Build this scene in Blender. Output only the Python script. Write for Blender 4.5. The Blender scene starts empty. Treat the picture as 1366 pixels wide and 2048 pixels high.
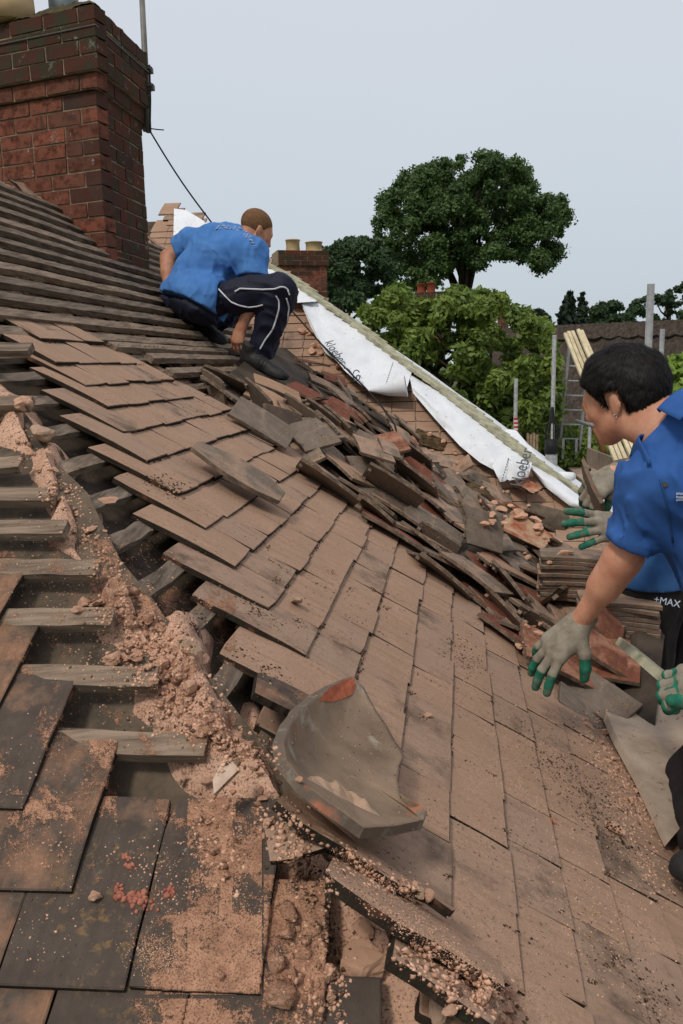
import bpy, math, random
import numpy as np
from mathutils import Vector, Matrix, noise
# ------------------------------------------------------------ camera, world, sun, exposure
SC = bpy.context.scene
F_PX = 1660.0
PITCH, ROLL = math.radians(10.0), math.radians(1.2)
cam_d = bpy.data.cameras.new('camera'); cam = bpy.data.objects.new('camera', cam_d)
SC.collection.objects.link(cam); SC.camera = cam
cam_d.sensor_fit = 'VERTICAL'; cam_d.sensor_height = 24.0; cam_d.lens = 24.0 * F_PX / 2048.0
cam_d.clip_start = 0.05; cam_d.clip_end = 3000
cam_d.dof.use_dof = False
cam.matrix_world = Matrix.Rotation(math.pi/2 - PITCH, 4, 'X') @ Matrix.Rotation(-ROLL, 4, 'Z')
W = bpy.data.worlds.new('World'); SC.world = W; W.use_nodes = True
SUN_EL, SUN_AZ = math.radians(52), math.radians(215)      # azimuth clockwise from +Y
def build_world():
    nt = W.node_tree; nt.nodes.clear()
    out = nt.nodes.new('ShaderNodeOutputWorld'); bg = nt.nodes.new('ShaderNodeBackground')
    sky = nt.nodes.new('ShaderNodeTexSky'); sky.sky_type = 'NISHITA'; sky.sun_disc = False
    sky.sun_elevation = SUN_EL; sky.sun_rotation = SUN_AZ; sky.dust_density = 4; sky.air_density = 1
    bg.inputs['Strength'].default_value = 0.1
    # overcast cloud sheet: grey-blue, paler overhead
    tc = nt.nodes.new('ShaderNodeTexCoord'); sp = nt.nodes.new('ShaderNodeSeparateXYZ')
    nz = nt.nodes.new('ShaderNodeTexNoise'); nz.inputs['Scale'].default_value = 1.6; nz.inputs['Detail'].default_value = 4
    mr = nt.nodes.new('ShaderNodeMath'); mr.operation = 'MULTIPLY_ADD'; mr.inputs[1].default_value = 0.24
    rp = nt.nodes.new('ShaderNodeValToRGB')
    cr = rp.color_ramp; cr.elements[0].position = 0.03; cr.elements[1].position = 0.62
    cr.elements[0].color = (5.7, 6.35, 6.9, 1); cr.elements[1].color = (7.3, 7.5, 8.3, 1)
    e = cr.elements.new(0.22); e.color = (6.35, 6.95, 7.6, 1)
    mx = nt.nodes.new('ShaderNodeMixRGB'); mx.inputs[0].default_value = 0.93
    L = nt.links.new
    L(tc.outputs['Generated'], sp.inputs[0]); L(tc.outputs['Generated'], nz.inputs['Vector'])
    L(nz.outputs['Fac'], mr.inputs[0]); 
    sb = nt.nodes.new('ShaderNodeMath'); sb.operation = 'SUBTRACT'; sb.inputs[1].default_value = 0.12
    L(sp.outputs['Z'], sb.inputs[0]); L(sb.outputs[0], mr.inputs[2]); L(mr.outputs[0], rp.inputs[0])
    L(sky.outputs[0], mx.inputs[1]); L(rp.outputs[0], mx.inputs[2]); L(mx.outputs[0], bg.inputs[0]); L(bg.outputs[0], out.inputs[0])
build_world()
sd = bpy.data.lights.new('sun', 'SUN'); sd.energy = 1.8; sd.angle = math.radians(10); sd.color = (1, .93, .83)
so = bpy.data.objects.new('sun', sd); SC.collection.objects.link(so)
so.rotation_euler = (math.pi/2 - SUN_EL, 0, -SUN_AZ + math.pi)
SC.view_settings.view_transform = 'Standard'; SC.view_settings.look = 'None'
SC.view_settings.exposure = 0.0; SC.view_settings.gamma = 1.0
random.seed(7); rng = np.random.default_rng(11)

# ------------------------------------------------------------ photo pixel (1366x2048) -> ray, planes
def ray(px, py):
    x, y = px - 683.0, py - 1024.0
    c, s = math.cos(ROLL), math.sin(ROLL)
    x, y = x*c - y*s, x*s + y*c
    R, U = x/F_PX, -y/F_PX
    cp, sp = math.cos(PITCH), math.sin(PITCH)
    return Vector((R, cp + U*sp, -sp + U*cp))
def P(px, py, d): return ray(px, py) * d
def proj(X):
    cp, sp = math.cos(PITCH), math.sin(PITCH)
    F = X[1]*cp - X[2]*sp; U = X[1]*sp + X[2]*cp
    x, y = X[0]/F*F_PX, -U/F*F_PX; c, s = math.cos(ROLL), math.sin(ROLL)
    return 683 + x*c + y*s, 1024 + y*c - x*s, F
class Plane:
    """roof plane: across = direction along the courses, down = down the slope, n = up normal"""
    def __init__(s, az, pitch, right, org):
        a = math.radians(az); t = math.radians(pitch)
        s.a = Vector((math.sin(a), math.cos(a), 0))
        h = Vector((s.a.y, -s.a.x, 0))
        if right == 'x' and h.x < 0: h = -h
        if right == 'y' and h.y > 0: h = -h
        s.d = h*math.cos(t) - Vector((0, 0, math.sin(t)))
        s.n = s.d.cross(s.a)
        if s.n.z < 0: s.n = -s.n
        s.n.normalize(); s.o = org
    def pt(s, u, v, w=0.0): return s.o + s.d*u + s.a*v + s.n*w
    def hit(s, px, py, w=0.0):
        r = ray(px, py); return r * ((s.o.dot(s.n) + w) / r.dot(s.n))
    def uv(s, px, py, w=0.0):
        X = s.hit(px, py, w) - s.o; return X.dot(s.d), X.dot(s.a)
    def uvX(s, X): X = X - s.o; return X.dot(s.d), X.dot(s.a), X.dot(s.n)
    def frame(s):  # columns: across, up-slope, normal
        return Matrix((s.a, -s.d, s.n)).transposed()
E = 0.113                                   # gauge of the plain tiling
PR = Plane(7.8, 33, 'x', Vector((0, 0, 0))); PR.o = PR.n * -0.64
PL = Plane(95, 33, 'y', Vector((0, 0, 0))); PL.o = PL.n * -1.09
UB = -11.2 * E                              # sprocket break: the roof is steeper above
PU = Plane(7.8, 43, 'x', Vector((0, 0, 0))); PU.o = PR.pt(UB, 0)
_c = P(1110, 1020, 5.1)
PC = Plane(96, 38, 'y', _c)

# ------------------------------------------------------------ object helpers
COL = SC.collection
def link(o, parent=None):
    COL.objects.link(o)
    if parent is not None: o.parent = parent
    return o
def tag(o, label=None, cat=None, group=None, kind=None):
    if label: o['label'] = label
    if cat: o['category'] = cat
    if group: o['group'] = group
    if kind: o['kind'] = kind
    return o
def thing(name, label, cat, loc=(0, 0, 0), group=None):
    o = bpy.data.objects.new(name, None); o.empty_display_size = .1
    COL.objects.link(o); o.location = loc
    return tag(o, label, cat, group)
class MB:
    """collects faces; builds ONE mesh object. rnd: a random number per piece, stored per vertex"""
    def __init__(s): s.v = []; s.f = []; s.m = []; s.r = []
    def add(s, vs, fs, mat=0, rnd=None):
        b = len(s.v); r = random.random() if rnd is None else rnd
        s.v.extend([tuple(x) for x in vs]); s.r.extend([r]*len(vs))
        s.f.extend([tuple(i+b for i in f) for f in fs])
        s.m.extend([mat]*len(fs) if isinstance(mat, int) else mat)
        return s
    def box(s, c, size, M=None, mat=0, rnd=None, jit=0):
        hx, hy, hz = size[0]/2, size[1]/2, size[2]/2; vs = []
        for z in (-hz, hz):
            for x, y in ((-hx, -hy), (hx, -hy), (hx, hy), (-hx, hy)):
                p = Vector((x, y, z))
                if jit: p += Vector([random.uniform(-jit, jit) for _ in range(3)])
                if M is not None: p = M @ p
                vs.append(p + Vector(c))
        return s.add(vs, [(3, 2, 1, 0), (4, 5, 6, 7), (0, 1, 5, 4), (1, 2, 6, 5), (2, 3, 7, 6), (3, 0, 4, 7)], mat, rnd)
    def beam(s, a, b, w, h, up, mat=0, rnd=None, seg=1, wob=0.0):
        """rectangular bar from a to b; w across, h along up"""
        a, b, up = Vector(a), Vector(b), Vector(up)
        t = (b-a).normalized(); side = t.cross(up).normalized(); up = side.cross(t).normalized()
        vs, fs = [], []
        for i in range(seg+1):
            c = a.lerp(b, i/seg) + side*random.uniform(-wob, wob) + up*random.uniform(-wob, wob)
            vs += [c-side*w/2-up*h/2, c+side*w/2-up*h/2, c+side*w/2+up*h/2, c-side*w/2+up*h/2]
        for i in range(seg):
            k = i*4
            for j in range(4): fs.append((k+j, k+(j+1) % 4, k+4+(j+1) % 4, k+4+j))
        fs += [(3, 2, 1, 0), (seg*4, seg*4+1, seg*4+2, seg*4+3)]
        return s.add(vs, fs, mat, rnd)
    def tube(s, pts, rad, n=10, mat=0, rnd=None, cap=True):
        pts = [Vector(p) for p in pts]; N = len(pts)
        if not hasattr(rad, '__len__'): rad = [rad]*N
        vs, fs = [], []; ref = None
        for i, p in enumerate(pts):
            t = (pts[min(i+1, N-1)] - pts[max(i-1, 0)]).normalized()
            if ref is None: ref = t.orthogonal()
            ref = (ref - t*ref.dot(t)).normalized(); bi = t.cross(ref)
            for k in range(n):
                a = 2*math.pi*k/n; vs.append(p + (ref*math.cos(a) + bi*math.sin(a))*rad[i])
        for i in range(N-1):
            for k in range(n):
                fs.append((i*n+k, i*n+(k+1) % n, (i+1)*n+(k+1) % n, (i+1)*n+k))
        if cap: fs += [tuple(range(n-1, -1, -1)), tuple((N-1)*n+k for k in range(n))]
        return s.add(vs, fs, mat, rnd)
    def lathe(s, c, prof, n=24, mat=0, rnd=None):
        vs, fs = [], []; c = Vector(c)
        for r, z in prof:
            for k in range(n):
                a = 2*math.pi*k/n; vs.append(c + Vector((r*math.cos(a), r*math.sin(a), z)))
        for i in range(len(prof)-1):
            for k in range(n): fs.append((i*n+k, i*n+(k+1) % n, (i+1)*n+(k+1) % n, (i+1)*n+k))
        return s.add(vs, fs, mat, rnd)
    def grid(s, fn, nu, nv, mat=0, rnd=None, thick=0, nrm=None):
        vs = [Vector(fn(i/nu, j/nv)) for j in range(nv+1) for i in range(nu+1)]
        fs = [(j*(nu+1)+i, j*(nu+1)+i+1, (j+1)*(nu+1)+i+1, (j+1)*(nu+1)+i) for j in range(nv) for i in range(nu)]
        if thick:
            n0 = len(vs); vs2 = [v - Vector(nrm)*thick for v in vs]; b = n0
            fs2 = [tuple(reversed([i+b for i in f])) for f in fs]; vs += vs2
            rim = [i for i in range(nu+1)] + [(j)*(nu+1)+nu for j in range(1, nv+1)] + [nv*(nu+1)+i for i in range(nu-1, -1, -1)] + [j*(nu+1) for j in range(nv-1, 0, -1)]
            fs = fs + fs2 + [(rim[(k+1) % len(rim)], rim[k], rim[k]+b, rim[(k+1) % len(rim)]+b) for k in range(len(rim))]
        return s.add(vs, fs, mat, rnd)
    def mesh(s, name):
        me = bpy.data.meshes.new(name); me.from_pydata(s.v, [], s.f); 
        if len(set(s.m)) > 1: me.polygons.foreach_set('material_index', s.m)
        a = me.attributes.new('rnd', 'FLOAT', 'POINT'); a.data.foreach_set('value', s.r)
        me.update(); return me
    def build(s, name, mats, parent=None, smooth=False, origin=None):
        if origin is not None:
            o0 = Vector(origin); s.v = [tuple(Vector(v)-o0) for v in s.v]
        me = s.mesh(name); o = bpy.data.objects.new(name, me)
        for m in (mats if isinstance(mats, (list, tuple)) else [mats]): me.materials.append(m)
        if smooth: me.polygons.foreach_set('use_smooth', [True]*len(me.polygons))
        if origin is not None: o.location = origin
        return link(o, parent)
def np_mesh(name, V, Fq, mats, parent=None, smooth=False, rnd=None, midx=None):
    me = bpy.data.meshes.new(name); V = np.asarray(V, np.float32); Fq = np.asarray(Fq, np.int32); k = Fq.shape[1]
    me.vertices.add(len(V)); me.vertices.foreach_set('co', V.ravel())
    me.loops.add(Fq.size); me.loops.foreach_set('vertex_index', Fq.ravel())
    me.polygons.add(len(Fq)); me.polygons.foreach_set('loop_start', np.arange(0, Fq.size, k, dtype=np.int32))
    me.polygons.foreach_set('loop_total', np.full(len(Fq), k, np.int32))
    if smooth: me.polygons.foreach_set('use_smooth', np.ones(len(Fq), bool))
    if midx is not None: me.polygons.foreach_set('material_index', np.asarray(midx, np.int32))
    if rnd is not None:
        a = me.attributes.new('rnd', 'FLOAT', 'POINT'); a.data.foreach_set('value', np.asarray(rnd, np.float32))
    me.update(calc_edges=True); me.validate()
    o = bpy.data.objects.new(name, me)
    for m in (mats if isinstance(mats, (list, tuple)) else [mats]): me.materials.append(m)
    return link(o, parent)

# ------------------------------------------------------------ materials
class MT:
    """small wrapper to wire procedural materials"""
    def __init__(s, name, rough=.85, spec=.3):
        s.m = bpy.data.materials.new(name); s.m.use_nodes = True; s.t = s.m.node_tree
        s.b = s.t.nodes['Principled BSDF']; s.b.inputs['Roughness'].default_value = rough
        s.b.inputs['Specular IOR Level'].default_value = spec; s.co = None
    def n(s, t, **k):
        nd = s.t.nodes.new('ShaderNode'+t)
        for a, v in k.items(): setattr(nd, a, v)
        return nd
    def L(s, a, b): s.t.links.new(a, b)
    def coord(s, scale=None):
        if s.co is None: s.co = s.n('TexCoord').outputs['Object']
        if scale is None: return s.co
        mp = s.n('Mapping'); mp.inputs['Scale'].default_value = scale; s.L(s.co, mp.inputs[0]); return mp.outputs[0]
    def noise(s, sc, det=5, rough=.6, vec=None, lo=None, hi=None):
        z = s.n('TexNoise'); z.inputs['Scale'].default_value = sc; z.inputs['Detail'].default_value = det
        z.inputs['Roughness'].default_value = rough; s.L(vec if vec is not None else s.coord(), z.inputs['Vector'])
        if lo is None: return z.outputs['Fac']
        return s.map(z.outputs['Fac'], lo, hi)
    def voro(s, sc, lo, hi, vec=None, feat='F1'):
        z = s.n('TexVoronoi', feature=feat); z.inputs['Scale'].default_value = sc
        s.L(vec if vec is not None else s.coord(), z.inputs['Vector']); return s.map(z.outputs['Distance'], lo, hi)
    def map(s, x, lo, hi, a=0, b=1):
        r = s.n('MapRange'); s.L(x, r.inputs[0]); r.inputs[1].default_value = lo; r.inputs[2].default_value = hi
        r.inputs[3].default_value = a; r.inputs[4].default_value = b; return r.outputs[0]
    def mix(s, f, a, b, mode='MIX'):
        m = s.n('MixRGB', blend_type=mode)
        for i, x in ((0, f), (1, a), (2, b)):
            if isinstance(x, (int, float)): m.inputs[i].default_value = x if i == 0 else (x, x, x, 1)
            elif isinstance(x, tuple): m.inputs[i].default_value = x + (1,) if len(x) == 3 else x
            else: s.L(x, m.inputs[i])
        return m.outputs[0]
    def math(s, op, a, b=0.0):
        m = s.n('Math', operation=op)
        for i, x in ((0, a), (1, b)):
            if isinstance(x, (int, float)): m.inputs[i].default_value = x
            else: s.L(x, m.inputs[i])
        return m.outputs[0]
    def rnd(s): a = s.n('Attribute'); a.attribute_name = 'rnd'; return a.outputs['Fac']
    def obj_rnd(s): return s.n('ObjectInfo').outputs['Random']
    def up(s, lo, hi):
        g = s.n('NewGeometry'); sp = s.n('SeparateXYZ'); s.L(g.outputs['Normal'], sp.inputs[0]); return s.map(sp.outputs['Z'], lo, hi)
    def color(s, c):
        if isinstance(c, tuple): s.b.inputs['Base Color'].default_value = c + (1,)
        else: s.L(c, s.b.inputs['Base Color'])
        return s
    def rough(s, r): s.L(r, s.b.inputs['Roughness']); return s
    def bump(s, h, st=.5, dist=.003):
        b = s.n('Bump'); b.inputs['Strength'].default_value = st; b.inputs['Distance'].default_value = dist
        s.L(h, b.inputs['Height'])
        s.L(b.outputs[0], s.b.inputs['Normal']); return s
def srgb(r, g, b):
    f = lambda c: (c/255/12.92) if c/255 < .04045 else ((c/255+.055)/1.055)**2.4
    return (f(r), f(g), f(b))
M = {}
def tile_mat(name, dust, body, under, dust_amt=.75, moss=.35, lichen=.3, useobj=False, axes=None):
    """plain tile: fired body, mortar dust settled on the upper faces, moss specks, lichen spots"""
    k = MT(name, .93, .15); r = k.obj_rnd() if useobj else k.rnd()
    if axes:
        cb = k.n('CombineXYZ')
        for i_, (ax_, sc_) in enumerate(zip(axes, (5, 60))):
            dt = k.n('VectorMath', operation='DOT_PRODUCT'); k.L(k.coord(), dt.inputs[0]); dt.inputs[1].default_value = tuple(ax_); k.L(k.math('MULTIPLY', dt.outputs['Value'], sc_), cb.inputs[i_])
        k.L(k.math('MULTIPLY', r, 20), cb.inputs[2]); streak = k.noise(1, 4, .6, cb.outputs[0])
    else: streak = k.noise(1, 4, .6, k.coord((60, 5, 20)))
    c_body = k.mix(k.noise(26, 6, .7, lo=.35, hi=.68), body, tuple(x*.55 for x in body))
    c_body = k.mix(k.math('MULTIPLY', r, .5), c_body, under)
    g = k.mix(.5, k.noise(330, 5, .8, lo=.38, hi=.62), k.noise(110, 5, .8, lo=.38, hi=.62))
    d = k.mix(g, tuple(x*1.2 for x in dust), tuple(x*.62 for x in dust))
    d = k.mix(k.map(k.noise(9, 4, .6), .35, .7), d, tuple(x*.8 for x in dust))
    d = k.mix(k.map(r, .3, 1.0, 0, .6), d, (dust[0]*.72, dust[1]*.8, dust[2]*.86))
    amt = k.math('MULTIPLY', k.up(.35, .75), k.map(k.math('ADD', k.noise(7, 6, .68), k.math('MULTIPLY', r, .22)), .22+dust_amt*.48, .36+dust_amt*.5, 1, 0))
    d = k.mix(k.math('MULTIPLY', k.map(streak, .5, .66), .42), d, tuple(x*.55 for x in dust))
    c_body = k.mix(k.math('MULTIPLY', k.map(streak, .48, .7), .5), c_body, tuple(x*.5 for x in body))
    base = k.mix(amt, c_body, d)
    oc_ = k.math('MULTIPLY', k.map(k.noise(55, 4, .7), .54, .66), k.map(k.noise(3.4, 3), .54, .66)); base = k.mix(k.math('MULTIPLY', oc_, .5), base, srgb(150, 118, 70))
    ms = k.math('MULTIPLY', k.map(k.noise(120, 4, .7), .60, .66), k.map(k.noise(5, 3, .5), .60-moss*.25, .74-moss*.2))
    base = k.mix(k.math('MULTIPLY', ms, .9), base, (.018, .015, .011))
    sp2 = k.math('MULTIPLY', k.voro(170, .16, .1), k.map(k.noise(11, 3), .5, .62))
    base = k.mix(k.math('MULTIPLY', sp2, .8), base, (.03, .022, .018))
    li = k.math('MULTIPLY', k.map(k.noise(95, 4, .65), .63, .67), k.map(k.noise(4.2, 2), .66-lichen*.2, .72-lichen*.15))
    base = k.mix(k.math('MULTIPLY', li, .55), base, (.26, .27, .23))
    k.color(base)
    h = k.mix(.5, k.noise(420, 4, .7), k.noise(38, 4, .6))
    k.bump(h, .8, .003)
    M[name] = k.m; return k.m
tile_mat('tile_dusty', srgb(174, 141, 117), srgb(124, 102, 86), srgb(102, 86, 74), 1.0, .7, .6, axes=(PR.d, PR.a))
tile_mat('tile_dark', srgb(150, 114, 90), srgb(98, 86, 76), srgb(74, 66, 60), .50, .35, .6, axes=(PL.d, PL.a))
tile_mat('tile_loose', srgb(168, 138, 116), srgb(142, 126, 110), srgb(100, 90, 82), .58, .35, .6, True)
tile_mat('tile_red', srgb(168, 122, 98), srgb(134, 84, 66), srgb(110, 62, 50), .48, .3, .3, True)
def edge_mat():
    k = MT('tile_edge', .95, .1)
    c = k.mix(k.noise(30, 5, .7, lo=.35, hi=.7), srgb(58, 48, 40), srgb(32, 30, 26))
    c = k.mix(k.map(k.noise(14, 3), .60, .70), c, srgb(112, 74, 56)); 
    c = k.mix(k.map(k.noise(60, 3), .6, .68), c, srgb(44, 52, 34))
    k.color(c); k.bump(k.noise(200, 4), .6, .003); M['tile_edge'] = k.m
edge_mat()
k = MT('tile_edge_loose', .95, .1); c = k.mix(k.noise(30, 5, .7, lo=.35, hi=.7), srgb(122, 104, 88), srgb(70, 62, 54)); c = k.mix(k.map(k.noise(14, 3), .58, .68), c, srgb(140, 94, 72)); k.color(c); k.bump(k.noise(200, 4), .6, .003); M['tile_edge_loose'] = k.m
def mk(name, c1, c2, sc=20, rough=.9, spec=.2, bump=None, lo=.38, hi=.66, det=6, stretch=None):
    k = MT(name, rough, spec); v = k.coord(stretch) if stretch else None
    c = k.mix(k.noise(sc, det, .65, v, lo, hi), c1, c2)
    r = k.mix(k.math('MULTIPLY', k.rnd(), .35), c, tuple(x*.6 for x in c1)); k.color(r)
    if bump: k.bump(k.noise(bump[0], 5, .65, v), bump[1], bump[2])
    M[name] = k.m; return k
k = mk('timber_old', srgb(134, 114, 94), srgb(86, 72, 60), 30, bump=(160, .6, .002))
for nm_, st_ in (('_l', (.07, 1, 1)), ('_r', (1, .07, 1))):
    mk('timber_pale'+nm_, srgb(152, 132, 112), srgb(84, 70, 59), 60, bump=(110, .8, .003), stretch=st_); mk('timber_old'+nm_, srgb(132, 116, 100), srgb(66, 57, 49), 60, bump=(110, .8, .003), stretch=st_)
k = mk('timber_pale', srgb(160, 138, 112), srgb(106, 88, 70), 24, bump=(160, .6, .002))
mk('timber_new', srgb(186, 182, 156), srgb(128, 126, 100), 14, bump=(60, .3, .001))
mk('timber_cream', srgb(216, 204, 170), srgb(184, 168, 134), 10, bump=(60, .3, .001))
mk('timber_brown', srgb(150, 104, 70), srgb(120, 82, 56), 10)
mk('felt', srgb(108, 94, 78), srgb(64, 58, 50), 12, bump=(140, .7, .004))
mk('deck_dark', srgb(86, 74, 62), srgb(50, 44, 38), 9, bump=(120, .6, .004))
def mortar_mat(name, a, b, c):
    k = MT(name, .97, .05)
    x = k.mix(k.noise(30, 6, .7, lo=.35, hi=.68), a, b); x = k.mix(k.map(k.noise(500, 3), .3, .8), x, c, 'MIX') if False else x
    x = k.mix(k.math('MULTIPLY', k.map(k.noise(420, 2, .6), .35, .7), .35), x, c)
    x = k.mix(k.math('MULTIPLY', k.obj_rnd(), .35), x, c)
    k.color(x); k.bump(k.mix(.5, k.noise(330, 4, .7), k.noise(60, 4)), .7, .004); M[name] = k.m
mortar_mat('mortar', srgb(224, 182, 154), srgb(200, 156, 128), srgb(168, 126, 102))
mortar_mat('mortar_pale', srgb(198, 170, 145), srgb(180, 148, 122), srgb(150, 122, 100))
def dust_mat():
    k = MT('mortar_dust', .97, .05)
    x = k.mix(k.noise(16, 6, .7, lo=.35, hi=.68), srgb(218, 178, 152), srgb(188, 147, 122))
    x = k.mix(k.map(k.noise(300, 3, .6), .52, .66), x, srgb(120, 86, 68))
    x = k.mix(k.map(k.noise(13, 5, .7), .58, .66), x, srgb(74, 60, 50))
    x = k.mix(k.voro(150, .2, .1), x, srgb(205, 165, 138))
    k.color(x); k.bump(k.mix(.5, k.noise(260, 5, .75), k.noise(70, 4)), .9, .006); M['mortar_dust'] = k.m
dust_mat()
# ------------------------------------------------------------ tiles
def tile_geo(w=.165, l=.265, t=.0125, camber=.004, chip=.35, seed=None, nx=3, ny=5, ends=None):
    """returns verts (x across, y up the tile from its tail 0..l, z up), faces, material index per face (0 top/under, 1 edges)"""
    rd = random.Random(seed if seed is not None else random.random())
    b = .0022
    xs = [-w/2] + [-w/2 + b + (w-2*b)*i/nx for i in range(nx+1)] + [w/2]
    ys = [0] + [b + (l-2*b)*j/ny for j in range(ny+1)] + [l]
    NX, NY = len(xs), len(ys); jx = [rd.uniform(-.0012, .0012) for _ in ys]; jx2 = [rd.uniform(-.0012, .0012) for _ in ys]
    cut = {}
    for cx, cy in ((0, 0), (1, 0), (0, 1), (1, 1)):
        if rd.random() < chip*.5: cut[(cx, cy)] = rd.uniform(.004, .014)
    def warp(x, y):
        for (cx, cy), a in cut.items():
            dx = (x + w/2) if cx == 0 else (w/2 - x); dy = y if cy == 0 else (l - y)
            if dx + dy < a:
                k = (a - dx - dy)/2; x += k if cx == 0 else -k; y += k if cy == 0 else -k
        return x, y
    tw = rd.uniform(-.0012, .0012)
    def zz(x, y): return camber*(1-(2*y/l-1)**2) + tw*(2*x/w)*(2*y/l-1)
    vs = []; idx = {}
    for lay in (1, 0):
        for j, y in enumerate(ys):
            for i, x in enumerate(xs):
                xx = x + (jx[j] if i < 2 else jx2[j] if i > NX-3 else 0)
                xx, yy = warp(xx, y); rim = i in (0, NX-1) or j in (0, NY-1)
                z = zz(x, y) + (t - (.0016 if rim else 0) if lay else 0)
                if lay and not rim: z += rd.uniform(-.0004, .0004)
                idx[(lay, i, j)] = len(vs); vs.append(Vector((xx, yy, z)))
    fs, ms = [], []
    for j in range(NY-1):
        for i in range(NX-1):
            fs.append((idx[1, i, j], idx[1, i+1, j], idx[1, i+1, j+1], idx[1, i, j+1])); ms.append(0)
            fs.append((idx[0, i, j+1], idx[0, i+1, j+1], idx[0, i+1, j], idx[0, i, j])); ms.append(0)
    for i in range(NX-1):
        fs.append((idx[0, i, 0], idx[0, i+1, 0], idx[1, i+1, 0], idx[1, i, 0])); ms.append(1)
        fs.append((idx[1, i, NY-1], idx[1, i+1, NY-1], idx[0, i+1, NY-1], idx[0, i, NY-1])); ms.append(1)
    for j in range(NY-1):
        fs.append((idx[1, 0, j], idx[1, 0, j+1], idx[0, 0, j+1], idx[0, 0, j])); ms.append(1)
        fs.append((idx[0, NX-1, j], idx[0, NX-1, j+1], idx[1, NX-1, j+1], idx[1, NX-1, j])); ms.append(1)
    return vs, fs, ms
def place_tile(mb, pl, u, v, w=.165, l=.265, lift=0.0, skew=0.0, t=.0125, head=.024, chip=.35, seed=None, mat=None):
    """tail edge at slope coordinate u (m down), left edge at v. the tail rests on the course below, the head on its batten"""
    vs, fs, ms = tile_geo(w, l, t, random.uniform(.002, .005), chip, seed)
    tilt = math.asin(min(.2, head/l)); fr = pl.frame(); c = pl.pt(u, v + w/2, lift)
    R = fr @ Matrix.Rotation(-tilt, 3, 'X') @ Matrix.Rotation(skew, 3, 'Z')
    mb.add([c + R @ (p - Vector((0, 0, t))) for p in vs], fs, ms, random.random())

house = thing('house', 'old brick cottage with half stripped clay tile hip roof in the foreground', 'house', (0, 0, -5.5))
def hpart(mb, name, mats, **k):
    o = mb.build(name, mats, None, **k); o.parent = house
    o.matrix_parent_inverse = Matrix.Translation((0, 0, 5.5)); return o
TM = [M['tile_dusty'], M['tile_edge']]
# --- right slope: course tail positions (in gauges) and the pixel of the exposed near corner of each
UC = [-10.45, -9.15, -8.05, -7.0, -5.95, -4.8, -3.65, -2.52, -1.5, -.42, .6, 1.62, 2.66, 3.67, 4.7, 5.72, 6.74, 7.76, 8.78, 9.8, 10.8]
LEFT = {0: (88, 680), 1: (118, 728), 2: (170, 768), 3: (213, 812), 4: (242, 860), 5: (298, 925), 6: (350, 985), 7: (415, 1057), 8: (463, 1127), 9: (541, 1219), 10: (608, 1306), 11: (690, 1440), 12: (800, 1600), 13: (905, 1822), 14: (1022, 1966)}
RIGHT = {0: (190, 680), 1: (265, 725), 2: (342, 765), 3: (410, 800), 4: (466, 830)}
tiles_right = []
for k, uc in enumerate(UC):
    u = uc*E; mb = MB(); w = .167
    if k in LEFT: v0 = PR.uv(*LEFT[k])[1]
    else: v0 = tiles_right[-1] - 1.03*E
    tiles_right.append(v0)
    v1 = PR.uv(*RIGHT[k])[1] if k in RIGHT else (3.35 if k < 8 else 3.9 - .0*k)
    if k == 11 or k == 12: v0 -= .0
    v = v0; i = 0
    while v < v1 - .06:
        ww = w*random.uniform(.985, 1.0)
        near = i == 0
        place_tile(mb, PR, u + random.uniform(-.006, .006), v, ww-.0006, .265, random.uniform(-.001, .003), random.uniform(-.012, .012)*(1 if k < 9 else .5),
                   head=random.uniform(.024, .031), chip=.7 if near else .5, t=.014)
        v += w + random.uniform(0, .0006); i += 1
    hpart(mb, 'tile_course', TM)
# --- battens on the right slope, ends cut back at the hip; shown where tiles are gone
HIPPX = [(-140, 660), (-60, 750), (20, 850), (85, 940), (150, 1050), (225, 1170), (300, 1285), (370, 1390), (450, 1500), (540, 1615), (650, 1750), (750, 1890), (850, 2040), (960, 2210)]
HIPV = [PR.uv(x, y, -.045) for x, y in HIPPX]                    # (u, v) along the hip
def hip_v(u):
    h = HIPV
    if u <= h[0][0]: return h[0][1] + (h[0][0]-u)*(h[0][1]-h[1][1])/(h[1][0]-h[0][0])
    for a, b in zip(h, h[1:]):
        if a[0] <= u <= b[0]: t = (u-a[0])/(b[0]-a[0]+1e-9); return a[1]*(1-t) + b[1]*t
    return h[-1][1] - (u-h[-1][0])*.9
for k in range(0, 22):
    ub = (UC[k] if k < len(UC) else UC[-1]) * E - .222
    if k < 5: v1 = 5.6
    else: v1 = 3.0
    v0 = max(hip_v(ub) + random.uniform(.05, .085), -.1)
    mb = MB(); a = PR.pt(ub, v0, -.042); b = PR.pt(ub + random.uniform(-.01, .01), v1, -.042)
    mb.beam(a, b, .04, .021, PR.n, seg=26, wob=.0022)
    if random.random() < .6: hpart(mb, 'batten', M['timber_old_r'])
    else: hpart(mb, 'batten', M['timber_pale_r'])
# extra battens between the last tiles and the man (lower part of the stripped field)
for k, (px, py, qx, qy) in enumerate([(225, 690, 470, 735), (300, 712, 485, 748), (340, 742, 560, 775), (425, 770, 560, 790)]):
    a = PR.hit(px, py, -.01); b = PR.hit(qx, qy, -.01); ua = PR.uvX(a); ub2 = PR.uvX(b)
    mb = MB(); mb.beam(PR.pt(ua[0], ua[1], -.02), PR.pt(ua[0], 4.9, -.02), .042, .028, PR.n, seg=10, wob=.002)
    hpart(mb, 'batten', M['timber_pale_r'])
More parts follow.
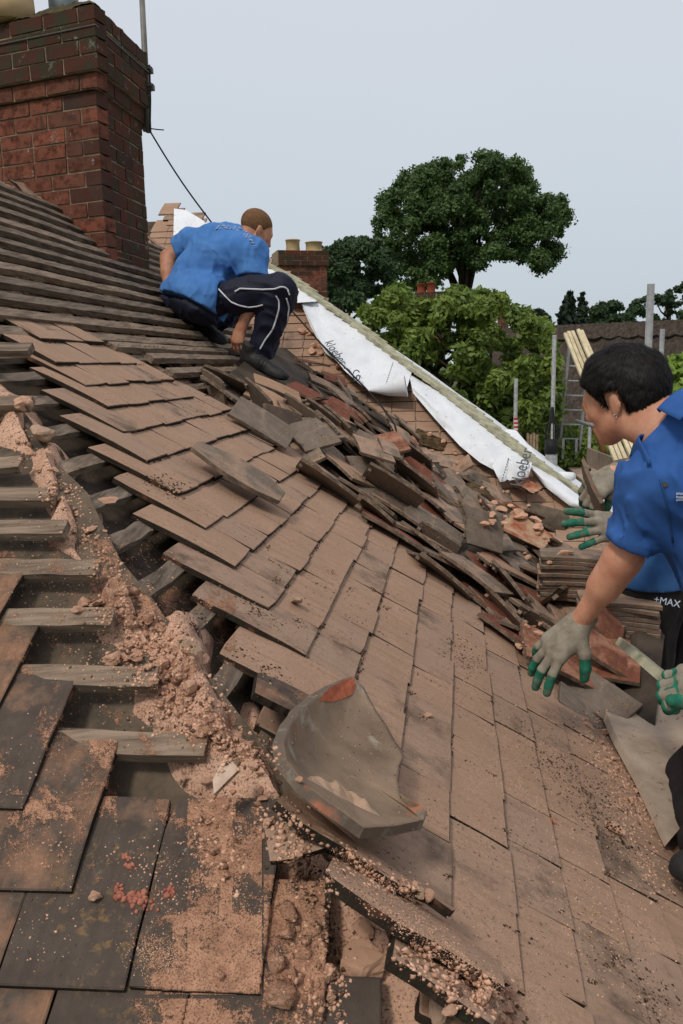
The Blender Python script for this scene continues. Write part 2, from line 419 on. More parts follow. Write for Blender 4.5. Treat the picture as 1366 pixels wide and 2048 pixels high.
# --- upper steeper field of bare battens
for i in range(13):
    u = -i*.098 + .02; up = -.02
    v0 = -1.6 if i > 5 else (1.2 if i > 2 else 2.4)
    x = u*math.cos(math.radians(43))
    v0 = hip_v(UB + u) - .2
    mb = MB(); mb.beam(PU.pt(u + random.uniform(-.006, .006), v0, up), PU.pt(u + random.uniform(-.012, .012), 7.6, up), random.uniform(.036, .044), .027, PU.n, seg=22, wob=.003)
    hpart(mb, 'batten', M['timber_old_r'] if random.random() < .65 else M['timber_pale_r'])
# old tile fragments and torching seen between the battens
mb = MB()
for i in range(360):
    u = -random.uniform(0, 1.15); v = random.uniform(1.4, 7)
    vs, fs, ms = tile_geo(.16, random.uniform(.1, .25), .01, .002, .5)
    R = PU.frame() @ Matrix.Rotation(random.uniform(-.15, .15), 3, 'Z') @ Matrix.Rotation(random.uniform(-.06, .06), 3, 'X')
    mb.add([PU.pt(u, v, random.uniform(-.062, -.05)) + R @ p for p in vs], fs, ms)
for i in range(120):
    u = random.uniform(UB, -4.6*E); v = random.uniform(2.6, 5.2)
    vs, fs, ms = tile_geo(.16, random.uniform(.1, .25), .01, .002, .5)
    R = PR.frame() @ Matrix.Rotation(random.uniform(-.15, .15), 3, 'Z') @ Matrix.Rotation(random.uniform(-.06, .06), 3, 'X')
    mb.add([PR.pt(u, v, random.uniform(-.085, -.07)) + R @ p for p in vs], fs, ms)
o = hpart(mb, 'tile_scraps', TM); tag(o, kind='stuff')
# --- boarding below
EAVE = 10.9*E
def quadsheet(pl, pts, w, nm, mat, th=.02, n=None):
    mb = MB(); vs = [pl.pt(u, v, w) for u, v in pts]; vs2 = [p - pl.n*th for p in vs]; m = len(vs)
    mb.add(vs + vs2, [tuple(range(m)), tuple(range(2*m-1, m-1, -1))] + [(i, i+m, (i+1) % m + m, (i+1) % m) for i in range(m)])
    return hpart(mb, nm, mat)
# hip line in 3D from the two deck planes
def hip_pt(u, w=-.085): 
    return u, hip_v(u)
hp = [(u, hip_v(u) - .02) for u in np.linspace(UB, EAVE, 12)]
quadsheet(PR, hp + [(EAVE, 6.5), (UB, 9)], -.088, 'roof_boarding', M['deck_dark'])
quadsheet(PU, [(0, hip_v(UB)-.3), (0, 9), (-1.25, 9), (-1.25, hip_v(UB)-.3)], -.09, 'roof_boarding', M['deck_dark'])
# --- left slope
def Lpx(x, y, w=0): return PL.uv(x, y, w)
# (tail y-pixel, right corner pixel, left limit pixel)
LT = [((2, 1205), -700), ((0, 1395), -500), ((40, 1632), -420), ((140, 1790), -330), ((519, 1993), -260), ((640, 2110), -200), ((760, 2260), -200)]
Lus = []
for k, ((px, py), lx) in enumerate(LT): Lus.append(Lpx(px, py))
u4 = Lus[4][0]
for k in range(7):
    u = u4 + (k-4)*.1145; vR = Lus[k][1]; mb = MB()
    if k == 0: vR = Lus[0][1]
    v = vR; i = 0
    while v > vR - 1.3:
        place_tile(mb, PL, u + random.uniform(-.003, .003), v - .1635, .1635, .265, random.uniform(0, .002), random.uniform(-.01, .01), head=.026, chip=.6 if i == 0 else .3)
        v -= .166; i += 1
    hpart(mb, 'tile_course', [M['tile_dark'], M['tile_edge']])
# courses further up the left slope, left edge of frame
LB = [((131, 1048), 0), ((196, 1132), 0), ((226, 1232), 0), ((312, 1352), 0), ((410, 1490), 0), ((110, 985), 0), ((60, 690), 0), ((40, 925), 0), ((60, 800), 0)]
for (px, py), _ in LB:
    u, v = PL.uv(px, py, -.02); mb = MB()
    mb.beam(PL.pt(u, v - 1.4, -.032), PL.pt(u + random.uniform(-.004, .004), v, -.032), .040, .021, PL.n, seg=30, wob=.0020)
    hpart(mb, 'batten', M['timber_pale_l'] if random.random() < .6 else M['timber_old_l'])
hl = [PL.uvX(PR.pt(u, hip_v(u), -.085)) for u in np.linspace(-30*E, EAVE, 16)]
pts = [(a[0], a[1] + .1) for a in hl]
mb = MB()
def Ldeck(u): 
    return PL.uvX(PR.pt(u, hip_v(u), -.09))
us = np.linspace(PL.uv(-100, 620, -.07)[0], PL.uv(900, 2300, -.07)[0], 20)
rows = []
for ul in us:
    # find v on the left plane where it meets the hip curve (by pixel)
    best = min(((abs(PL.uv(x, y, -.075)[0]-ul), PL.uv(x, y, -.075)[1]) for x, y in [(HIPPX[i][0]*(1-t)+HIPPX[i+1][0]*t, HIPPX[i][1]*(1-t)+HIPPX[i+1][1]*t) for i in range(len(HIPPX)-1) for t in (0, .25, .5, .75)]))
    rows.append((ul, best[1] + .06))
quadsheet(PL, rows + [(us[-1], -2.5), (us[0], -4.0)], -.075, 'underlay_felt', M['felt'], .01)
# --- far wing (slope facing the camera across the valley)
def Cuv(x, y, w=0): return PC.uv(x, y, w)
SIL = [(300, 452), (350, 420), (430, 452), (540, 530), (690, 640), (820, 740), (940, 830), (1060, 925), (1190, 1022), (1290, 1110)]
silc = [Cuv(x, y) for x, y in SIL]
def sil_v(u):
    if u <= silc[1][0]: return silc[1][1]
    for a, b in zip(silc[1:], silc[2:]):
        if a[0] <= u <= b[0]: t = (u-a[0])/(b[0]-a[0]); return a[1]*(1-t)+b[1]*t
    return silc[-1][1] + (u-silc[-1][0])*.5
uC0 = Cuv(345, 428)[0]; uC1 = Cuv(1290, 1130)[0]
u = uC0; row = 0
while u < uC1 + .2:
    mb = MB(); v1 = sil_v(u) - .09; vv = v1 - (.08 if row % 2 else 0)
    vmin = max(v1 - 3.2, -3.2)
    while vv > vmin:
        if True:
            place_tile(mb, PC, u + random.uniform(-.006, .006), vv-.165, .1635, .265, random.uniform(0, .003), random.uniform(-.012, .012), head=.024, chip=.4)
        vv -= .166
    hpart(mb, 'tile_course', [M['tile_dusty'], M['tile_edge']])
    u += .108; row += 1
quadsheet(PC, [(uu, sil_v(uu) - .03) for uu in np.linspace(uC0, uC1+.2, 12)] + [(uC1+.2, -3.5), (uC0, -3.8)], -.07, 'roof_boarding', M['deck_dark'])
# walls under the roofs
def wallmat():
    k = MT('house_brick', .95, .1); bt = k.n('TexBrick'); k.L(k.coord(), bt.inputs[0]); bt.inputs['Scale'].default_value = 1
    bt.inputs['Brick Width'].default_value = .225; bt.inputs['Row Height'].default_value = .075; bt.inputs['Mortar Size'].default_value = .01
    bt.inputs[1].default_value = srgb(130, 66, 48)+(1,); bt.inputs[2].default_value = srgb(108, 58, 44)+(1,); bt.inputs[3].default_value = srgb(150, 130, 112)+(1,)
    k.color(bt.outputs[0]); M['house_brick'] = k.m
wallmat()
eR = PR.pt(EAVE, 0, -.12); 
mb = MB()
a0 = PR.pt(EAVE-.25, .2, -.14); a1 = PR.pt(EAVE-.25, 4.0, -.14)
b0 = PL.pt(PL.uv(600, 2500)[0], -2.5, -.2); 
def wall(mb, p, q, zt, zb, th=.22):
    p, q = Vector((p[0], p[1], 0)), Vector((q[0], q[1], 0)); t = (q-p).normalized(); nn = Vector((t.y, -t.x, 0))
    c = (p+q)/2 - nn*th/2; mb.box((c.x, c.y, (zt+zb)/2), ((q-p).length, th, zt-zb), Matrix((t, nn, Vector((0, 0, 1)))).transposed())
wall(mb, (a0.x, a0.y), (a1.x, a1.y), a0.z-.05, -5.5)
wall(mb, (-3.2, .4), (a0.x-.23, a0.y+.12), -1.45, -5.5)
hpart(mb, 'wall', M['house_brick'])
# ------------------------------------------------------------ chimney stack: real bricks laid in courses
def brick_mat():
    k = MT('chimney_brick', .95, .12); r = k.rnd()
    c = k.mix(r, srgb(138, 82, 64), srgb(92, 66, 54)); c = k.mix(k.map(r, .72, .9), c, srgb(78, 56, 48))
    c = k.mix(k.map(k.noise(18, 6, .7), .46, .62), c, srgb(82, 48, 38))
    c = k.mix(k.map(k.noise(5, 6, .72), .56, .64), c, srgb(66, 58, 52))
    c = k.mix(k.map(k.noise(11, 6, .75), .63, .67), c, srgb(140, 134, 126))
    k.color(c); k.bump(k.noise(70, 6, .75), .8, .006); M['chimney_brick'] = k.m
    k = MT('chimney_brick_dark', .95, .12); r = k.rnd()  # mossy brick for side faces and caps; the side's shade is painted in too
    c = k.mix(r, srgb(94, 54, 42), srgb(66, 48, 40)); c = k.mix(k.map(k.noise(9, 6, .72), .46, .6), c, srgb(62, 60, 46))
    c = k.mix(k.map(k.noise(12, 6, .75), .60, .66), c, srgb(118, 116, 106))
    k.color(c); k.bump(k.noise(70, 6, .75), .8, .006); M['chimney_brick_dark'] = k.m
brick_mat()
mk('chimney_mortar', srgb(158, 138, 112), srgb(108, 94, 78), 12, bump=(120, .7, .004))
mk('moss', srgb(88, 80, 50), srgb(56, 48, 36), 18, bump=(60, 1, .015))
mk('pot_clay', srgb(208, 178, 136), srgb(172, 140, 104), 4, rough=.85, bump=(60, .2, .002))
mk('pot_red', srgb(150, 74, 52), srgb(110, 56, 42), 6)
mk('galv', srgb(150, 152, 152), srgb(112, 112, 108), 22, rough=.5, spec=.5)
mk('galv_dark', srgb(96, 92, 84), srgb(66, 62, 54), 22, rough=.6, spec=.5)
mk('mast_metal', srgb(128, 126, 118), srgb(84, 80, 64), 9, rough=.55, spec=.5)
mk('rubber', srgb(34, 34, 34), srgb(22, 22, 22), 20, rough=.6)
mk('zinc_blue', srgb(150, 160, 166), srgb(112, 120, 124), 12, rough=.6, spec=.4)
def brickwork(name, parent_fn, org, fd, sd_, nf, ns, rows, ch, bl, grow=0.0, mats=('chimney_brick', 'chimney_brick_dark'), z0=0.0, phase=0):
    """org: corner (x,y,z); fd: unit horizontal direction of the front face away from the corner; sd_: side-face direction; nf, ns lengths"""
    mb = MB(); j = .011; dpt = .1
    nF = Vector((-fd.y, fd.x, 0)); nF = nF if nF.dot(sd_) < 0 else -nF
    nS = Vector((-sd_.y, sd_.x, 0)); nS = nS if nS.dot(fd) < 0 else -nS
    up = Vector((0, 0, 1))
    for r in range(rows):
        z = z0 + r*ch + ch/2
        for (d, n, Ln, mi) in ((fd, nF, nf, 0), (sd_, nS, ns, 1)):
            if mi == 1 and len(mats) > 1: pass
            x = 0.0; first = True; odd = (r + phase + (mi)) % 2
            while x < Ln - .02:
                L = (bl/2 if odd else bl) if first else bl
                if random.random() < .06 and not first: L = bl/2
                L = min(L, Ln - x); first = False
                c = org + d*(x + (L-j)/2 + (0 if x else 0)) - n*(dpt/2 - random.uniform(-.002, .003)) + up*z
                R = Matrix((d, n, up)).transposed()
                if R.determinant() < 0: R = Matrix((d, -n, up)).transposed()
                if mi == 1 and x == 0: c = c + d*.05; Lx = L - .1
                else: Lx = L
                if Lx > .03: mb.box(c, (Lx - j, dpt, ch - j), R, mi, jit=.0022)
                x += L
    o = parent_fn(mb, name, [M[m] for m in mats])
    # mortar core
    core = MB(); q = [Vector((0, 0, 0)) + fd*.006 + sd_*.006, fd*nf + sd_*.006, fd*nf + sd_*ns, fd*.006 + sd_*ns]
    vs = [org + p + up*(z0 + .002) for p in q] + [org + p + up*(z0 + rows*ch - .004) for p in q]
    core.add(vs, [(0, 1, 2, 3), (7, 6, 5, 4), (0, 4, 5, 1), (1, 5, 6, 2), (2, 6, 7, 3), (3, 7, 4, 0)])
    parent_fn(core, 'pointing', M['chimney_mortar'])
    return o
CD = 4.72
cb = PU.hit(212, 492)
cr0 = P(212, 492, CD)
fdir = Vector((-math.sin(math.radians(112)), -math.cos(math.radians(112)), 0)); sdir = Vector((math.sin(math.radians(9)), math.cos(math.radians(9)), 0))
chimney = thing('chimney_stack', 'tall red brick chimney with mossy top standing in the roof at upper left', 'chimney', tuple(cr0))
def child(par):
    loc = Vector(par.location)
    def f(mb, name, mats, **k):
        o = mb.build(name, mats, None, **k); o.parent = par; o.matrix_parent_inverse = Matrix.Translation(-loc); return o
    return f
cf = child(chimney)
ch = .0835; base = cr0 - Vector((0, 0, .42))
ztop = P(190, 196, CD).z; nrow = int(round((ztop - base.z)/ch)); ch = (ztop - base.z)/nrow
brickwork('brickwork', cf, base, fdir, sdir, 1.35, .66, nrow, ch, .235)
g1 = .022
o1 = base + Vector((0, 0, nrow*ch)) - fdir*g1 - sdir*g1
brickwork('corbel_course', cf, o1, fdir, sdir, 1.4, .66 + 2*g1, 1, ch*1.02, .235, phase=1)
g2 = .05; o2 = base + Vector((0, 0, (nrow+1)*ch)) - fdir*g2 - sdir*g2
ncap = 4
brickwork('chimney_cap', cf, o2, fdir, sdir, 1.45, .66 + 2*g2, ncap, ch*.98, .235, mats=('chimney_brick_dark', 'chimney_brick_dark'))
ct = o2 + Vector((0, 0, ncap*ch*.98))
def flaun(i, j):
    x, y = i*1.45, j*(.66 + 2*g2); e = min(i*1.45, 9, j*.76, (1-j)*.76)
    h = .0 + .10*min(1, max(0, e)/.16) + .03*noise.noise(Vector((x*7, y*7, 3))) + .015*noise.noise(Vector((x*28, y*28, 3)))
    return ct + fdir*x + sdir*y + Vector((0, 0, h - .004))
mb = MB(); mb.grid(flaun, 60, 34); cf(mb, 'mossy_flaunching', M['moss'], smooth=True)
# strap wire round the cap
mb = MB(); zz = ct.z - .11
w0 = ct - fdir*.006 - sdir*.006; w0.z = zz
mb.tube([w0 + fdir*1.5, w0, w0 + sdir*.78], .004, 6); cf(mb, 'strap_wire', M['galv_dark'])
def pot(nm, label, px, py, d, prof, mat, n=28):
    mb = MB(); c = P(px, py, d); c.z = ct.z + .02; mb.lathe(c, prof, n); return cf(mb, nm, mat, smooth=True)
pot('chimney_pot', '', 22, 40, 4.75, [(.0, 0), (.138, 0), (.135, .1), (.128, .2), (.14, .24), (.16, .27), (.16, .33), (.14, .36), (.12, .36), (.11, .3), (.11, .1)], M['pot_clay'])
pot('chimney_pot', '', 128, 20, 4.95, [(0, 0), (.076, 0), (.073, .1), (.086, .13), (.088, .3), (.08, .32), (.06, .32)], M['zinc_blue'])
pot('chimney_pot', '', 186, 60, 5.05, [(0, 0), (.1, 0), (.096, .07), (.092, .1), (.08, .1), (.078, .02)], M['pot_clay'])
# aerial mast bracketed to the stack
mast = thing('aerial_mast', 'thin grey metal pole clamped upright to the right side of the brick chimney', 'mast', tuple(P(297, 262, 5.35)))
mf = child(mast)
D1 = 5.22
mb = MB(); mb.tube([P(297, 264, D1), P(291, 135, D1), P(281, -60, D1)], [.019, .019, .017], 12); mf(mb, 'pole', M['mast_metal'], smooth=True)
mb = MB()
for (x, y) in ((290, 142), (293, 176)):
    c = P(x, y, D1); mb.box(c + sdir*.0 + Vector((-.03, -.01, 0)), (.16, .05, .03), None); mb.box(c + Vector((.028, -.02, 0)), (.02, .035, .045)); mb.tube([c + Vector((-.03, -.045, 0)), c + Vector((.045, -.045, 0))], .006, 6)
mf(mb, 'clamp_bracket', M['galv_dark'])
mb = MB(); a = P(272, 140, D1 + .05); b = P(290, 260, D1 + .05); mb.beam(a, b, .03, .05, (0, -1, 0)); mf(mb, 'wall_plate', M['mast_metal'])
mb = MB(); mb.tube([P(299, 130, D1-.03), P(301, 200, D1-.03), P(300, 262, D1-.03)], .006, 6); mb.tube([P(300, 257, D1-.03), P(315, 259, D1-.03), P(328, 260, D1-.03)], .0035, 6); mf(mb, 'coax_stub', M['rubber'])
cab = MB(); pts = []
for t in np.linspace(0, 1, 16):
    pts.append(P(301 + (424-301)*t, 264 + (446-264)*t + 9*math.sin(t*math.pi)*.8, D1 + .2*t))
for (x, y, d) in [(600, 640, 5.6), (640, 685, 5.5), (690, 735, 5.2), (730, 775, 5.0), (765, 815, 4.7), (790, 850, 4.55), (797, 885, 4.45)]: pts.append(P(x, y, d-.15))
cab.tube(pts, .0055, 6)
tag(cab.build('aerial_cable', M['rubber'], smooth=True), 'thin black cable sagging from the chimney pole past the crouching worker to the tile heap', 'cable')

# ------------------------------------------------------------ white membrane sheets over the wing
def memb():
    k = MT('membrane', .62, .35)
    c = k.mix(k.noise(5, 5, .6, lo=.4, hi=.7), (.80, .82, .84), (.70, .72, .73))
    c = k.mix(k.map(k.noise(26, 4, .7), .63, .7), c, srgb(176, 166, 150)); k.color(c)
    k.b.inputs['Subsurface Weight'].default_value = 0.0
    k.bump(k.mix(.6, k.noise(11, 5, .6), k.noise(300, 2)), .5, .015); M['membrane'] = k.m
memb()
mk('ink', srgb(70, 76, 82), srgb(90, 94, 98), 40)
def lerp_poly(P_, t):
    ds = [0]
    for a, b in zip(P_, P_[1:]): ds.append(ds[-1] + math.hypot(b[0]-a[0], b[1]-a[1]))
    x = t*ds[-1]
    for i in range(len(ds)-1):
        if x <= ds[i+1] + 1e-9:
            k = (x-ds[i])/(ds[i+1]-ds[i]+1e-12); return tuple(P_[i][j]*(1-k) + P_[i+1][j]*k for j in range(len(P_[0])))
    return P_[-1]
def sheet(name, label, cat, up, lo, wu=.03, wl=.06, amp=.02, nu=36, nv=16, curl=0, pl=None, mat='membrane', group=None, seed=0, bulge=0.0):
    pl = pl or PC
    def fn(s, t):
        a = lerp_poly(up, s); b = lerp_poly(lo, s)
        x, y = a[0]*(1-t)+b[0]*t, a[1]*(1-t)+b[1]*t
        w = wu*(1-t) + wl*t + amp*noise.noise(Vector((s*5 + seed, t*2.5, seed))) + amp*.4*noise.noise(Vector((s*17+seed, t*5, 1))) + bulge*math.sin(t*math.pi)
        if curl and s > .9: w += curl*((s-.9)/.1)**2
        return pl.hit(x, y, w)
    mb = MB(); mb.grid(fn, nu, nv); o = mb.build(name, M[mat], smooth=True)
    return tag(o, label, cat, group)
MG = 'white roofing membrane sheets'
s1 = sheet('roofing_membrane', 'white membrane sheet standing up between the chimney and the crouching worker', 'roofing membrane', [(348, 417), (372, 420), (405, 440), (470, 495)], [(346, 505), (378, 520), (430, 560), (480, 590)], .02, .10, group=MG, seed=1)
s2 = sheet('roofing_membrane', 'white membrane piece draped just right of the crouching worker above his knee', 'roofing membrane', [(518, 524), (556, 545), (600, 578), (634, 600)], [(518, 560), (545, 590), (585, 606), (633, 603)], .02, .09, group=MG, seed=2)
s3 = sheet('roofing_membrane', 'large white membrane sheet with rolled bottom edge hanging over the wing roof', 'roofing membrane', [(604, 604), (632, 602), (690, 640), (760, 690), (824, 742)], [(606, 612), (640, 682), (690, 742), (736, 782), (812, 782)], .02, .11, .02, 44, 22, group=MG, seed=3)
s3b = sheet('roofing_membrane', 'narrow folded membrane edge hanging below the large sheet', 'roofing membrane', [(600, 606), (618, 614), (640, 662), (664, 708)], [(604, 612), (622, 655), (650, 705), (672, 722)], .03, .05, .02, 20, 6, group=MG, seed=4)
s4 = sheet('roofing_membrane', 'long white membrane sheet running down to the flap with printed lettering', 'roofing membrane', [(818, 748), (880, 785), (950, 838), (1010, 885), (1062, 925)], [(826, 786), (872, 840), (920, 892), (960, 925), (992, 942)], .02, .08, .02, 44, 16, group=MG, seed=5, bulge=.03)
s5 = sheet('roofing_membrane', 'lowest white membrane strip twisting down to the gloved hands', 'roofing membrane', [(1058, 926), (1110, 955), (1150, 985), (1200, 1020)], [(1062, 938), (1092, 975), (1140, 1012), (1190, 1026)], .02, .06, .012, 30, 10, group=MG, seed=6, bulge=.05)
# roll at the bottom of the large sheet and lettered flap
mb = MB(); pts = [PC.hit(738, 781, .12), PC.hit(775, 779, .13), PC.hit(812, 772, .15)]
mb.tube(pts, [.006, .045, .075], 18, cap=False); o = mb.build('rolled_edge', M['membrane'], s3, smooth=True)
fl = sheet('roofing_membrane', 'folded back white membrane flap with grey printed word, lying on the clay tiles', 'roofing membrane', [(984, 932), (1004, 905), (1030, 912), (1064, 925)], [(1000, 964), (1018, 961), (1040, 957), (1057, 954)], .13, .10, .01, 16, 10, group=MG, seed=7, bulge=.02)
s6 = sheet('roofing_membrane', 'white membrane corner sticking up behind the new battens above the lettered flap', 'roofing membrane', [(1004, 866), (1012, 858), (1032, 860), (1098, 938)], [(1004, 876), (1030, 895), (1060, 922), (1098, 946)], -.25, -.2, .02, 16, 6, group=MG, seed=8)
def text_on(par, body, pl, px, py, w, ang, size, mat, name='lettering', nrm=None, origin=None, xdir=None, bold=0):
    cu = bpy.data.curves.new('txt', 'FONT'); cu.body = body; cu.size = size; cu.extrude = .0006; cu.align_x = 'CENTER'; cu.align_y = 'CENTER'; cu.offset = bold
    to = bpy.data.objects.new('txt', cu); COL.objects.link(to); bpy.context.view_layer.update()
    me = bpy.data.meshes.new_from_object(to.evaluated_get(bpy.context.evaluated_depsgraph_get())); bpy.data.objects.remove(to)
    org = origin if origin is not None else pl.hit(px, py, w)
    if xdir is None:
        n = pl.n; xd = (pl.hit(px + 10*math.cos(ang), py - 10*math.sin(ang), w) - org).normalized()
    else: n = nrm.normalized(); xd = xdir.normalized()
    yd = n.cross(xd).normalized()
    R = Matrix((xd, yd, n)).transposed()
    for v in me.vertices: v.co = org + R @ v.co
    me.name = name; o = bpy.data.objects.new(name, me); me.materials.append(M[mat]); link(o, None); o.parent = par
    if par is not None: bpy.context.view_layer.update(); o.matrix_parent_inverse = par.matrix_world.inverted()
    return o
mb = MB()
# printed word laid on the flap: follow the flap surface
text_on(fl, 'kloeber', PC, 1044, 934, .168, math.radians(74), .11, 'ink')
mb = MB()
for i in range(9):
    t = i/9; a = PC.hit(1004 + 14*t, 962 - 48*t, .15); b = PC.hit(1004 + 14*(t+.06), 962 - 48*(t+.06), .15); mb.beam(a, b, .006, .002, PC.n)
for o_ in [mb.build('dashed_fold_line', M['ink'], fl)]: tag(o_, kind='stuff')
mb = MB()
for i in range(11):
    t = i/11; a = PC.hit(772 + 15*t, 768 - 45*t, .135); b = PC.hit(772 + 15*(t+.05), 768 - 45*(t+.05), .135); mb.beam(a, b, .006, .002, PC.n)
tag(mb.build('dashed_fold_line', M['ink'], s3), kind='stuff')
text_on(s3, 'kloeber', PC, 672, 705, .155, math.radians(-55), .10, 'ink')
mb = MB(); 
for (cx, cy, rr) in ((713, 751, 9), (716, 755, 4)):
    pts = [PC.hit(cx + rr*math.cos(a)*.8, cy + rr*math.sin(a)*1.2, .16) for a in np.linspace(0, 5.6, 22)]; mb.tube(pts, .004, 5)
pts = [PC.hit(688 + 22*t, 737 - 3*math.sin(t*3) + 26*t*t, .16) for t in np.linspace(0, 1, 12)]; mb.tube(pts, .004, 5)
mb.build('printed_emblem', M['ink'], s3)
# new treated battens on the hidden slope behind the hip
sdv = Vector((math.sin(math.radians(20)), math.cos(math.radians(20)), 0))
edge = [(524, 521), (560, 543), (620, 588), (690, 636), (760, 690), (824, 738), (880, 778), (950, 832), (1010, 880), (1062, 920)]
for i in range(34):
    t = i/33; x, y = lerp_poly(edge, t); a = PC.hit(x - 5, y + 1, .03)
    tt = min(1, t + .03); x2, y2 = lerp_poly(edge, tt)
    dv = (PC.hit(*lerp_poly(edge, min(1, t+.05)), .03) - PC.hit(*lerp_poly(edge, max(0, t-.05)), .03)).normalized()
    mb = MB(); b = a + dv*.5 + sdv*.12 + Vector((0, 0, .03)); mb.beam(a + Vector((0, 0, .01)), b, .036, .022, Vector((0, 0, 1)))
    hpart(mb, 'batten', M['timber_new'])
hs = [Vector(PC.hit(x, y, -.01)) for x, y in edge]
mb = MB(); vs = hs + [p + sdv*1.6 + Vector((.9, 0, -.9)) for p in hs]; m = len(hs)
mb.add(vs, [(i, i+1, m+i+1, m+i) for i in range(m-1)]); hpart(mb, 'underlay_felt', M['membrane'])
# ------------------------------------------------------------ ray hits on what stands already
from mathutils.bvhtree import BVHTree
class Hits:
    def __init__(s, objs):
        bpy.context.view_layer.update(); V, Fc = [], []
        for o in objs:
            if o.type != 'MESH': continue
            b = len(V); mw = o.matrix_world; V += [mw @ v.co for v in o.data.vertices]; Fc += [tuple(i+b for i in p.vertices) for p in o.data.polygons]
        s.t = BVHTree.FromPolygons(V, Fc)
    def px(s, x, y):
        r = ray(x, y).normalized(); h = s.t.ray_cast(Vector((0, 0, 0)), r); return (h[0], h[1]) if h[0] is not None else (None, None)
    def down(s, p, dz=.4):
        h = s.t.ray_cast(Vector(p) + Vector((0, 0, dz)), Vector((0, 0, -1))); return (h[0], h[1]) if h[0] is not None else (None, None)
# ------------------------------------------------------------ mortar bed along the stripped hip
HP3 = [PR.pt(u, hip_v(u), -.03) for u in np.linspace(HIPV[0][0] - .3, HIPV[-1][0] + .25, 60)]
def hip3(t):
    x = t*(len(HP3)-1); i = min(int(x), len(HP3)-2); return HP3[i].lerp(HP3[i+1], x-i)
# half widths along the trail by pixel row of the hip
WID = [(600, .03), (820, .07), (900, .085), (1000, .06), (1060, .035), (1150, .03), (1215, .05), (1290, .085), (1380, .085), (1450, .08), (1520, .07), (1600, .07), (1700, .12), (2300, .17)]
def wid(y): return lerp_poly_x(WID, y)
def lerp_poly_x(Pp, x):
    if x <= Pp[0][0]: return Pp[0][1]
    for a, b in zip(Pp, Pp[1:]):
        if a[0] <= x <= b[0]: return a[1] + (b[1]-a[1])*(x-a[0])/(b[0]-a[0])
    return Pp[-1][1]
def bedfn(s, t):
    c = hip3(s); X, Y, _ = proj(c); w = wid(Y)*1.2; tt = (t-.5)*2
    w *= 1.25; w *= 1 + .9*noise.noise(Vector((s*30, 4 if tt > 0 else 9, 0)))
    side = (PR.a*(tt*w*1.9)) if tt > 0 else (-PL.a*(-tt*w*1.25))
    e = 1 - abs(tt)**1.5; ns = noise.noise(c*7 + Vector((tt*1.7, 3, 0)))
    h = -.084 + (.066 + w*.12)*e + .062*ns*(.35+e) + (.022*noise.noise(c*9 + Vector((tt*2, 0, 0))) + .012*noise.noise(c*34 + Vector((tt*5, 0, 0))) + .006*noise.noise(c*90 + Vector((tt*9, 0, 0))))*e
    return c + side + Vector((0, 0, h))
mb = MB(); mb.grid(bedfn, 420, 34)
o = hpart(mb, 'mortar_bed', M['mortar_dust']); 
# ------------------------------------------------------------ heap of stripped tiles along the valley
HB = [(430, 762), (500, 800), (560, 870), (610, 940), (700, 1022), (780, 1070), (860, 1122), (960, 1235), (1060, 1320), (1130, 1385), (1230, 1470), (1300, 1560)]
HT = [(570, 690), (640, 745), (700, 780), (770, 830), (840, 880), (900, 930), (960, 965), (1030, 1010), (1100, 1060), (1180, 1110), (1260, 1180), (1330, 1260)]
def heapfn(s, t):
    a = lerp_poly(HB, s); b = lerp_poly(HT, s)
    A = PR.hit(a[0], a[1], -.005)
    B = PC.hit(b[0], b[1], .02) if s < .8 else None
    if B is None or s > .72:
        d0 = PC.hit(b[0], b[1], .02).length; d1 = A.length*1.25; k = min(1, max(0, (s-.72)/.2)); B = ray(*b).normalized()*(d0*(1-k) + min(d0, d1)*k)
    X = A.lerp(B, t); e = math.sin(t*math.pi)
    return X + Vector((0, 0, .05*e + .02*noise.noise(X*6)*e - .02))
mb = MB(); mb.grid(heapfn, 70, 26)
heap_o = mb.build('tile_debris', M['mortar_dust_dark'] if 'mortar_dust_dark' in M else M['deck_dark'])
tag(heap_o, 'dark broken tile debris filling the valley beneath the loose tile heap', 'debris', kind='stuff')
HH = Hits([heap_o])
HR = Hits([o_ for o_ in COL.objects if o_.type == 'MESH' and (o_.name.startswith('tile_course') or o_.name.startswith('tile_debris') or o_.name.startswith('roof_board') or o_.name.startswith('batten'))])
def surf(x, y, w):
    h, n = HH.px(x, y)
    if h is None: h, n = HR.px(x, y)
    if h is None: return PR.hit(x, y, w), PR.n
    if n.z < 0: n = -n
    return h*(1 - w/max(.25, abs(h.normalized().dot(n)))/h.length) if False else h + n*w, n
LT_VARS = {}
def loose_mesh(kind, half=False, short=1.0, seed=0):
    key = (kind, half, round(short, 2), seed % 9)
    if key not in LT_VARS:
        vs, fs, ms = tile_geo(.165*(.55 if half else 1), .265*short, .0135, .005, .8, 100 + seed % 9)
        # nibs on the back, two peg holes shown as dark dimples are omitted
        if short < .95:
            rd = random.Random(seed); vs = [Vector((v.x, v.y + (rd.uniform(-.02, .02) + .25*v.x if v.y > .265*short*.8 else 0), v.z)) for v in vs]
        mb = MB(); mb.add([v - Vector((0, .1325*short, .006)) for v in vs], fs, ms)
        for sx in (-.045, .045): mb.box((sx*(.5 if half else 1), .1325*short - .012, -.011), (.02, .014, .014), mat=0)
        me = mb.mesh('clay_tile'); me.materials.append(M[kind]); me.materials.append(M['tile_edge_loose']); LT_VARS[key] = me
    return LT_VARS[key]
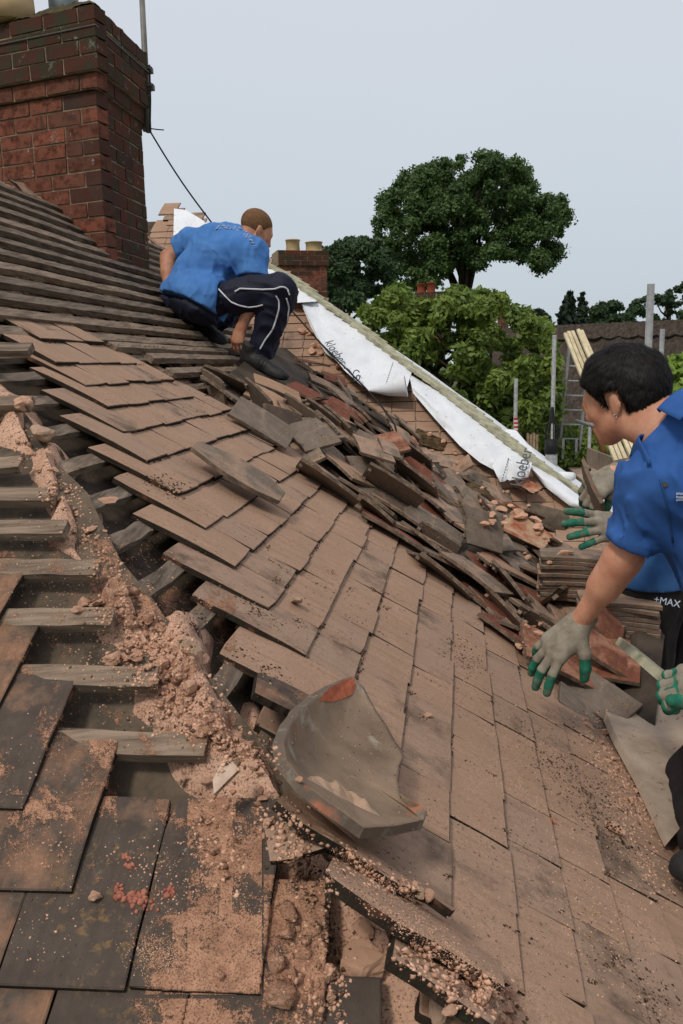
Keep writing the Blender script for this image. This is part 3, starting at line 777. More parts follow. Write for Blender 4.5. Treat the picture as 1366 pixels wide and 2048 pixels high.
def loose(x1, y1, x2, y2, roll=0, lift=.02, kind='tile_loose', half=False, short=1.0, label='weathered plain clay tile lying loose in the heap along the roof valley', group='loose tiles heaped along the valley', lift2=None, seed=None, size=None):
    a, n1 = surf(x1, y1, lift); b, n2 = surf(x2, y2, lift if lift2 is None else lift2)
    c = (a+b)/2; d = (b-a).normalized(); n = (n1+n2).normalized(); n = (n - d*n.dot(d)).normalized()
    side = d.cross(n).normalized()
    R = Matrix((side, -d, n)).transposed()          # columns: across, up the tile, normal
    if R.determinant() < 0: R = Matrix((-side, -d, n)).transposed()
    R = R @ Matrix.Rotation(math.radians(roll), 3, 'Y')
    o = bpy.data.objects.new('clay_tile', loose_mesh(kind, half, short, seed if seed is not None else random.randrange(9)))
    mat = Matrix.Translation(c) @ R.to_4x4()
    if size: mat = mat @ Matrix.Scale(size, 4)
    o.matrix_world = mat; link(o); tag(o, label, 'clay tile', group); return o
TL = [ # px head, px tail, roll, lift, kind, half, short, label
 (464, 838, 566, 900, -22, .05, 'tile_loose', 0, 1, 'broad dark tile at the left edge of the heap, nearest the intact courses'),
 (377, 764, 479, 838, 55, .03, 'tile_loose', 0, 1, 'leftmost loose tile tilted on its long edge below the bare battens'),
 (407, 770, 500, 838, 8, .03, 'tile_loose', 0, 1, None),
 (469, 788, 563, 880, 48, .06, 'tile_loose', 0, 1, None),
 (480, 786, 598, 842, -8, .03, 'tile_dusty_l', 0, 1, 'dusty buff tile lying flat just below the black boot'),
 (490, 762, 606, 812, -4, .03, 'tile_dusty_l', 0, 1, 'dusty buff tile directly under the toe of the black boot'),
 (562, 852, 660, 960, -30, .08, 'tile_loose', 0, 1, 'large dark grey tile standing out in front of the middle of the heap'),
 (590, 830, 672, 930, -20, .05, 'tile_loose', 0, 1, None),
 (626, 848, 700, 926, 30, .05, 'tile_loose', 0, 1, None),
 (640, 836, 716, 906, 34, .04, 'tile_loose', 0, 1, None),
 (704, 892, 744, 984, -12, .10, 'tile_loose', 0, 1, 'grey tile standing upright with its face to the camera left of the half tile'),
 (742, 906, 764, 984, -5, .12, 'tile_loose', 1, .85, 'narrow half width tile standing upright in the heap'),
 (728, 868, 800, 962, -38, .07, 'tile_red', 0, 1, 'tile with dark red underside standing on edge in the heap'),
 (580, 935, 712, 1026, 28, .03, 'tile_loose', 0, 1, 'long tile at the front edge of the heap beneath the upright tiles'),
 (712, 1036, 850, 1120, 22, .02, 'tile_loose', 0, 1, 'tile on the front edge of the heap below the thin splinter tile'),
 (724, 976, 812, 1030, 42, .07, 'tile_loose', 0, 1, None),
 (838, 1128, 922, 1196, 24, .02, 'tile_loose', 0, .9, None),
 (868, 1124, 1008, 1230, 6, .06, 'tile_loose', 0, 1, 'big dark plank like tile in the front of the heap, below the bonnet tile'),
 (964, 1246, 1092, 1344, 12, .03, 'tile_red', 0, 1, 'red brown tile whose lower end sits under the gloved fingers'),
 (1040, 1318, 1160, 1376, -14, .06, 'tile_red', 0, 1, 'broken red tile pressed down by the gloved hand'),
 (1150, 1390, 1250, 1440, -6, .04, 'tile_loose', 0, 1, 'dark tile lying on top of another beside the grey sheet'),
 (1128, 1398, 1220, 1470, 4, .008, 'tile_loose', 0, 1, 'lower dark tile half hidden beneath another beside the grey sheet'),
 (908, 1090, 980, 1112, -46, .10, 'tile_loose', 0, .75, 'square dark broken tile facing the camera left of the bonnet tile'),
 (960, 1142, 1056, 1188, 10, .05, 'tile_dusty_l', 0, 1, 'dusty tile lying right below the bonnet tile'),
 (988, 1166, 1056, 1250, 28, .05, 'tile_loose', 0, 1, None),
 (1052, 1168, 1140, 1206, 22, .05, 'tile_loose', 0, 1, None),
 (1036, 1192, 1108, 1214, -6, .03, 'tile_red', 0, .8, None),
 (1062, 1228, 1150, 1210, 60, .05, 'tile_loose', 0, .9, None),
 (1052, 1244, 1120, 1294, 10, .05, 'tile_loose', 0, 1, None),
 (1092, 1262, 1170, 1316, -4, .03, 'tile_loose', 0, 1, None),
 (1160, 1246, 1208, 1306, -14, .07, 'tile_dusty_l', 0, 1, 'pale broken tile with gnawed lower edge behind the gloved wrist'),
 (1140, 1312, 1196, 1350, 14, .05, 'tile_loose', 0, .8, None),
 (1240, 1258, 1206, 1350, 60, .13, 'tile_red', 0, 1, 'red tile standing steeply on edge beside the grey sheet'),
 (1246, 1312, 1218, 1388, 50, .10, 'tile_red', 0, .8, None),
 (1240, 1350, 1226, 1384, 20, .06, 'tile_red', 0, .5, None),
 (600, 800, 700, 850, -12, .03, 'tile_red', 0, 1, None), (640, 800, 740, 862, -6, .03, 'tile_red', 0, 1, None),
 (560, 770, 668, 830, -10, .03, 'tile_red', 0, 1, None), (610, 760, 690, 800, -4, .03, 'tile_loose', 0, 1, None),
 (700, 820, 766, 880, 20, .03, 'tile_loose', 0, 1, None), (716, 812, 790, 868, 8, .04, 'tile_loose', 0, 1, None),
 (794, 846, 826, 896, 30, .06, 'tile_loose', 0, 1, 'dark tile on edge at the end of the black cable'),
 (664, 868, 734, 918, 10, .03, 'tile_loose', 0, 1, None), (780, 900, 852, 950, 30, .05, 'tile_loose', 0, 1, None),
 (780, 950, 860, 1010, 34, .06, 'tile_loose', 0, 1, None), (800, 980, 872, 1034, 14, .04, 'tile_loose', 0, 1, None),
 (846, 1000, 920, 1062, 6, .03, 'tile_loose', 0, 1, None), (866, 964, 900, 1040, 20, .04, 'tile_loose', 0, 1, None),
 (820, 1040, 900, 1090, -6, .03, 'tile_loose', 0, 1, None), (800, 1062, 880, 1104, 12, .02, 'tile_loose', 0, 1, None),
 (748, 1010, 830, 1064, 16, .03, 'tile_dusty_l', 0, 1, None), (690, 986, 770, 1040, 20, .03, 'tile_dusty_l', 0, 1, None),
 (820, 1074, 900, 1136, 24, .02, 'tile_loose', 0, 1, None), (650, 920, 720, 980, 10, .03, 'tile_dusty_l', 0, 1, None),
 (940, 1190, 1010, 1240, 8, .01, 'tile_red', 0, 1, None), (1010, 1270, 1080, 1300, 30, .02, 'tile_loose', 0, 1, None),
]
M['tile_dusty_l'] = None
tile_mat('tile_dusty_l', srgb(172, 138, 112), srgb(118, 98, 82), srgb(84, 74, 66), .9, .4, .4, True)
GEN = ['weathered plain clay tile lying loose in the heap along the roof valley', 'dusty plain clay tile lying loose in the heap along the roof valley', 'reddish plain clay tile lying loose in the heap along the roof valley']
LOC = [(lambda x, y: x < 620 and y < 815, 'beside the black boot at the top of the heap'), (lambda x, y: x < 640, 'at the left end of the heap'), (lambda x, y: x < 720 and y < 850, 'in the heap below the large white sheet'), (lambda x, y: x < 740, 'in the front of the heap left of the upright tiles'),
 (lambda x, y: x < 840 and y < 920, 'in the heap around the end of the black cable'), (lambda x, y: x < 840, 'in the middle of the heap right of the upright tiles'), (lambda x, y: x < 940 and y < 1040, 'in the heap left of the mossy curved tiles'), (lambda x, y: x < 940, 'in the front of the heap before the square dark tile'),
 (lambda x, y: x < 1070 and y < 1130, 'in the heap around the pale bonnet tile'), (lambda x, y: x < 1070, 'in the lower heap above the gloved hand'), (lambda x, y: y < 1230, 'at the foot of the tile stack'), (lambda x, y: True, 'around the gloved hand at the low end of the heap')]
def genlab(kind, x=700, y=900, half=False, short=1.0):
    a = {'tile_loose': 'grey brown', 'tile_dusty_l': 'dusty buff', 'tile_red': 'reddish'}[kind]; b = 'narrow' if half else ('broken' if short < .95 else 'whole')
    return a + ' ' + b + ' tile ' + [t for f_, t in LOC if f_(x, y)][0]
rs = random.Random(5)
for i in range(175):     # underlayer of the heap
    s, t = rs.random(), rs.random()**.8
    a = lerp_poly(HB, s); b = lerp_poly(HT, s); x, y = a[0]*(1-t)+b[0]*t, a[1]*(1-t)+b[1]*t
    if s > .84 or (465 < x < 615 and 690 < y < 800): continue
    ang = rs.gauss(.68, .3); L = 52
    hf_ = rs.random() < .08; sh_ = rs.choice([1, 1, 1, .8, .7, .55])
    kd = rs.choices(['tile_loose', 'tile_dusty_l', 'tile_red'], [.66, .2, .14])[0]
    loose(x - L*math.cos(ang), y - L*math.sin(ang), x + L*math.cos(ang), y + L*math.sin(ang), rs.gauss(4, 22), rs.uniform(.004, .03), kd, hf_, sh_, genlab(kd, x, y, hf_, sh_), seed=rs.randrange(9))
for r in TL:
    kd = r[6]; loose(*r[:7], bool(r[7]), r[8], size=.8 if r[0] in (1150, 1128) else None, label= r[9] or genlab(kd, (r[0]+r[2])/2, (r[1]+r[3])/2, bool(r[7]), r[8]), group='loose tiles heaped along the valley' if not r[9] else None)
# the big loose tile lying across the intact courses
def big_loose():
    vs, fs, ms = tile_geo(.168, .268, .014, .006, 1, 31, 6, 9)
    a = PR.hit(372, 888, .035); b = PR.hit(575, 1008, .04); d = (b-a).normalized(); n = PR.n
    side = d.cross(n).normalized(); R = Matrix((-side, -d, n)).transposed()
    if R.determinant() < 0: R = Matrix((side, -d, n)).transposed()
    R = R @ Matrix.Rotation(math.radians(-7), 3, 'Y')
    mb = MB(); pts = []
    for v in vs:
        x, y = v.x, v.y - .134
        if y > .03: x = x*(1 - .62*((y-.03)/.104))
        if y < -.06: x = x*(1 - .45*((-y-.06)/.074)) 
        pts.append(Vector((x, y*1.12, v.z)))
    mb.add(pts, fs, ms); me = mb.mesh('clay_tile'); me.materials.append(M['tile_loose']); me.materials.append(M['tile_edge_loose'])
    o = bpy.data.objects.new('clay_tile', me); o.matrix_world = Matrix.Translation((a+b)/2) @ R.to_4x4(); link(o)
    tag(o, 'single dark grey loose tile lying askew on the intact dusty courses', 'clay tile')
big_loose()
# stack of sorted tiles
ORD = ['first', 'second', 'third', 'fourth', 'fifth', 'sixth', 'seventh', 'eighth', 'ninth', 'tenth', 'eleventh', 'twelfth']
stack_c = surf(1150, 1150, .0)[0]
sc0 = P(1150, 1112, 3.15)
xd = (P(1240, 1112, 3.1) - P(1110, 1104, 3.15)).normalized(); yd = Vector((-xd.y, xd.x, 0)).normalized()
for i in range(11):
    z = -i*.0155; kd = 'tile_dark_l' if i % 3 else 'tile_loose'
    o = bpy.data.objects.new('clay_tile', loose_mesh('tile_loose', False, 1.0, i)); 
    zd = xd.cross(yd)
    R = Matrix((yd, xd, -zd if zd.z < 0 else zd)).transposed()
    if R.determinant() < 0: R = Matrix((-yd, xd, zd)).transposed()
    R = R @ Matrix.Rotation(random.uniform(-.07, .07), 3, 'Z')
    o.matrix_world = Matrix.Translation(sc0 + Vector((random.uniform(-.008, .008), random.uniform(-.006, .006), z))) @ R.to_4x4(); link(o)
    tag(o, ORD[i] + ' tile from the top of the neat stack left of the bare forearm', 'clay tile', 'neatly stacked salvaged tiles')
for i in range(9):
    c = P(1236, 1200, 2.9) + Vector((0, 0, -i*.016)); o = bpy.data.objects.new('clay_tile', loose_mesh('tile_loose', False, 1.0, i+3))
    o.matrix_world = Matrix.Translation(c) @ R.to_4x4() @ Matrix.Rotation(random.uniform(-.1, .1), 4, 'Z'); link(o)
    tag(o, ORD[i] + ' tile from the top of the second stack, behind the bare forearm', 'clay tile', 'second stack of salvaged tiles')
# ------------------------------------------------------------ curved hip and valley tiles
def bonnet(name, label, outline, center, dish, w0, thick, matname, group=None, pl=PR, rings=14, sub=6, edgep=2.0, bias=(0, 0), mats=None, surfw=None):
    """dished tile: outline in photo pixels laid on the plane pl, rim raised by dish(angle index) above the centre"""
    n = len(outline); pts = []
    for i in range(n):
        a, b = outline[i], outline[(i+1) % n]
        for k in range(sub): t = k/sub; pts.append((a[0]*(1-t)+b[0]*t, a[1]*(1-t)+b[1]*t, (dish[i]*(1-t)+dish[(i+1) % n]*t)))
    # light smoothing of the outline
    m = len(pts); top = []
    def pos(x, y, w):
        return pl.hit(x, y, w) if surfw is None else surf(x, y, w)[0]
    base = pl.hit(center[0], center[1], w0) if surfw is None else surf(center[0], center[1], w0)[0]
    vs = [base]; fs = []
    for r in range(1, rings+1):
        f = r/rings
        for (x, y, w) in pts:
            xx, yy = center[0] + (x-center[0])*f, center[1] + (y-center[1])*f
            vs.append(pos(xx, yy, w0 + (w-w0)*f**edgep + .0015*noise.noise(Vector((xx*.03, yy*.03, 0)))))
    for k in range(m): fs.append((0, 1+k, 1+(k+1) % m))
    for r in range(rings-1):
        for k in range(m): a = 1+r*m+k; b = 1+r*m+(k+1) % m; fs.append((a, a+m, b+m, b))
    # orient upwards
    v0, v1, v2 = vs[fs[0][0]], vs[fs[0][1]], vs[fs[0][2]]
    if (v1-v0).cross(v2-v0).dot(pl.n) < 0: fs = [tuple(reversed(f)) for f in fs]
    # per vertex normals for the thickness
    N = [Vector((0, 0, 0)) for _ in vs]
    for f in fs:
        nn = (vs[f[1]]-vs[f[0]]).cross(vs[f[2]]-vs[f[0]])
        for i in f: N[i] += nn
    b0 = len(vs); low = [v - N[i].normalized()*thick for i, v in enumerate(vs)]
    fl_ = [tuple(i+b0 for i in reversed(f)) for f in fs]
    rim = [1+(rings-1)*m+k for k in range(m)]; side = []
    for k in range(m):
        a, b = rim[k], rim[(k+1) % m]; side.append((a, b, b+b0, a+b0))
    s0 = side[0]; 
    cc = sum((vs[i] for i in rim), Vector((0, 0, 0)))/m
    nn = (vs[s0[1]]-vs[s0[0]]).cross(low[s0[2]-b0]-vs[s0[0]])
    if nn.dot(vs[s0[0]]-cc) < 0: side = [tuple(reversed(f)) for f in side]
    mb = MB(); mb.add(vs + low, fs + fl_ + side, [0]*(len(fs)+len(fl_)) + [1]*len(side), .4)
    o = mb.build(name, mats or [M[matname], M['tile_edge']]); 
    for i, p in enumerate(o.data.polygons): p.use_smooth = p.material_index == 0
    return tag(o, label, 'hip tile', group)
def bonnet_mat():
    k = MT('bonnet', .88, .12)
    c = k.mix(k.noise(9, 5, .6, lo=.35, hi=.7), srgb(148, 126, 104), srgb(112, 94, 78))
    c = k.mix(k.map(k.noise(18, 4, .6), .67, .73), c, srgb(158, 104, 78)); c = k.mix(k.map(k.noise(7, 5, .7), .56, .66), c, srgb(168, 158, 140))
    c = k.mix(k.voro(60, .12, .06), c, srgb(40, 34, 30)); k.color(c); k.bump(k.noise(140, 5, .7), .35, .002); M['bonnet'] = k.m
    k = MT('bonnet_edge', .9, .15)
    c = k.mix(k.map(k.noise(9, 4, .6), .58, .64), srgb(104, 90, 78), srgb(160, 104, 80)); c = k.mix(k.map(k.noise(22, 5, .7), .55, .62), c, srgb(120, 112, 98)); k.color(c); k.bump(k.noise(140, 5, .7), .5, .003); M['bonnet_edge'] = k.m
bonnet_mat()
OUT = [(706, 1352), (728, 1375), (752, 1420), (774, 1452), (790, 1482), (802, 1498), (807, 1512), (798, 1530), (795, 1562), (800, 1596), (822, 1620), (846, 1640), (790, 1652), (728, 1656), (700, 1635), (655, 1603), (605, 1565), (570, 1520), (565, 1488), (578, 1452), (596, 1425), (630, 1395), (668, 1370)]
W_ = [.060, .050, .045, .045, .045, .045, .045, .045, .05, .055, .06, .065, .07, .105, .110, .112, .112, .115, .115, .105, .09, .08, .07]
bon = bonnet('bonnet_tile', 'large broken concave bonnet hip tile with orange chipped tip in the foreground', OUT, (672, 1520), W_, .035, .014, 'bonnet', mats=[M['bonnet'], M['bonnet_edge']], edgep=2.6, rings=18)
k = MT('fresh_break', .9, .1); k.color(k.mix(k.noise(80, 4, .6, lo=.4, hi=.65), srgb(190, 108, 78), srgb(164, 92, 68))); k.bump(k.noise(200, 4), .6, .002); M['fresh_break'] = k.m
# fresh orange break along the upper left rim
mb = MB(); ring = [(645, 1384), (668, 1371), (690, 1360), (706, 1354), (712, 1368), (706, 1388), (684, 1398), (662, 1404), (640, 1402)]
HB_ = Hits([bon]); vs = []
for x, y in ring + [(676, 1382)]:
    h, n = HB_.px(x, y)
    if h is None: h = PR.hit(x, y, .08)
    vs.append(h*.9985)
mb.add(vs, [(i, (i+1) % len(ring), len(ring)) for i in range(len(ring))]); mb.build('fresh_break', M['fresh_break'], bon)
# mortar still stuck along the lower inside
mb = MB()
def mo(s, t):
    x, y = lerp_poly([(612, 1556), (650, 1572), (690, 1590), (725, 1612), (760, 1632)], s); y += (t-.5)*30*(1-.6*abs(2*s-1)) - 2; x += (t-.5)*8
    h, n = HB_.px(x, y)
    if h is None: h = PR.hit(x, y, .06); n = PR.n
    e = math.sin(math.pi*t)*math.sin(math.pi*min(1, max(0, s)))**.5
    return h + Vector((0, 0, 1))*(.010*e*(1+1.2*noise.noise(h*60)) - .002)
mb.grid(mo, 60, 14); mb.build('mortar_remains', M['mortar_pale'], bon, smooth=True)
# hip tile halves lying along the hip, foreground
def long_tile(label, pl, up, lo, w1, w2, bulge, mat='tile_dusty', th=.014, name='bonnet_tile', nu=24, nv=8, seedz=0):
    def fn(s, t):
        a = lerp_poly(up, s); b = lerp_poly(lo, s); x, y = a[0]*(1-t)+b[0]*t, a[1]*(1-t)+b[1]*t
        return pl.hit(x, y, w1*(1-t)+w2*t + bulge*math.sin(math.pi*t) + .003*noise.noise(Vector((s*9, t*5, seedz))))
    mb = MB(); mb.grid(fn, nu, nv, thick=th, nrm=pl.n); mb.m = [0]*(nu*nv*2) + [1]*(len(mb.m)-2*nu*nv)
    vs = mb.v; f = mb.f[0]; a, b, c = [Vector(vs[i]) for i in f[:3]]
    if (b-a).cross(c-a).dot(pl.n) < 0: mb.f = [tuple(reversed(f)) for f in mb.f]
    o = mb.build(name, [M[mat], M['tile_edge']]); return tag(o, label, 'hip tile')
long_tile('dusty broken hip tile wedged under the large concave bonnet tile', PR, [(575, 1580), (640, 1625), (720, 1690), (800, 1745), (880, 1800), (912, 1818)], [(553, 1602), (610, 1650), (700, 1702), (790, 1765), (860, 1790), (905, 1822)], .03, .055, .008, seedz=1)
long_tile('long pale edged hip tile lying diagonally over the dark gap below the bonnet tile', PR, [(668, 1712), (740, 1750), (820, 1800), (900, 1850), (1000, 1925)], [(650, 1745), (720, 1795), (800, 1848), (880, 1890), (1010, 1975)], .03, .07, .012, 'tile_dusty', .018, seedz=2)
long_tile('lowest broken hip tile lying diagonally at the bottom of the rubble', PR, [(795, 1850), (870, 1900), (960, 1965), (1010, 2010)], [(785, 1915), (850, 1955), (900, 1990), (985, 2050)], .02, .06, .01, 'tile_dusty', .018, seedz=3)
long_tile('small broken tile piece with red fractured edge near the bonnet tile', PL, [(528, 1650), (580, 1640), (620, 1668), (652, 1690)], [(540, 1722), (570, 1720), (610, 1708), (655, 1694)], .03, .045, .004, 'tile_dusty', .012, name='tile_fragment', nu=10, nv=5, seedz=4)
long_tile('dark broken tile standing at the hip left of the bonnet tile', PR, [(516, 1345), (560, 1360), (610, 1385), (655, 1410)], [(510, 1385), (540, 1400), (590, 1425), (640, 1440)], .01, .045, .004, 'tile_dark', .014, name='tile_fragment', nu=14, nv=5, seedz=5)
# bonnets, valley tiles in the heap
def arc_tile(label, x, y, lift, ax, roll, pitch_, R=.11, arc=1.9, l=.22, kind='tile_loose', name='bonnet_tile', flip=False, taper=.75, mats=None):
    c, n = surf(x, y, lift); d = (surf(x + 10*math.cos(ax), y + 10*math.sin(ax), lift)[0] - c).normalized()
    d = (d + n*math.tan(pitch_)).normalized(); side = d.cross(n).normalized(); n = side.cross(d).normalized()
    Rm = Matrix((side, d, n)).transposed()
    if Rm.determinant() < 0: Rm = Matrix((-side, d, n)).transposed()
    Rm = Rm @ Matrix.Rotation(math.radians(roll), 3, 'Y')
    mb = MB(); t = .014; nu, nv = 14, 6; vs = []; sgn = -1 if flip else 1; rd = random.Random(int(x))
    for lay in (0, 1):
        for j in range(nv+1):
            k = 1 - (1-taper)*(j/nv)
            for i in range(nu+1):
                a = (i/nu - .5)*arc; r = (R + (t if lay else 0))*k
                yy = (j/nv - .5)*l + (rd.uniform(-.012, .012) if j in (0, nv) else 0)
                vs.append(Rm @ Vector((r*math.sin(a), yy, sgn*(r*math.cos(a) - R))) + c)
    S = (nu+1)*(nv+1); fs, ms = [], []
    for j in range(nv):
        for i in range(nu):
            q = [j*(nu+1)+i, j*(nu+1)+i+1, (j+1)*(nu+1)+i+1, (j+1)*(nu+1)+i]; fs.append(tuple(q)); fs.append(tuple(S+z for z in reversed(q))); ms += [0, 0]
    rim = [i for i in range(nu+1)] + [j*(nu+1)+nu for j in range(1, nv+1)] + [nv*(nu+1)+i for i in range(nu-1, -1, -1)] + [j*(nu+1) for j in range(nv-1, 0, -1)]
    for k in range(len(rim)): a, b = rim[k], rim[(k+1) % len(rim)]; fs.append((b, a, a+S, b+S)); ms.append(1)
    mb.add(vs, fs, ms, .4); o = mb.build(name, mats or [M[kind], M['tile_edge']]); return tag(o, label, 'hip tile')
k = MT('bonnet_pale', .92, .1); c = k.mix(k.noise(12, 5, .6, lo=.4, hi=.6), srgb(176, 148, 122), srgb(150, 86, 62)); k.color(k.mix(k.voro(60, .12, .05), c, srgb(96, 80, 66))); k.bump(k.noise(160, 4), .5, .003); M['bonnet_pale'] = k.m
k = MT('mossy_tile', .96, .08); c = k.mix(k.noise(22, 6, .7, lo=.42, hi=.56), srgb(70, 54, 40), srgb(104, 86, 58)); k.color(k.mix(k.map(k.noise(60, 4), .6, .66), c, srgb(36, 34, 30))); k.bump(k.noise(70, 6, .75), 1, .012); M['mossy_tile'] = k.m
arc_tile('pale concave bonnet tile with reddish inside lying in the middle of the heap', 1030, 1100, .07, .55, 16, -.1, .12, 1.7, .21, name='bonnet_tile', flip=True, mats=[M['bonnet_pale'], M['bonnet_pale']])
arc_tile('black curved hip tile lying on its side above the tile stack', 1092, 1046, .05, .15, 30, 0, .09, 2.0, .24, 'tile_loose', mats=[M['felt'], M['tile_edge']])
arc_tile('moss covered curved tile resting in the valley left of the membrane flap', 966, 1000, .05, 1.0, -10, .1, .13, 1.8, .25, mats=[M['mossy_tile'], M['mossy_tile']])
arc_tile('second mossy curved tile just below the other one', 1016, 1052, .06, .7, 20, 0, .09, 2.2, .22, mats=[M['mossy_tile'], M['mossy_tile']])
arc_tile('pinkish broken valley tile below the lettered membrane flap', 1044, 992, .06, .8, -20, .2, .11, 1.6, .2, mats=[M['bonnet_pale'], M['tile_edge']], flip=True)
arc_tile('dark curved tile fragment between the bonnet tile and the stack', 1078, 1108, .03, -.5, 40, 0, .1, 1.6, .18, 'tile_loose')
arc_tile('dark curved tile on the wing roof near the cable end', 862, 884, .05, .3, -10, 0, .12, 1.5, .2, mats=[M['mossy_tile'], M['tile_edge']])
# ------------------------------------------------------------ rubble, fragments, grit
bpy.context.view_layer.update()
HX = Hits([o_ for o_ in COL.objects if o_.type == 'MESH' and not o_.name.startswith(('aerial', 'roofing_m', 'printed', 'lettering'))])
def lump_mesh(seed, flat=.7, sub=2, kind='mortar', rough=.35, name='mortar_lump'):
    import bmesh
    bm = bmesh.new(); bmesh.ops.create_icosphere(bm, subdivisions=sub, radius=1.0); rd = random.Random(seed)
    planes = [(Vector((rd.gauss(0, 1), rd.gauss(0, 1), rd.gauss(0, 1))).normalized(), rd.uniform(.45, .85)) for _ in range(9)]
    off = Vector((seed*3.1, 0, 0))
    for v in bm.verts:
        p = v.co.copy()
        for n, d in planes:
            q = p.dot(n)
            if q > d: p -= n*(q-d)*.96
        p *= 1 + rough*.5*noise.noise(p*1.6 + off) + rough*.35*noise.noise(p*4.5 + off) + rough*.22*noise.noise(p*11 + off)
        p.z *= flat; v.co = p
    me = bpy.data.meshes.new(name); bm.to_mesh(me); bm.free(); me.materials.append(M[kind]); return me
LUMPS = {k: [lump_mesh(i + 40*j, rnd_, 3, k) for i, rnd_ in enumerate([.8, .6, .9, .5, .7, .65, .4, .75])] for j, k in enumerate(['mortar', 'mortar_pale'])}
SHARD = [lump_mesh(200+i, .22, 2, m_, .2, 'tile_shard') for i, m_ in enumerate(['tile_red_s', 'tile_red_s', 'mortar', 'tile_red_s'] if 'tile_red_s' in M else ['mortar']*4)]
def lump(x, y, r_px, label, group=None, kind='mortar', var=None, sq=(1, 1), rot=None, sink=.25, name='mortar_lump'):
    h, n = HX.px(x, y)
    if h is None: return
    F_ = proj(h)[2]; r = r_px/F_PX*F_; me = LUMPS[kind][(random.randrange(8) if var is None else var) % 8]
    o = bpy.data.objects.new(name, me); rz = random.uniform(0, 6.3) if rot is None else rot
    o.rotation_euler = (random.uniform(-.5, .5), random.uniform(-.5, .5), rz); o.scale = (r*sq[0], r*sq[1], r*random.uniform(.8, 1.05))
    if n.z < 0: n = -n
    o.location = h + n*r*(.55 - sink); link(o); tag(o, label, 'mortar lump', group); return o
BIG = [(86, 880, 30, (1.3, .8), 'pink mortar lump on the felt at the far left edge under the dark tile'), (42, 818, 22, (1.2, .9), 'small pink mortar lump at the left edge above the dusty trail'), (212, 1005, 14, (1, 1.5), 'upright finger of mortar on the felt beside the tenth edge tile'),
 (181, 1062, 12, (1, 1), None), (372, 1298, 22, (1.2, 1), 'pale mortar lump at the right edge of the rubble trail'), (228, 1328, 22, (1, 1), None), (265, 1318, 20, (1, 1), None), (330, 1330, 22, (1.3, .8), None), (170, 1210, 16, (1, 1), None), (208, 1205, 17, (1, 1), None), (190, 1212, 12, (1, 1), None), (155, 1222, 14, (1, 1), None),
 (400, 1460, 26, (1.3, .9), 'flat pinkish lump where the last pale batten ends'), (436, 1476, 16, (1.3, .9), None), (490, 1510, 18, (1, 1), None), (470, 1525, 16, (1.2, .7), None), (512, 1530, 12, (1, 1), None),
 (362, 1355, 18, (1, 1), None), (385, 1380, 20, (1, 1), None), (380, 1400, 14, (1, 1), None), (340, 1395, 16, (1, 1), None), (300, 1240, 22, (1.2, .8), None), (262, 1250, 16, (1, 1), None), (420, 1560, 14, (.6, 1.6), None),
 (735, 1860, 24, (1, 1), 'rounded mortar lump above the largest lump'), (735, 1950, 52, (1, 1), 'largest mortar lump at the bottom centre'), (660, 1955, 20, (1, 1), None), (663, 1995, 15, (1, .8), None),
 (560, 1995, 36, (.8, 1.3), 'tall flat mortar slab lying on the tile at the bottom left of centre'), (556, 1935, 22, (1, .9), None), (585, 1958, 22, (.6, 1.2), None), (600, 1960, 12, (1, 1), None), (572, 1875, 26, (.9, .8), 'thin flat mortar flake on the lowest left slope tile'), (580, 1830, 24, (1.2, .8), 'cracked mortar flake high on the lowest left slope tile'),
 (668, 1892, 10, (1, 1), None), (600, 1560, 10, (1.4, .7), None), (525, 1600, 10, (1, 1), None), (522, 1582, 10, (1, 1), None), (536, 1650, 14, (1, .8), None),
 (960, 2000, 26, (1.4, .8), 'long mortar lump on the lowest broken hip tile'), (955, 1975, 16, (1.6, .7), None), (1015, 1990, 18, (1, 1), None), (1012, 2025, 18, (1, 1), None), (995, 2035, 15, (1, 1), None), (870, 2030, 30, (1.6, .7), 'wide mortar lump cut by the bottom edge of the picture'), (900, 2015, 16, (1, 1), None),
 (840, 1792, 13, (1, 1), None), (858, 1796, 14, (1, 1), None), (838, 1806, 9, (1, 1), None), (430, 1705, 11, (1, 1), None), (448, 1735, 11, (1, 1), None), (452, 1752, 10, (1, 1), None), (400, 1640, 10, (1, 1), None), (466, 1688, 10, (1, 1), None),
 (190, 1795, 15, (1, 1.2), 'pale pink lump on the dark left slope tiles'), (440, 1952, 13, (1, 1), None), (1222, 1660, 18, (1.5, .7), 'pinkish stone on the dusty lower right courses'), (1308, 1648, 13, (1.4, .8), 'flat pink stone near the dark kneeling trouser leg'), (854, 1432, 9, (1, 1), 'small brown stone on the vertical fan joint right of the bonnet tile'), (590, 1210, 18, (1.3, .6), 'thin orange flake lying on the edge of a fan course')]
GL = 'pink lime mortar lump lying in the rubble trail along the stripped hip'; GG = 'mortar lumps along the stripped hip'
for (x, y, r, sq, lab) in BIG: lump(sink=.05 if r > 17 else .2, x=x, y=y, r_px=r*1.08, label=lab or ('medium sized mortar lump ' + ('in the lower rubble around the largest lump' if y > 1780 else 'in the upper rubble trail' if y < 1280 else 'in the rubble between the battens and the bonnet tile' if y < 1600 else 'on the dark tiles left of the bonnet tile')), group=None if lab else GG, sq=sq, kind='mortar' if random.random() < .75 else 'mortar_pale')
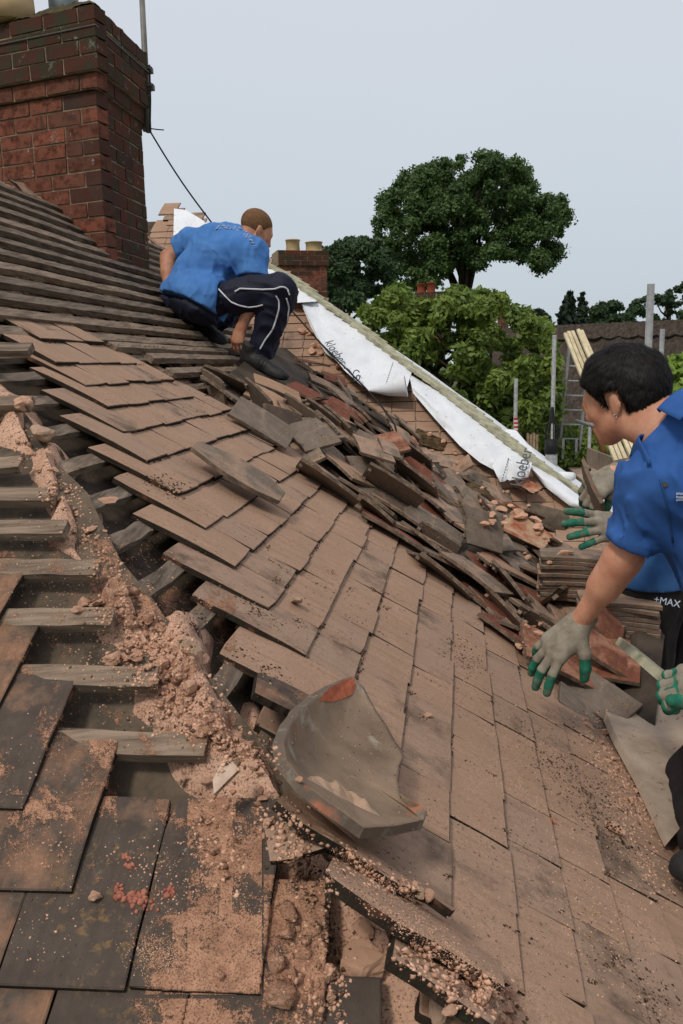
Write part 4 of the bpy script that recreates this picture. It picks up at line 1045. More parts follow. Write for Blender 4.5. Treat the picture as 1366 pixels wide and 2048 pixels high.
# grey triangular slate shard
h, n = HX.px(450, 1550); q = F_PX
mb = MB(); tri = [(452, 1508), (478, 1538), (428, 1588), (425, 1560)]; vs = [PL.hit(x, y, .05) for x, y in tri]; mb.add(vs + [v - PL.n*.008 for v in vs], [(0, 1, 2, 3), (7, 6, 5, 4), (0, 4, 5, 1), (1, 5, 6, 2), (2, 6, 7, 3), (3, 7, 4, 0)])
k = MT('slate_pale', .9, .1); k.color(k.mix(k.noise(30, 5, .6, lo=.4, hi=.65), srgb(196, 172, 152), srgb(164, 138, 118))); k.bump(k.noise(200, 4), .4, .002); M['slate_pale'] = k.m
o = mb.build('tile_shard', M['slate_pale']); 
if (Vector(o.data.vertices[1].co)-Vector(o.data.vertices[0].co)).cross(Vector(o.data.vertices[2].co)-Vector(o.data.vertices[0].co)).dot(PL.n) < 0: o.data.flip_normals()
tag(o, 'pale triangular tile shard pointing up in the rubble left of the bonnet tile', 'tile shard')
rs = random.Random(9)
ZONES = [ # polygon centreline px, half width px, count, size range
 ([(30, 850), (70, 920), (120, 985), (150, 1040)], 28, 12, (4, 9)),
 ([(110, 985), (130, 990)], 30, 6, (5, 9)),
 ([(170, 1050), (230, 1170)], 22, 12, (4, 8)),
 ([(235, 1190), (330, 1310)], 48, 34, (5, 13)),
 ([(290, 1290), (390, 1420)], 60, 42, (5, 14)),
 ([(380, 1420), (520, 1530)], 42, 30, (5, 12)),
 ([(420, 1590), (450, 1760)], 36, 16, (4, 9)),
 ([(540, 1620), (640, 1800)], 32, 18, (5, 11)),
 ([(660, 1700), (830, 1790)], 26, 14, (4, 9)),
 ([(640, 1850), (640, 2040)], 40, 20, (5, 12)),
 ([(820, 1900), (1030, 2040)], 34, 26, (5, 11)),
 ([(1180, 1440), (1300, 1640)], 32, 24, (4, 9)),
 ([(610, 650), (690, 740)], 26, 22, (5, 11)),
 ([(880, 850), (900, 930)], 34, 10, (4, 8)),
 ([(920, 950), (1010, 1030), (1100, 1110)], 60, 34, (4, 12)), ([(1040, 1250), (1160, 1330)], 40, 16, (3, 8))]
ZL = ['at the left edge above the first pale batten end', 'beside the dark tile tails at the far left', 'in the narrow neck of the trail between batten ends', 'around the middle of the trail above the pale batten', 'in the widest part of the rubble trail', 'at the end of the lowest pale batten', 'strewn on the dark tile left of the bonnet tile', 'in the gap under the bonnet tile', 'above the diagonal pale edged hip tile', 'on the lowest tiles around the largest lumps', 'heaped at the bottom end of the trail', '', '', '', 'among the mossy and curved tiles of the heap', 'beneath the gloved hand and the red tiles']
for zi, (cl, hw, cnt, (r0, r1)) in enumerate(ZONES):
    lab = ('pink mortar lump ' + ZL[zi]) if ZL[zi] else ('small pink mortar crumb on the lower right courses' if cl[0][0] > 1000 else 'pink mortar lump of the old torching near the valley')
    grp = GG if ZL[zi] else ('mortar crumbs on the lower right courses' if cl[0][0] > 1000 else 'mortar lumps near the valley')
    for i in range(cnt):
        x, y = lerp_poly(cl, rs.random()); lump(x + rs.gauss(0, .5)*hw, y + rs.gauss(0, .35)*hw, rs.uniform(r0, r1), lab, grp, sq=(rs.uniform(.8, 1.5), rs.uniform(.7, 1.1)))
# grit and crumbs: nobody could count them
def scatter(name, label, zones, mat, aniso=1.0, seed=1, flat=.5):
    rs = random.Random(seed); V, Fq, RN = [], [], []
    base = [Vector(p) for p in ((1, 0, 0), (0, .9, .1), (-1, .1, 0), (0, -.9, .1), (.25, .15, .85), (-.3, -.2, .8), (0, 0, -.5))]
    fc = [(0, 1, 4), (1, 5, 4), (1, 2, 5), (2, 3, 5), (3, 4, 5), (3, 0, 4), (1, 0, 6), (2, 1, 6), (3, 2, 6), (0, 3, 6)]
    for cl, hw, cnt, (r0, r1), cover in zones:
        clus = [(lerp_poly(cl, rs.random()), rs.uniform(.2, 1)) for _ in range(max(3, int(cnt/45)))]
        for i in range(cnt):
            if rs.random() < .5: (x, y), k = rs.choice(clus); x += rs.gauss(0, .3*hw)*k; y += rs.gauss(0, .3*hw)*k
            else: x, y = lerp_poly(cl, rs.random())
            x += rs.uniform(-1, 1)*hw*.8; y += rs.gauss(0, .3)*hw
            h, n = HX.px(x, y)
            if h is None: continue
            r = (r0 + (r1-r0)*rs.random()**2.6) * .001; a = rs.uniform(0, 6.28); ca, sa = math.cos(a), math.sin(a)
            if n.z < 0: n = -n
            tx = n.orthogonal().normalized(); ty = n.cross(tx); ex = rs.uniform(.8, 1.35); b = len(V)
            for p in base:
                X_, Y_ = (p.x*ex*ca - p.y*sa), (p.x*ex*sa + p.y*ca); V.append(h + (tx*X_ + ty*Y_ + n*p.z*flat)*r*rs.uniform(.8, 1.2))
            Fq += [tuple(j+b for j in f) for f in fc]; RN += [rs.random()]*7
    o = np_mesh(name, V, Fq, mat, rnd=RN); return tag(o, label, 'grit', kind='stuff')
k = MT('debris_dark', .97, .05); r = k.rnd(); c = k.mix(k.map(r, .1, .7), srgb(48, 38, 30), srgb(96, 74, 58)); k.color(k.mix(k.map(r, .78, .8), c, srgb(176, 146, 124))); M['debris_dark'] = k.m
k = MT('grit', .97, .05); r = k.rnd(); c = k.mix(r, srgb(218, 176, 148), srgb(166, 124, 100)); k.color(k.mix(k.map(r, .8, .82), c, srgb(96, 74, 60))); M['grit'] = k.m
k = MT('red_chips', .95, .1); k.color(k.mix(k.noise(60, 2, .6, lo=.35, hi=.65), srgb(172, 114, 94), srgb(146, 90, 74))); M['red_chips'] = k.m
fan = [([(440, 900), (560, 1100), (700, 1300), (860, 1600)], 200, 1500, (.5, 1.7), 0), ([(860, 1180), (940, 1500), (1050, 1990)], 120, 2200, (.5, 1.6), 0), ([(1050, 1420), (1250, 1950)], 110, 3000, (.5, 2.6), 0), ([(1190, 1460), (1340, 1800)], 45, 1200, (.8, 5), 0)]
HX = Hits([o_ for o_ in COL.objects if o_.type == 'MESH' and not o_.name.startswith(('aerial', 'roofing_m', 'printed', 'lettering'))])
scatter('pink_grit', 'fine pink mortar grit strewn over the clay tile courses', fan + [(z[0], z[1]*1.7, z[2]*26, (.7, 5.2), 0) for z in ZONES[:11]] + [(ZONES[11][0], 46, 900, (1.5, 5), 0), ([(300, 1700), (420, 1900)], 100, 500, (.8, 2.5), 0), ([(300, 1900), (420, 1950)], 70, 3000, (.5, 1.3), 0), ([(440, 1620), (470, 1960)], 55, 3000, (.5, 1.5), 0), ([(560, 1800), (600, 2040)], 60, 1600, (.5, 1.6), 0), ([(690, 1720), (1000, 2000)], 50, 3000, (.6, 1.8), 0), ([(60, 1500), (100, 1900)], 90, 260, (.8, 2.5), 0), ([(60, 1050), (200, 1240), (330, 1420)], 150, 1500, (.6, 3), 0), ([(250, 1050), (420, 1300)], 60, 500, (.6, 3), 0), ([(620, 820), (1100, 1300)], 90, 700, (.8, 2.6), 0)], M['grit'], seed=3)
scatter('dark_debris', 'dark moss and soot crumbs caught on the clay tile courses', [([(905, 1280), (960, 1350)], 34, 420, (1, 3.5), 0), ([(1130, 1500), (1200, 1640)], 60, 750, (1, 3.5), 0), ([(1060, 1430), (1110, 1550)], 50, 330, (1, 3.5), 0), ([(1180, 1600), (1260, 1720)], 40, 400, (1, 4), 0),
   ([(590, 1130), (800, 1260)], 110, 260, (1, 3), 0), ([(240, 620), (440, 860)], 90, 360, (1.5, 4), 0), ([(330, 950), (370, 1000)], 26, 120, (1.5, 5), 0), ([(300, 960), (350, 990)], 20, 120, (1.5, 4.5), 0), ([(480, 1200), (560, 1250)], 24, 130, (1.5, 4), 0), ([(380, 1230), (600, 1390)], 30, 220, (1, 4), 0), ([(620, 1740), (660, 1900)], 26, 260, (1, 4), 0), ([(560, 1770), (620, 1780)], 24, 160, (1, 3.5), 0), ([(440, 1780), (450, 1860)], 12, 140, (1, 3), 0), ([(1240, 1900), (1340, 2040)], 50, 260, (1, 4), 0)] + [([(x_, y_), (x_+9, y_+5)], 7, 34, (1.2, 3.4), 0) for x_, y_ in [(532, 1092), (548, 1157), (660, 1142), (742, 1177), (820, 1385), (840, 1433), (978, 1402), (1010, 1660), (1075, 1375), (1095, 1520), (1210, 1745), (1225, 1910), (725, 1092), (770, 1215), (930, 1330), (700, 1175), (890, 1750), (1120, 1820), (1180, 1960), (640, 1250), (590, 1240)]] + [([(a_, b_), (a_+70, b_+36)], 3, 60, (.9, 2.4), 0) for a_, b_ in [(600, 1150), (740, 1170), (690, 1230), (820, 1340), (860, 1290), (930, 1520), (1035, 1480), (1010, 1850), (1080, 1570), (1150, 1900), (520, 1110)]] + [([(600, 1250), (610, 1255)], 10, 20, (1, 3), 0), ([(640, 830), (1100, 1300)], 90, 900, (1.5, 4), 0)], M['debris_dark'], seed=4, flat=.7)
scatter('red_tile_chips', 'small red tile chips scattered on the dark left slope tiles', [([(232, 1780), (300, 1810)], 24, 70, (3, 7), 0), ([(245, 1710), (270, 1740)], 14, 12, (3, 7), 0), ([(335, 1790), (345, 1770)], 12, 18, (3, 7), 0), ([(1100, 1640), (1110, 1650)], 8, 5, (4, 7), 0)], M['red_chips'], seed=5, flat=.8)
k = MT('dust_film', .97, .05); c = k.mix(k.noise(40, 5, .7, lo=.36, hi=.66), srgb(186, 142, 114), srgb(146, 108, 86)); c = k.mix(k.map(k.noise(420, 3, .7), .5, .62), c, srgb(112, 84, 68)); k.color(c)
k.bump(k.noise(380, 4, .7), .7, .002); al = k.math('ADD', k.math('MULTIPLY', k.rnd(), .55), k.math('ADD', k.math('MULTIPLY', k.noise(520, 3, .75), 1.3), k.math('MULTIPLY', k.noise(60, 4, .7), .6)))
k.L(k.map(al, .95, 1.12), k.b.inputs['Alpha']); M['dust_film'] = k.m
# settled mortar dust: a thin skin with a ragged outline lying on the tiles
def dust_film(name, label, x0, y0, x1, y1, nx, ny, seed, thr, shape):
    V, ok, QA = [], [], []
    for j in range(ny+1):
        for i in range(nx+1):
            x, y = x0 + (x1-x0)*i/nx, y0 + (y1-y0)*j/ny; h, n = HX.px(x, y)
            if h is None: V.append(Vector((0, 0, 0))); ok.append(False); QA.append(0); continue
            if n.z < 0: n = -n
            q = noise.noise(Vector((x*.012, y*.012, seed))) + .6*noise.noise(Vector((x*.04, y*.04, seed))) + .5*noise.noise(Vector((x*.13, y*.13, seed))) + shape(x, y) - thr
            V.append(h + n*.0012); ok.append(q > -.45); QA.append(q)
    F_ = []
    for j in range(ny):
        for i in range(nx):
            a = j*(nx+1)+i; q = (a, a+nx+1, a+nx+2, a+1)
            if all(ok[k] for k in q) and max((V[q[0]]-V[q[2]]).length, (V[q[1]]-V[q[3]]).length) < .03: F_.append(q)
    if not F_: return
    o = np_mesh(name, [tuple(v) for v in V], F_, M['dust_film'], rnd=QA); tag(o, label, 'dust', kind='stuff')
dust_film('mortar_dust', 'pink mortar dust settled on the right hand dark tile left of the bonnet tile', 262, 1596, 524, 1990, 110, 150, 3, .12, lambda x, y: (.5 if (y > 1830 and x > 290) else 0) + (.55 if x > 440 else 0) + (.35 if abs(x-420) < 45 else -.25))
dust_film('mortar_dust', 'pink mortar dust on the lowest tile strip at the bottom edge left of centre', 230, 1998, 650, 2070, 150, 30, 5, .05, lambda x, y: .35 if 270 < x < 460 else -.1)
dust_film('mortar_dust', 'pink mortar dust coating the narrow tile under the flat mortar slab', 528, 1750, 650, 2060, 60, 120, 7, -.15, lambda x, y: .2)
dust_film('mortar_dust', 'pink mortar dust patches on the dark tiles at the left edge', 0, 1480, 235, 1790, 100, 120, 9, .38, lambda x, y: .25 if y < 1640 else 0)
dust_film('mortar_dust', 'pink mortar dust on the felt between the battens at the left', 0, 1080, 470, 1590, 150, 160, 12, .42, lambda x, y: .3*math.exp(-((x-(y-1000)*.75-130)/110)**2))
# dark moss grown along the tails of the upper courses
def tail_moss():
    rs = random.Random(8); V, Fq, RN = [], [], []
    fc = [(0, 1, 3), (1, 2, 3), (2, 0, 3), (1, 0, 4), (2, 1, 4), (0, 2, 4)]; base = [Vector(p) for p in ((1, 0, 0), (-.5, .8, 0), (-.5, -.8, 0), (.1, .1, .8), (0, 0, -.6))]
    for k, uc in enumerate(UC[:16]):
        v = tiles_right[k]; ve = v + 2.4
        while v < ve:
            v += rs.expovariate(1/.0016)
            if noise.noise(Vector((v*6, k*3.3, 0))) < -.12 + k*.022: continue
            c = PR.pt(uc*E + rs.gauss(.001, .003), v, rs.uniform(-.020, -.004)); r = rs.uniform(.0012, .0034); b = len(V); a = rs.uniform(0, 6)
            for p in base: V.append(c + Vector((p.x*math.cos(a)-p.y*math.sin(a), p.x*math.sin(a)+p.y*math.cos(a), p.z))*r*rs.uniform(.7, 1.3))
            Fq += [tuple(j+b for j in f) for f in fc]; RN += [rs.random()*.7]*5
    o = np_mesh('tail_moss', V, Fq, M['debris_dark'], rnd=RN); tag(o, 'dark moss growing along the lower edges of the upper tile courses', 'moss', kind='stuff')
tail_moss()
# weathered grey sheet beside the heap and the pale green batten
k = MT('grey_sheet', .9, .15); c = k.mix(k.noise(6, 6, .65, lo=.38, hi=.66), srgb(176, 158, 138), srgb(140, 122, 104)); k.color(k.mix(k.map(k.noise(40, 4), .62, .7), c, srgb(110, 92, 78))); k.bump(k.noise(110, 5, .7), .4, .004); M['grey_sheet'] = k.m
UPP = [(1185, 1215), (1252, 1282), (1300, 1330), (1372, 1420), (1460, 1540)]; LOW = [(1150, 1300), (1200, 1395), (1232, 1470), (1282, 1560), (1340, 1680)]
def gs(s, t):
    a = lerp_poly(UPP, s); b = lerp_poly(LOW, s); x, y = a[0]*(1-t)+b[0]*t, a[1]*(1-t)+b[1]*t
    return PR.hit(x, y, .03 + .13*(1-t) - .02*math.sin(math.pi*t))
mb = MB(); mb.grid(gs, 30, 12, thick=.02, nrm=PR.n); o = mb.build('valley_sheet', M['grey_sheet'], smooth=False); tag(o, 'buff weathered sheet curving out of the valley beneath the red upright tile', 'roof sheet')
mb = MB(); mb.beam(P(1250, 1290, 2.25), P(1400, 1416, 1.72), .05, .022, Vector((.5, -.3, .8)), seg=4)
tag(mb.build('timber_batten', M['timber_new']), 'new pale green treated batten held at its lower end by a gloved thumb', 'batten')
# ------------------------------------------------------------ ground, far houses, trees
GZ = -5.5
k = MT('grass', .95, .1); k.color(k.mix(k.noise(.6, 6, .7, lo=.35, hi=.65), (.05, .085, .025), (.08, .09, .035))); M['grass'] = k.m
mb = MB(); mb.grid(lambda s, t: (-900 + 1800*s, -300 + 1800*t, GZ + 2.5*noise.noise(Vector((s*9, t*9, 0)))*min(1, max(0, (t-.22)*6))), 60, 60)
o = mb.build('ground', M['grass'], smooth=True); tag(o, kind='structure')
def leaf_mat(name, a, b, tr=.25):
    k = MT(name, .55, .35); r = k.rnd(); k.color(k.mix(r, a, b)); k.b.inputs['Roughness'].default_value = .55
    # leaves let some light through
    td = k.n('BsdfTranslucent'); k.L(k.mix(r, tuple(min(1, x*1.5) for x in a), tuple(min(1, x*1.5) for x in b)), td.inputs[0])
    ms = k.n('MixShader'); ms.inputs[0].default_value = tr; k.L(k.b.outputs[0], ms.inputs[1]); k.L(td.outputs[0], ms.inputs[2])
    k.L(ms.outputs[0], k.t.nodes['Material Output'].inputs[0]); M[name] = k.m
leaf_mat('leaf_oak', (.036, .074, .020), (.088, .145, .036))
leaf_mat('leaf_dark', (.026, .055, .020), (.05, .09, .03))
leaf_mat('leaf_laurel', (.085, .14, .022), (.20, .27, .05), .3)
leaf_mat('leaf_light', (.14, .24, .03), (.26, .36, .06), .3)
leaf_mat('leaf_conifer', (.022, .042, .02), (.04, .065, .03), .1)
mk('bark', srgb(66, 56, 46), srgb(40, 34, 28), 3, bump=(8, 1, .05))
def leaves(clumps, n, size, seed, shell=.5, elong=1.6, droop=0.0, inner_dark=True):
    """clumps: (centre, radius, squash); returns arrays of leaf quads"""
    g = np.random.default_rng(seed); C_ = np.array([c for c, r, q in clumps]); Rr = np.array([r for c, r, q in clumps]); Q = np.array([q for c, r, q in clumps])
    pr = Rr**2; pr = pr/pr.sum(); idx = g.choice(len(Rr), n, p=pr)
    d = g.normal(size=(n, 3)); d /= np.linalg.norm(d, axis=1)[:, None]
    rad = Rr[idx]*(g.random(n)**shell)*(1 + .18*g.normal(size=n).clip(-1.5, 1.5))
    p = C_[idx] + d*rad[:, None]*np.stack([np.ones(n), np.ones(n), Q[idx]], 1)
    nrm = d + .8*g.normal(size=(n, 3)) + np.array([0, 0, .5]); nrm /= np.linalg.norm(nrm, axis=1)[:, None]
    t = np.cross(nrm, g.normal(size=(n, 3))); t /= np.linalg.norm(t, axis=1)[:, None]; b = np.cross(nrm, t)
    s = size*(.6 + .8*g.random(n))[:, None]
    V = np.stack([p - t*s*elong*.5, p + b*s*.5, p + t*s*elong*.5, p - b*s*.5], 1).reshape(-1, 3)
    F = np.arange(4*n).reshape(n, 4); cr = g.random(len(Rr))
    r = np.repeat(np.clip(cr[idx]*.55 + g.random(n)*.5, 0, 1), 4); return V, F, r
def tree(name, label, cat, base, clumps, n, size, mat, trunk_r, limbs, seed, group=None, elong=1.6, shell=.5, top=None):
    o = thing(name, label, cat, tuple(base), group); f = child(o)
    mb = MB(); b = Vector(base); tp = Vector(top) if top is not None else Vector(clumps[0][0])
    rd = random.Random(seed)
    mid = b.lerp(tp, .5) + Vector((rd.uniform(-.1, .1), 0, 0))*trunk_r
    mb.tube([b, b.lerp(tp, .15), mid, tp], [trunk_r*1.35, trunk_r, trunk_r*.85, trunk_r*.6], 10)
    near_ = sorted(clumps, key=lambda z: abs(z[0][0]-b.x) + .3*rd.random()*abs(z[0][0]-b.x))[:max(limbs, int(len(clumps)*.4))]
    for c, r, q in rd.sample(near_, min(limbs, len(near_))):
        c = Vector(c); s = b.lerp(tp, rd.uniform(.65, 1)); m = s.lerp(c, .5) + Vector((0, 0, -.1*(c-s).length))
        mb.tube([s, m, c], [trunk_r*.4, trunk_r*.25, trunk_r*.08], 6)
    f(mb, 'trunk', M['bark'], smooth=True)
    V, Fq, r = leaves(clumps, n, size, seed, shell, elong)
    c = np_mesh('crown', V, Fq, M[mat], None, rnd=r); c.parent = o; c.matrix_parent_inverse = Matrix.Translation(-Vector(base)); return o
def fillclumps(polyc, d, rpx, n, seed, dd=.0, q=.8, rv=.4):
    """random clump centres inside a photo polygon, at distance d +- dd"""
    rd = random.Random(seed); out = []; xs = [p[0] for p in polyc]; ys = [p[1] for p in polyc]
    def ins(x, y):
        c = False; j = len(polyc)-1
        for i in range(len(polyc)):
            xi, yi = polyc[i]; xj, yj = polyc[j]
            if (yi > y) != (yj > y) and x < (xj-xi)*(y-yi)/(yj-yi)+xi: c = not c
            j = i
        return c
    while len(out) < n:
        x, y = rd.uniform(min(xs), max(xs)), rd.uniform(min(ys), max(ys))
        if ins(x, y):
            dep = d + rd.uniform(-dd, dd); out.append((P(x, y, dep), rpx*(1 + rd.uniform(-rv, rv))/F_PX*dep, q))
    # clumps along the outline keep the silhouette
    m = len(polyc)
    for i in range(m):
        a, b = polyc[i], polyc[(i+1) % m]; L_ = math.hypot(b[0]-a[0], b[1]-a[1]); kk = max(1, int(L_/(rpx*1.1)))
        for j in range(kk):
            t = (j+rd.random()*.6)/kk; x, y = a[0]*(1-t)+b[0]*t, a[1]*(1-t)+b[1]*t; dep = d + rd.uniform(-dd, dd)*.6
            out.append((P(x, y, dep), rpx*.62*(1 + rd.uniform(-rv, rv))/F_PX*dep, q))
    return out
OAK = [(757, 405), (775, 395), (808, 348), (830, 345), (870, 330), (905, 322), (945, 310), (985, 312), (1015, 318), (1050, 330), (1062, 368), (1068, 400), (1092, 392), (1118, 390), (1135, 420), (1125, 455), (1115, 490), (1110, 520), (1085, 538), (1060, 520), (1025, 512), (990, 510), (965, 525), (935, 535), (905, 540), (875, 560), (850, 572), (820, 575), (790, 560), (760, 545), (752, 500), (755, 450)]
oc = fillclumps(OAK, 60, 19, 340, 3, 4.5, .75)
bx = P(932, 590, 60); tree('oak_tree', 'large spreading oak with a gap of sky under its right side, rising above the chimneys', 'tree', (bx.x, bx.y, GZ), oc, 150000, .15, 'leaf_oak', .55, 12, 31, top=P(926, 520, 60), shell=.6)
c2 = fillclumps([(655, 505), (680, 486), (715, 482), (745, 478), (770, 510), (780, 570), (800, 590), (740, 620), (690, 600), (660, 560)], 52, 20, 26, 8, 3)
b2 = P(720, 600, 52); tree('broadleaf_tree', 'dark broadleaf tree filling the gap between the brick chimney with cream pots and the oak', 'tree', (b2.x, b2.y, GZ), c2, 36000, .17, 'leaf_dark', .4, 8, 32)
c3 = fillclumps([(545, 522), (562, 512), (575, 530), (560, 560)], 30, 12, 6, 9, 1); b3 = P(560, 560, 30)
tree('broadleaf_tree', 'bit of dark foliage showing left of the brick chimney with two cream pots', 'tree', (b3.x, b3.y, GZ), c3, 4500, .12, 'leaf_dark', .15, 3, 33)
c4 = fillclumps([(640, 500), (655, 490), (680, 500), (690, 560), (668, 610)], 34, 14, 12, 19, 1); b4 = P(670, 600, 34)
tree('broadleaf_tree', 'dark foliage just right of the brick chimney with two cream pots', 'tree', (b4.x, b4.y, GZ), c4, 9000, .12, 'leaf_dark', .2, 4, 34)
BUSH = [(722, 640), (745, 610), (775, 600), (792, 572), (805, 600), (845, 612), (880, 605), (930, 590), (960, 600), (985, 598), (1020, 615), (1050, 640), (1085, 655), (1105, 690), (1112, 760), (1108, 840), (1060, 890), (1000, 880), (930, 830), (850, 770), (780, 700), (730, 665)]
bc = fillclumps(BUSH, 13, 21, 150, 4, 1.1, .9); bc += [(P(x_ + random.uniform(-2, 2), y_ + j_*9, 12.6), (3 + j_*1.6)/F_PX*12.6, 1.3) for x_, y_ in [(792, 560), (778, 585), (752, 596), (806, 590), (990, 580), (975, 592), (1012, 600), (850, 600), (905, 588), (1052, 640), (1090, 668), (1104, 690), (738, 616)] for j_ in range(4)]; b5 = P(930, 760, 13.5)
tree('laurel_bush', 'tall bright green leafy bush standing behind the membrane covered hip', 'bush', (b5.x, b5.y, GZ), bc, 60000, .055, 'leaf_laurel', .12, 20, 41, elong=2.0, shell=.45)
bc2 = fillclumps([(840, 770), (930, 830), (1000, 880), (1060, 890), (1120, 850), (1230, 870), (1240, 960), (1150, 1000), (950, 960)], 14.5, 26, 60, 5, .8, .9); b6 = P(1080, 900, 14.5)
tree('laurel_bush', 'lower part of the hedge behind the ladder and the scaffold boards', 'bush', (b6.x, b6.y, GZ), bc2, 26000, .055, 'leaf_laurel', .1, 10, 42, elong=2.0, shell=.45)
for i, (x, y0, y1, rr) in enumerate([(792, 560, 600, 6), (783, 575, 610, 6), (852, 640, 660, 6), (988, 585, 610, 7), (738, 615, 640, 7)]):
    pass
bc3 = fillclumps([(1330, 745), (1345, 728), (1375, 712), (1400, 760), (1390, 830), (1340, 800)], 9, 18, 22, 6, .4, .9); b7 = P(1370, 780, 9)
tree('hedge_shrub', 'light yellow green shrub at the right edge behind the dark haired worker', 'bush', (b7.x, b7.y, GZ), bc3, 5000, .06, 'leaf_light', .05, 4, 43, elong=2.0)
# distant trees on the right
cc = [(P(1136 + rx, y, 70), r/F_PX*70, 1.2) for (rx, y, r) in [(4, 590, 6), (3, 600, 9), (2, 612, 12), (0, 625, 15), (-2, 638, 17), (0, 652, 19), (4, 665, 20)]]; b8 = P(1136, 660, 70)
tree('conifer_tree', 'pointed dark conifer on the right above the thatched ridge', 'tree', (b8.x, b8.y, GZ), cc, 5000, .3, 'leaf_conifer', .3, 2, 51, shell=.6)
cc = [(P(1163 + random.uniform(-2, 2), y, 72), r/F_PX*72, .5) for (y, r) in [(588, 3), (598, 6), (608, 8), (618, 11), (630, 12), (642, 15), (655, 16)]]; b8 = P(1163, 660, 72)
tree('conifer_tree', 'thin spiky conifer beside the pointed dark one above the thatched ridge', 'tree', (b8.x, b8.y, GZ), cc, 1800, .3, 'leaf_conifer', .2, 2, 52, shell=.8)
for i, (pl_, dd, lab) in enumerate([([(1182, 640), (1195, 612), (1215, 605), (1240, 612), (1258, 630), (1260, 665), (1185, 665)], 64, 'rounded dark tree above the thatched ridge left of the scaffold pole'),
    ([(1250, 640), (1270, 605), (1300, 596), (1330, 588), (1366, 572), (1420, 570), (1430, 650), (1260, 665)], 80, 'broad wooded mass rising to the right edge behind the tall scaffold pole'),
    ([(1035, 640), (1050, 628), (1080, 625), (1095, 645), (1095, 665), (1040, 665)], 68, 'small rounded tree between the bright bush and the pointed conifer')]):
    c9 = fillclumps(pl_, dd, 12, 26, 60+i, 2); q = P(pl_[3][0], 655, dd); tree('broadleaf_tree', lab, 'tree', (q.x, q.y, GZ), c9, 16000, .2, 'leaf_dark', .3, 5, 60+i)
# neighbouring house with brick chimney and two pots
mk('pot_cream', srgb(200, 178, 132), srgb(160, 136, 100), 6)
mk('far_tiles', srgb(110, 84, 70), srgb(82, 66, 56), 5, bump=(30, .8, .02))
def far_chimney(name, label, x0, x1, y0, y1, d, rot, pots, house_name, hl, ridge_drop=.25, ch=.075):
    c = P((x0+x1)/2, y0, d); w = (x1-x0)/F_PX*d; zb = P((x0+x1)/2, y1, d).z - 1.2
    hroot = thing(house_name, hl, 'house', (c.x, c.y, GZ)); hf = child(hroot)
    fd = Vector((-math.cos(rot), math.sin(rot), 0)); sd2 = Vector((math.sin(rot), math.cos(rot), 0)); W = w/(abs(math.cos(rot)) + .6*abs(math.sin(rot))); D = W*.62
    org = Vector((c.x + W*.5*math.cos(rot), c.y - .5*W*math.sin(rot), zb)); n = int(math.ceil((c.z - zb)/ch))
    ch_o = brickwork('chimney', hf, org, fd, sd2, W, D, n-3, ch, .225)
    g = .03; org2 = org + Vector((0, 0, (n-3)*ch)) - fd*g - sd2*g
    brickwork('chimney_cap', hf, org2, fd, sd2, W+2*g, D+2*g, 3, ch, .225, mats=('chimney_brick_dark', 'chimney_brick_dark'))
    for (px, kind, h, r) in pots:
        q = P(px, y0, d + D*.4); q.z = org2.z + 3*ch - .01; mb = MB()
        mb.lathe(q, [(r, 0), (r*.92, h*.6), (r*.95, h*.62), (r*.95, h*.9), (r*1.05, h*.92), (r*1.05, h), (r*.8, h), (r*.75, h*.5)], 16); hf(mb, 'chimney_pot', M[kind], smooth=True)
        if kind == 'pot_cream' and h > .3:
            mb = MB(); mb.lathe(q + Vector((0, 0, h)), [(r*1.0, 0), (r*1.0, .12), (r*1.1, .13), (r*1.1, .16), (r*.9, .16), (r*.7, .05)], 16); hf(mb, 'pot_cowl', M['pot_red'], smooth=True)
    # body and roof of that house, below what the foreground hides
    ry = c.y + D/2; rz = zb + ridge_drop; L_ = 2.4; mb = MB(); ww = 3.4; dz = 2.6
    for sg in (-1, 1):
        mb.add([(c.x-L_, ry, rz), (c.x+L_, ry, rz), (c.x+L_, ry+sg*ww, rz-dz), (c.x-L_, ry+sg*ww, rz-dz)], [(0, 1, 2, 3) if sg > 0 else (3, 2, 1, 0)])
    hf(mb, 'roof', M['far_tiles']); mb = MB(); mb.box((c.x, ry, (rz-dz+GZ)/2 - .02), (2*L_-.6, 2*ww-.7, rz-dz-GZ)); hf(mb, 'wall', M['house_brick']); return hroot
far_chimney('n', '', 552, 660, 506, 612, 12.5, -.25, [(586, 'pot_cream', .19, .11), (628, 'pot_cream', .15, .13)], 'neighbouring_house', 'neighbouring house with a brick chimney carrying two cream pots right of the crouching worker', -.9)
far_chimney('n', '', 822, 888, 588, 640, 30, .3, [(842, 'pot_red', .32, .15), (862, 'pot_red', .36, .16)], 'distant_house', 'distant house whose brick chimney with two red pots shows above the bright bush', -1.6, .11)
far_chimney('n', '', 996, 1018, 596, 640, 36, .1, [(1006, 'pot_red', .22, .13)], 'distant_house', 'distant house with one small dark chimney above the right part of the bright bush', -1.8, .11)
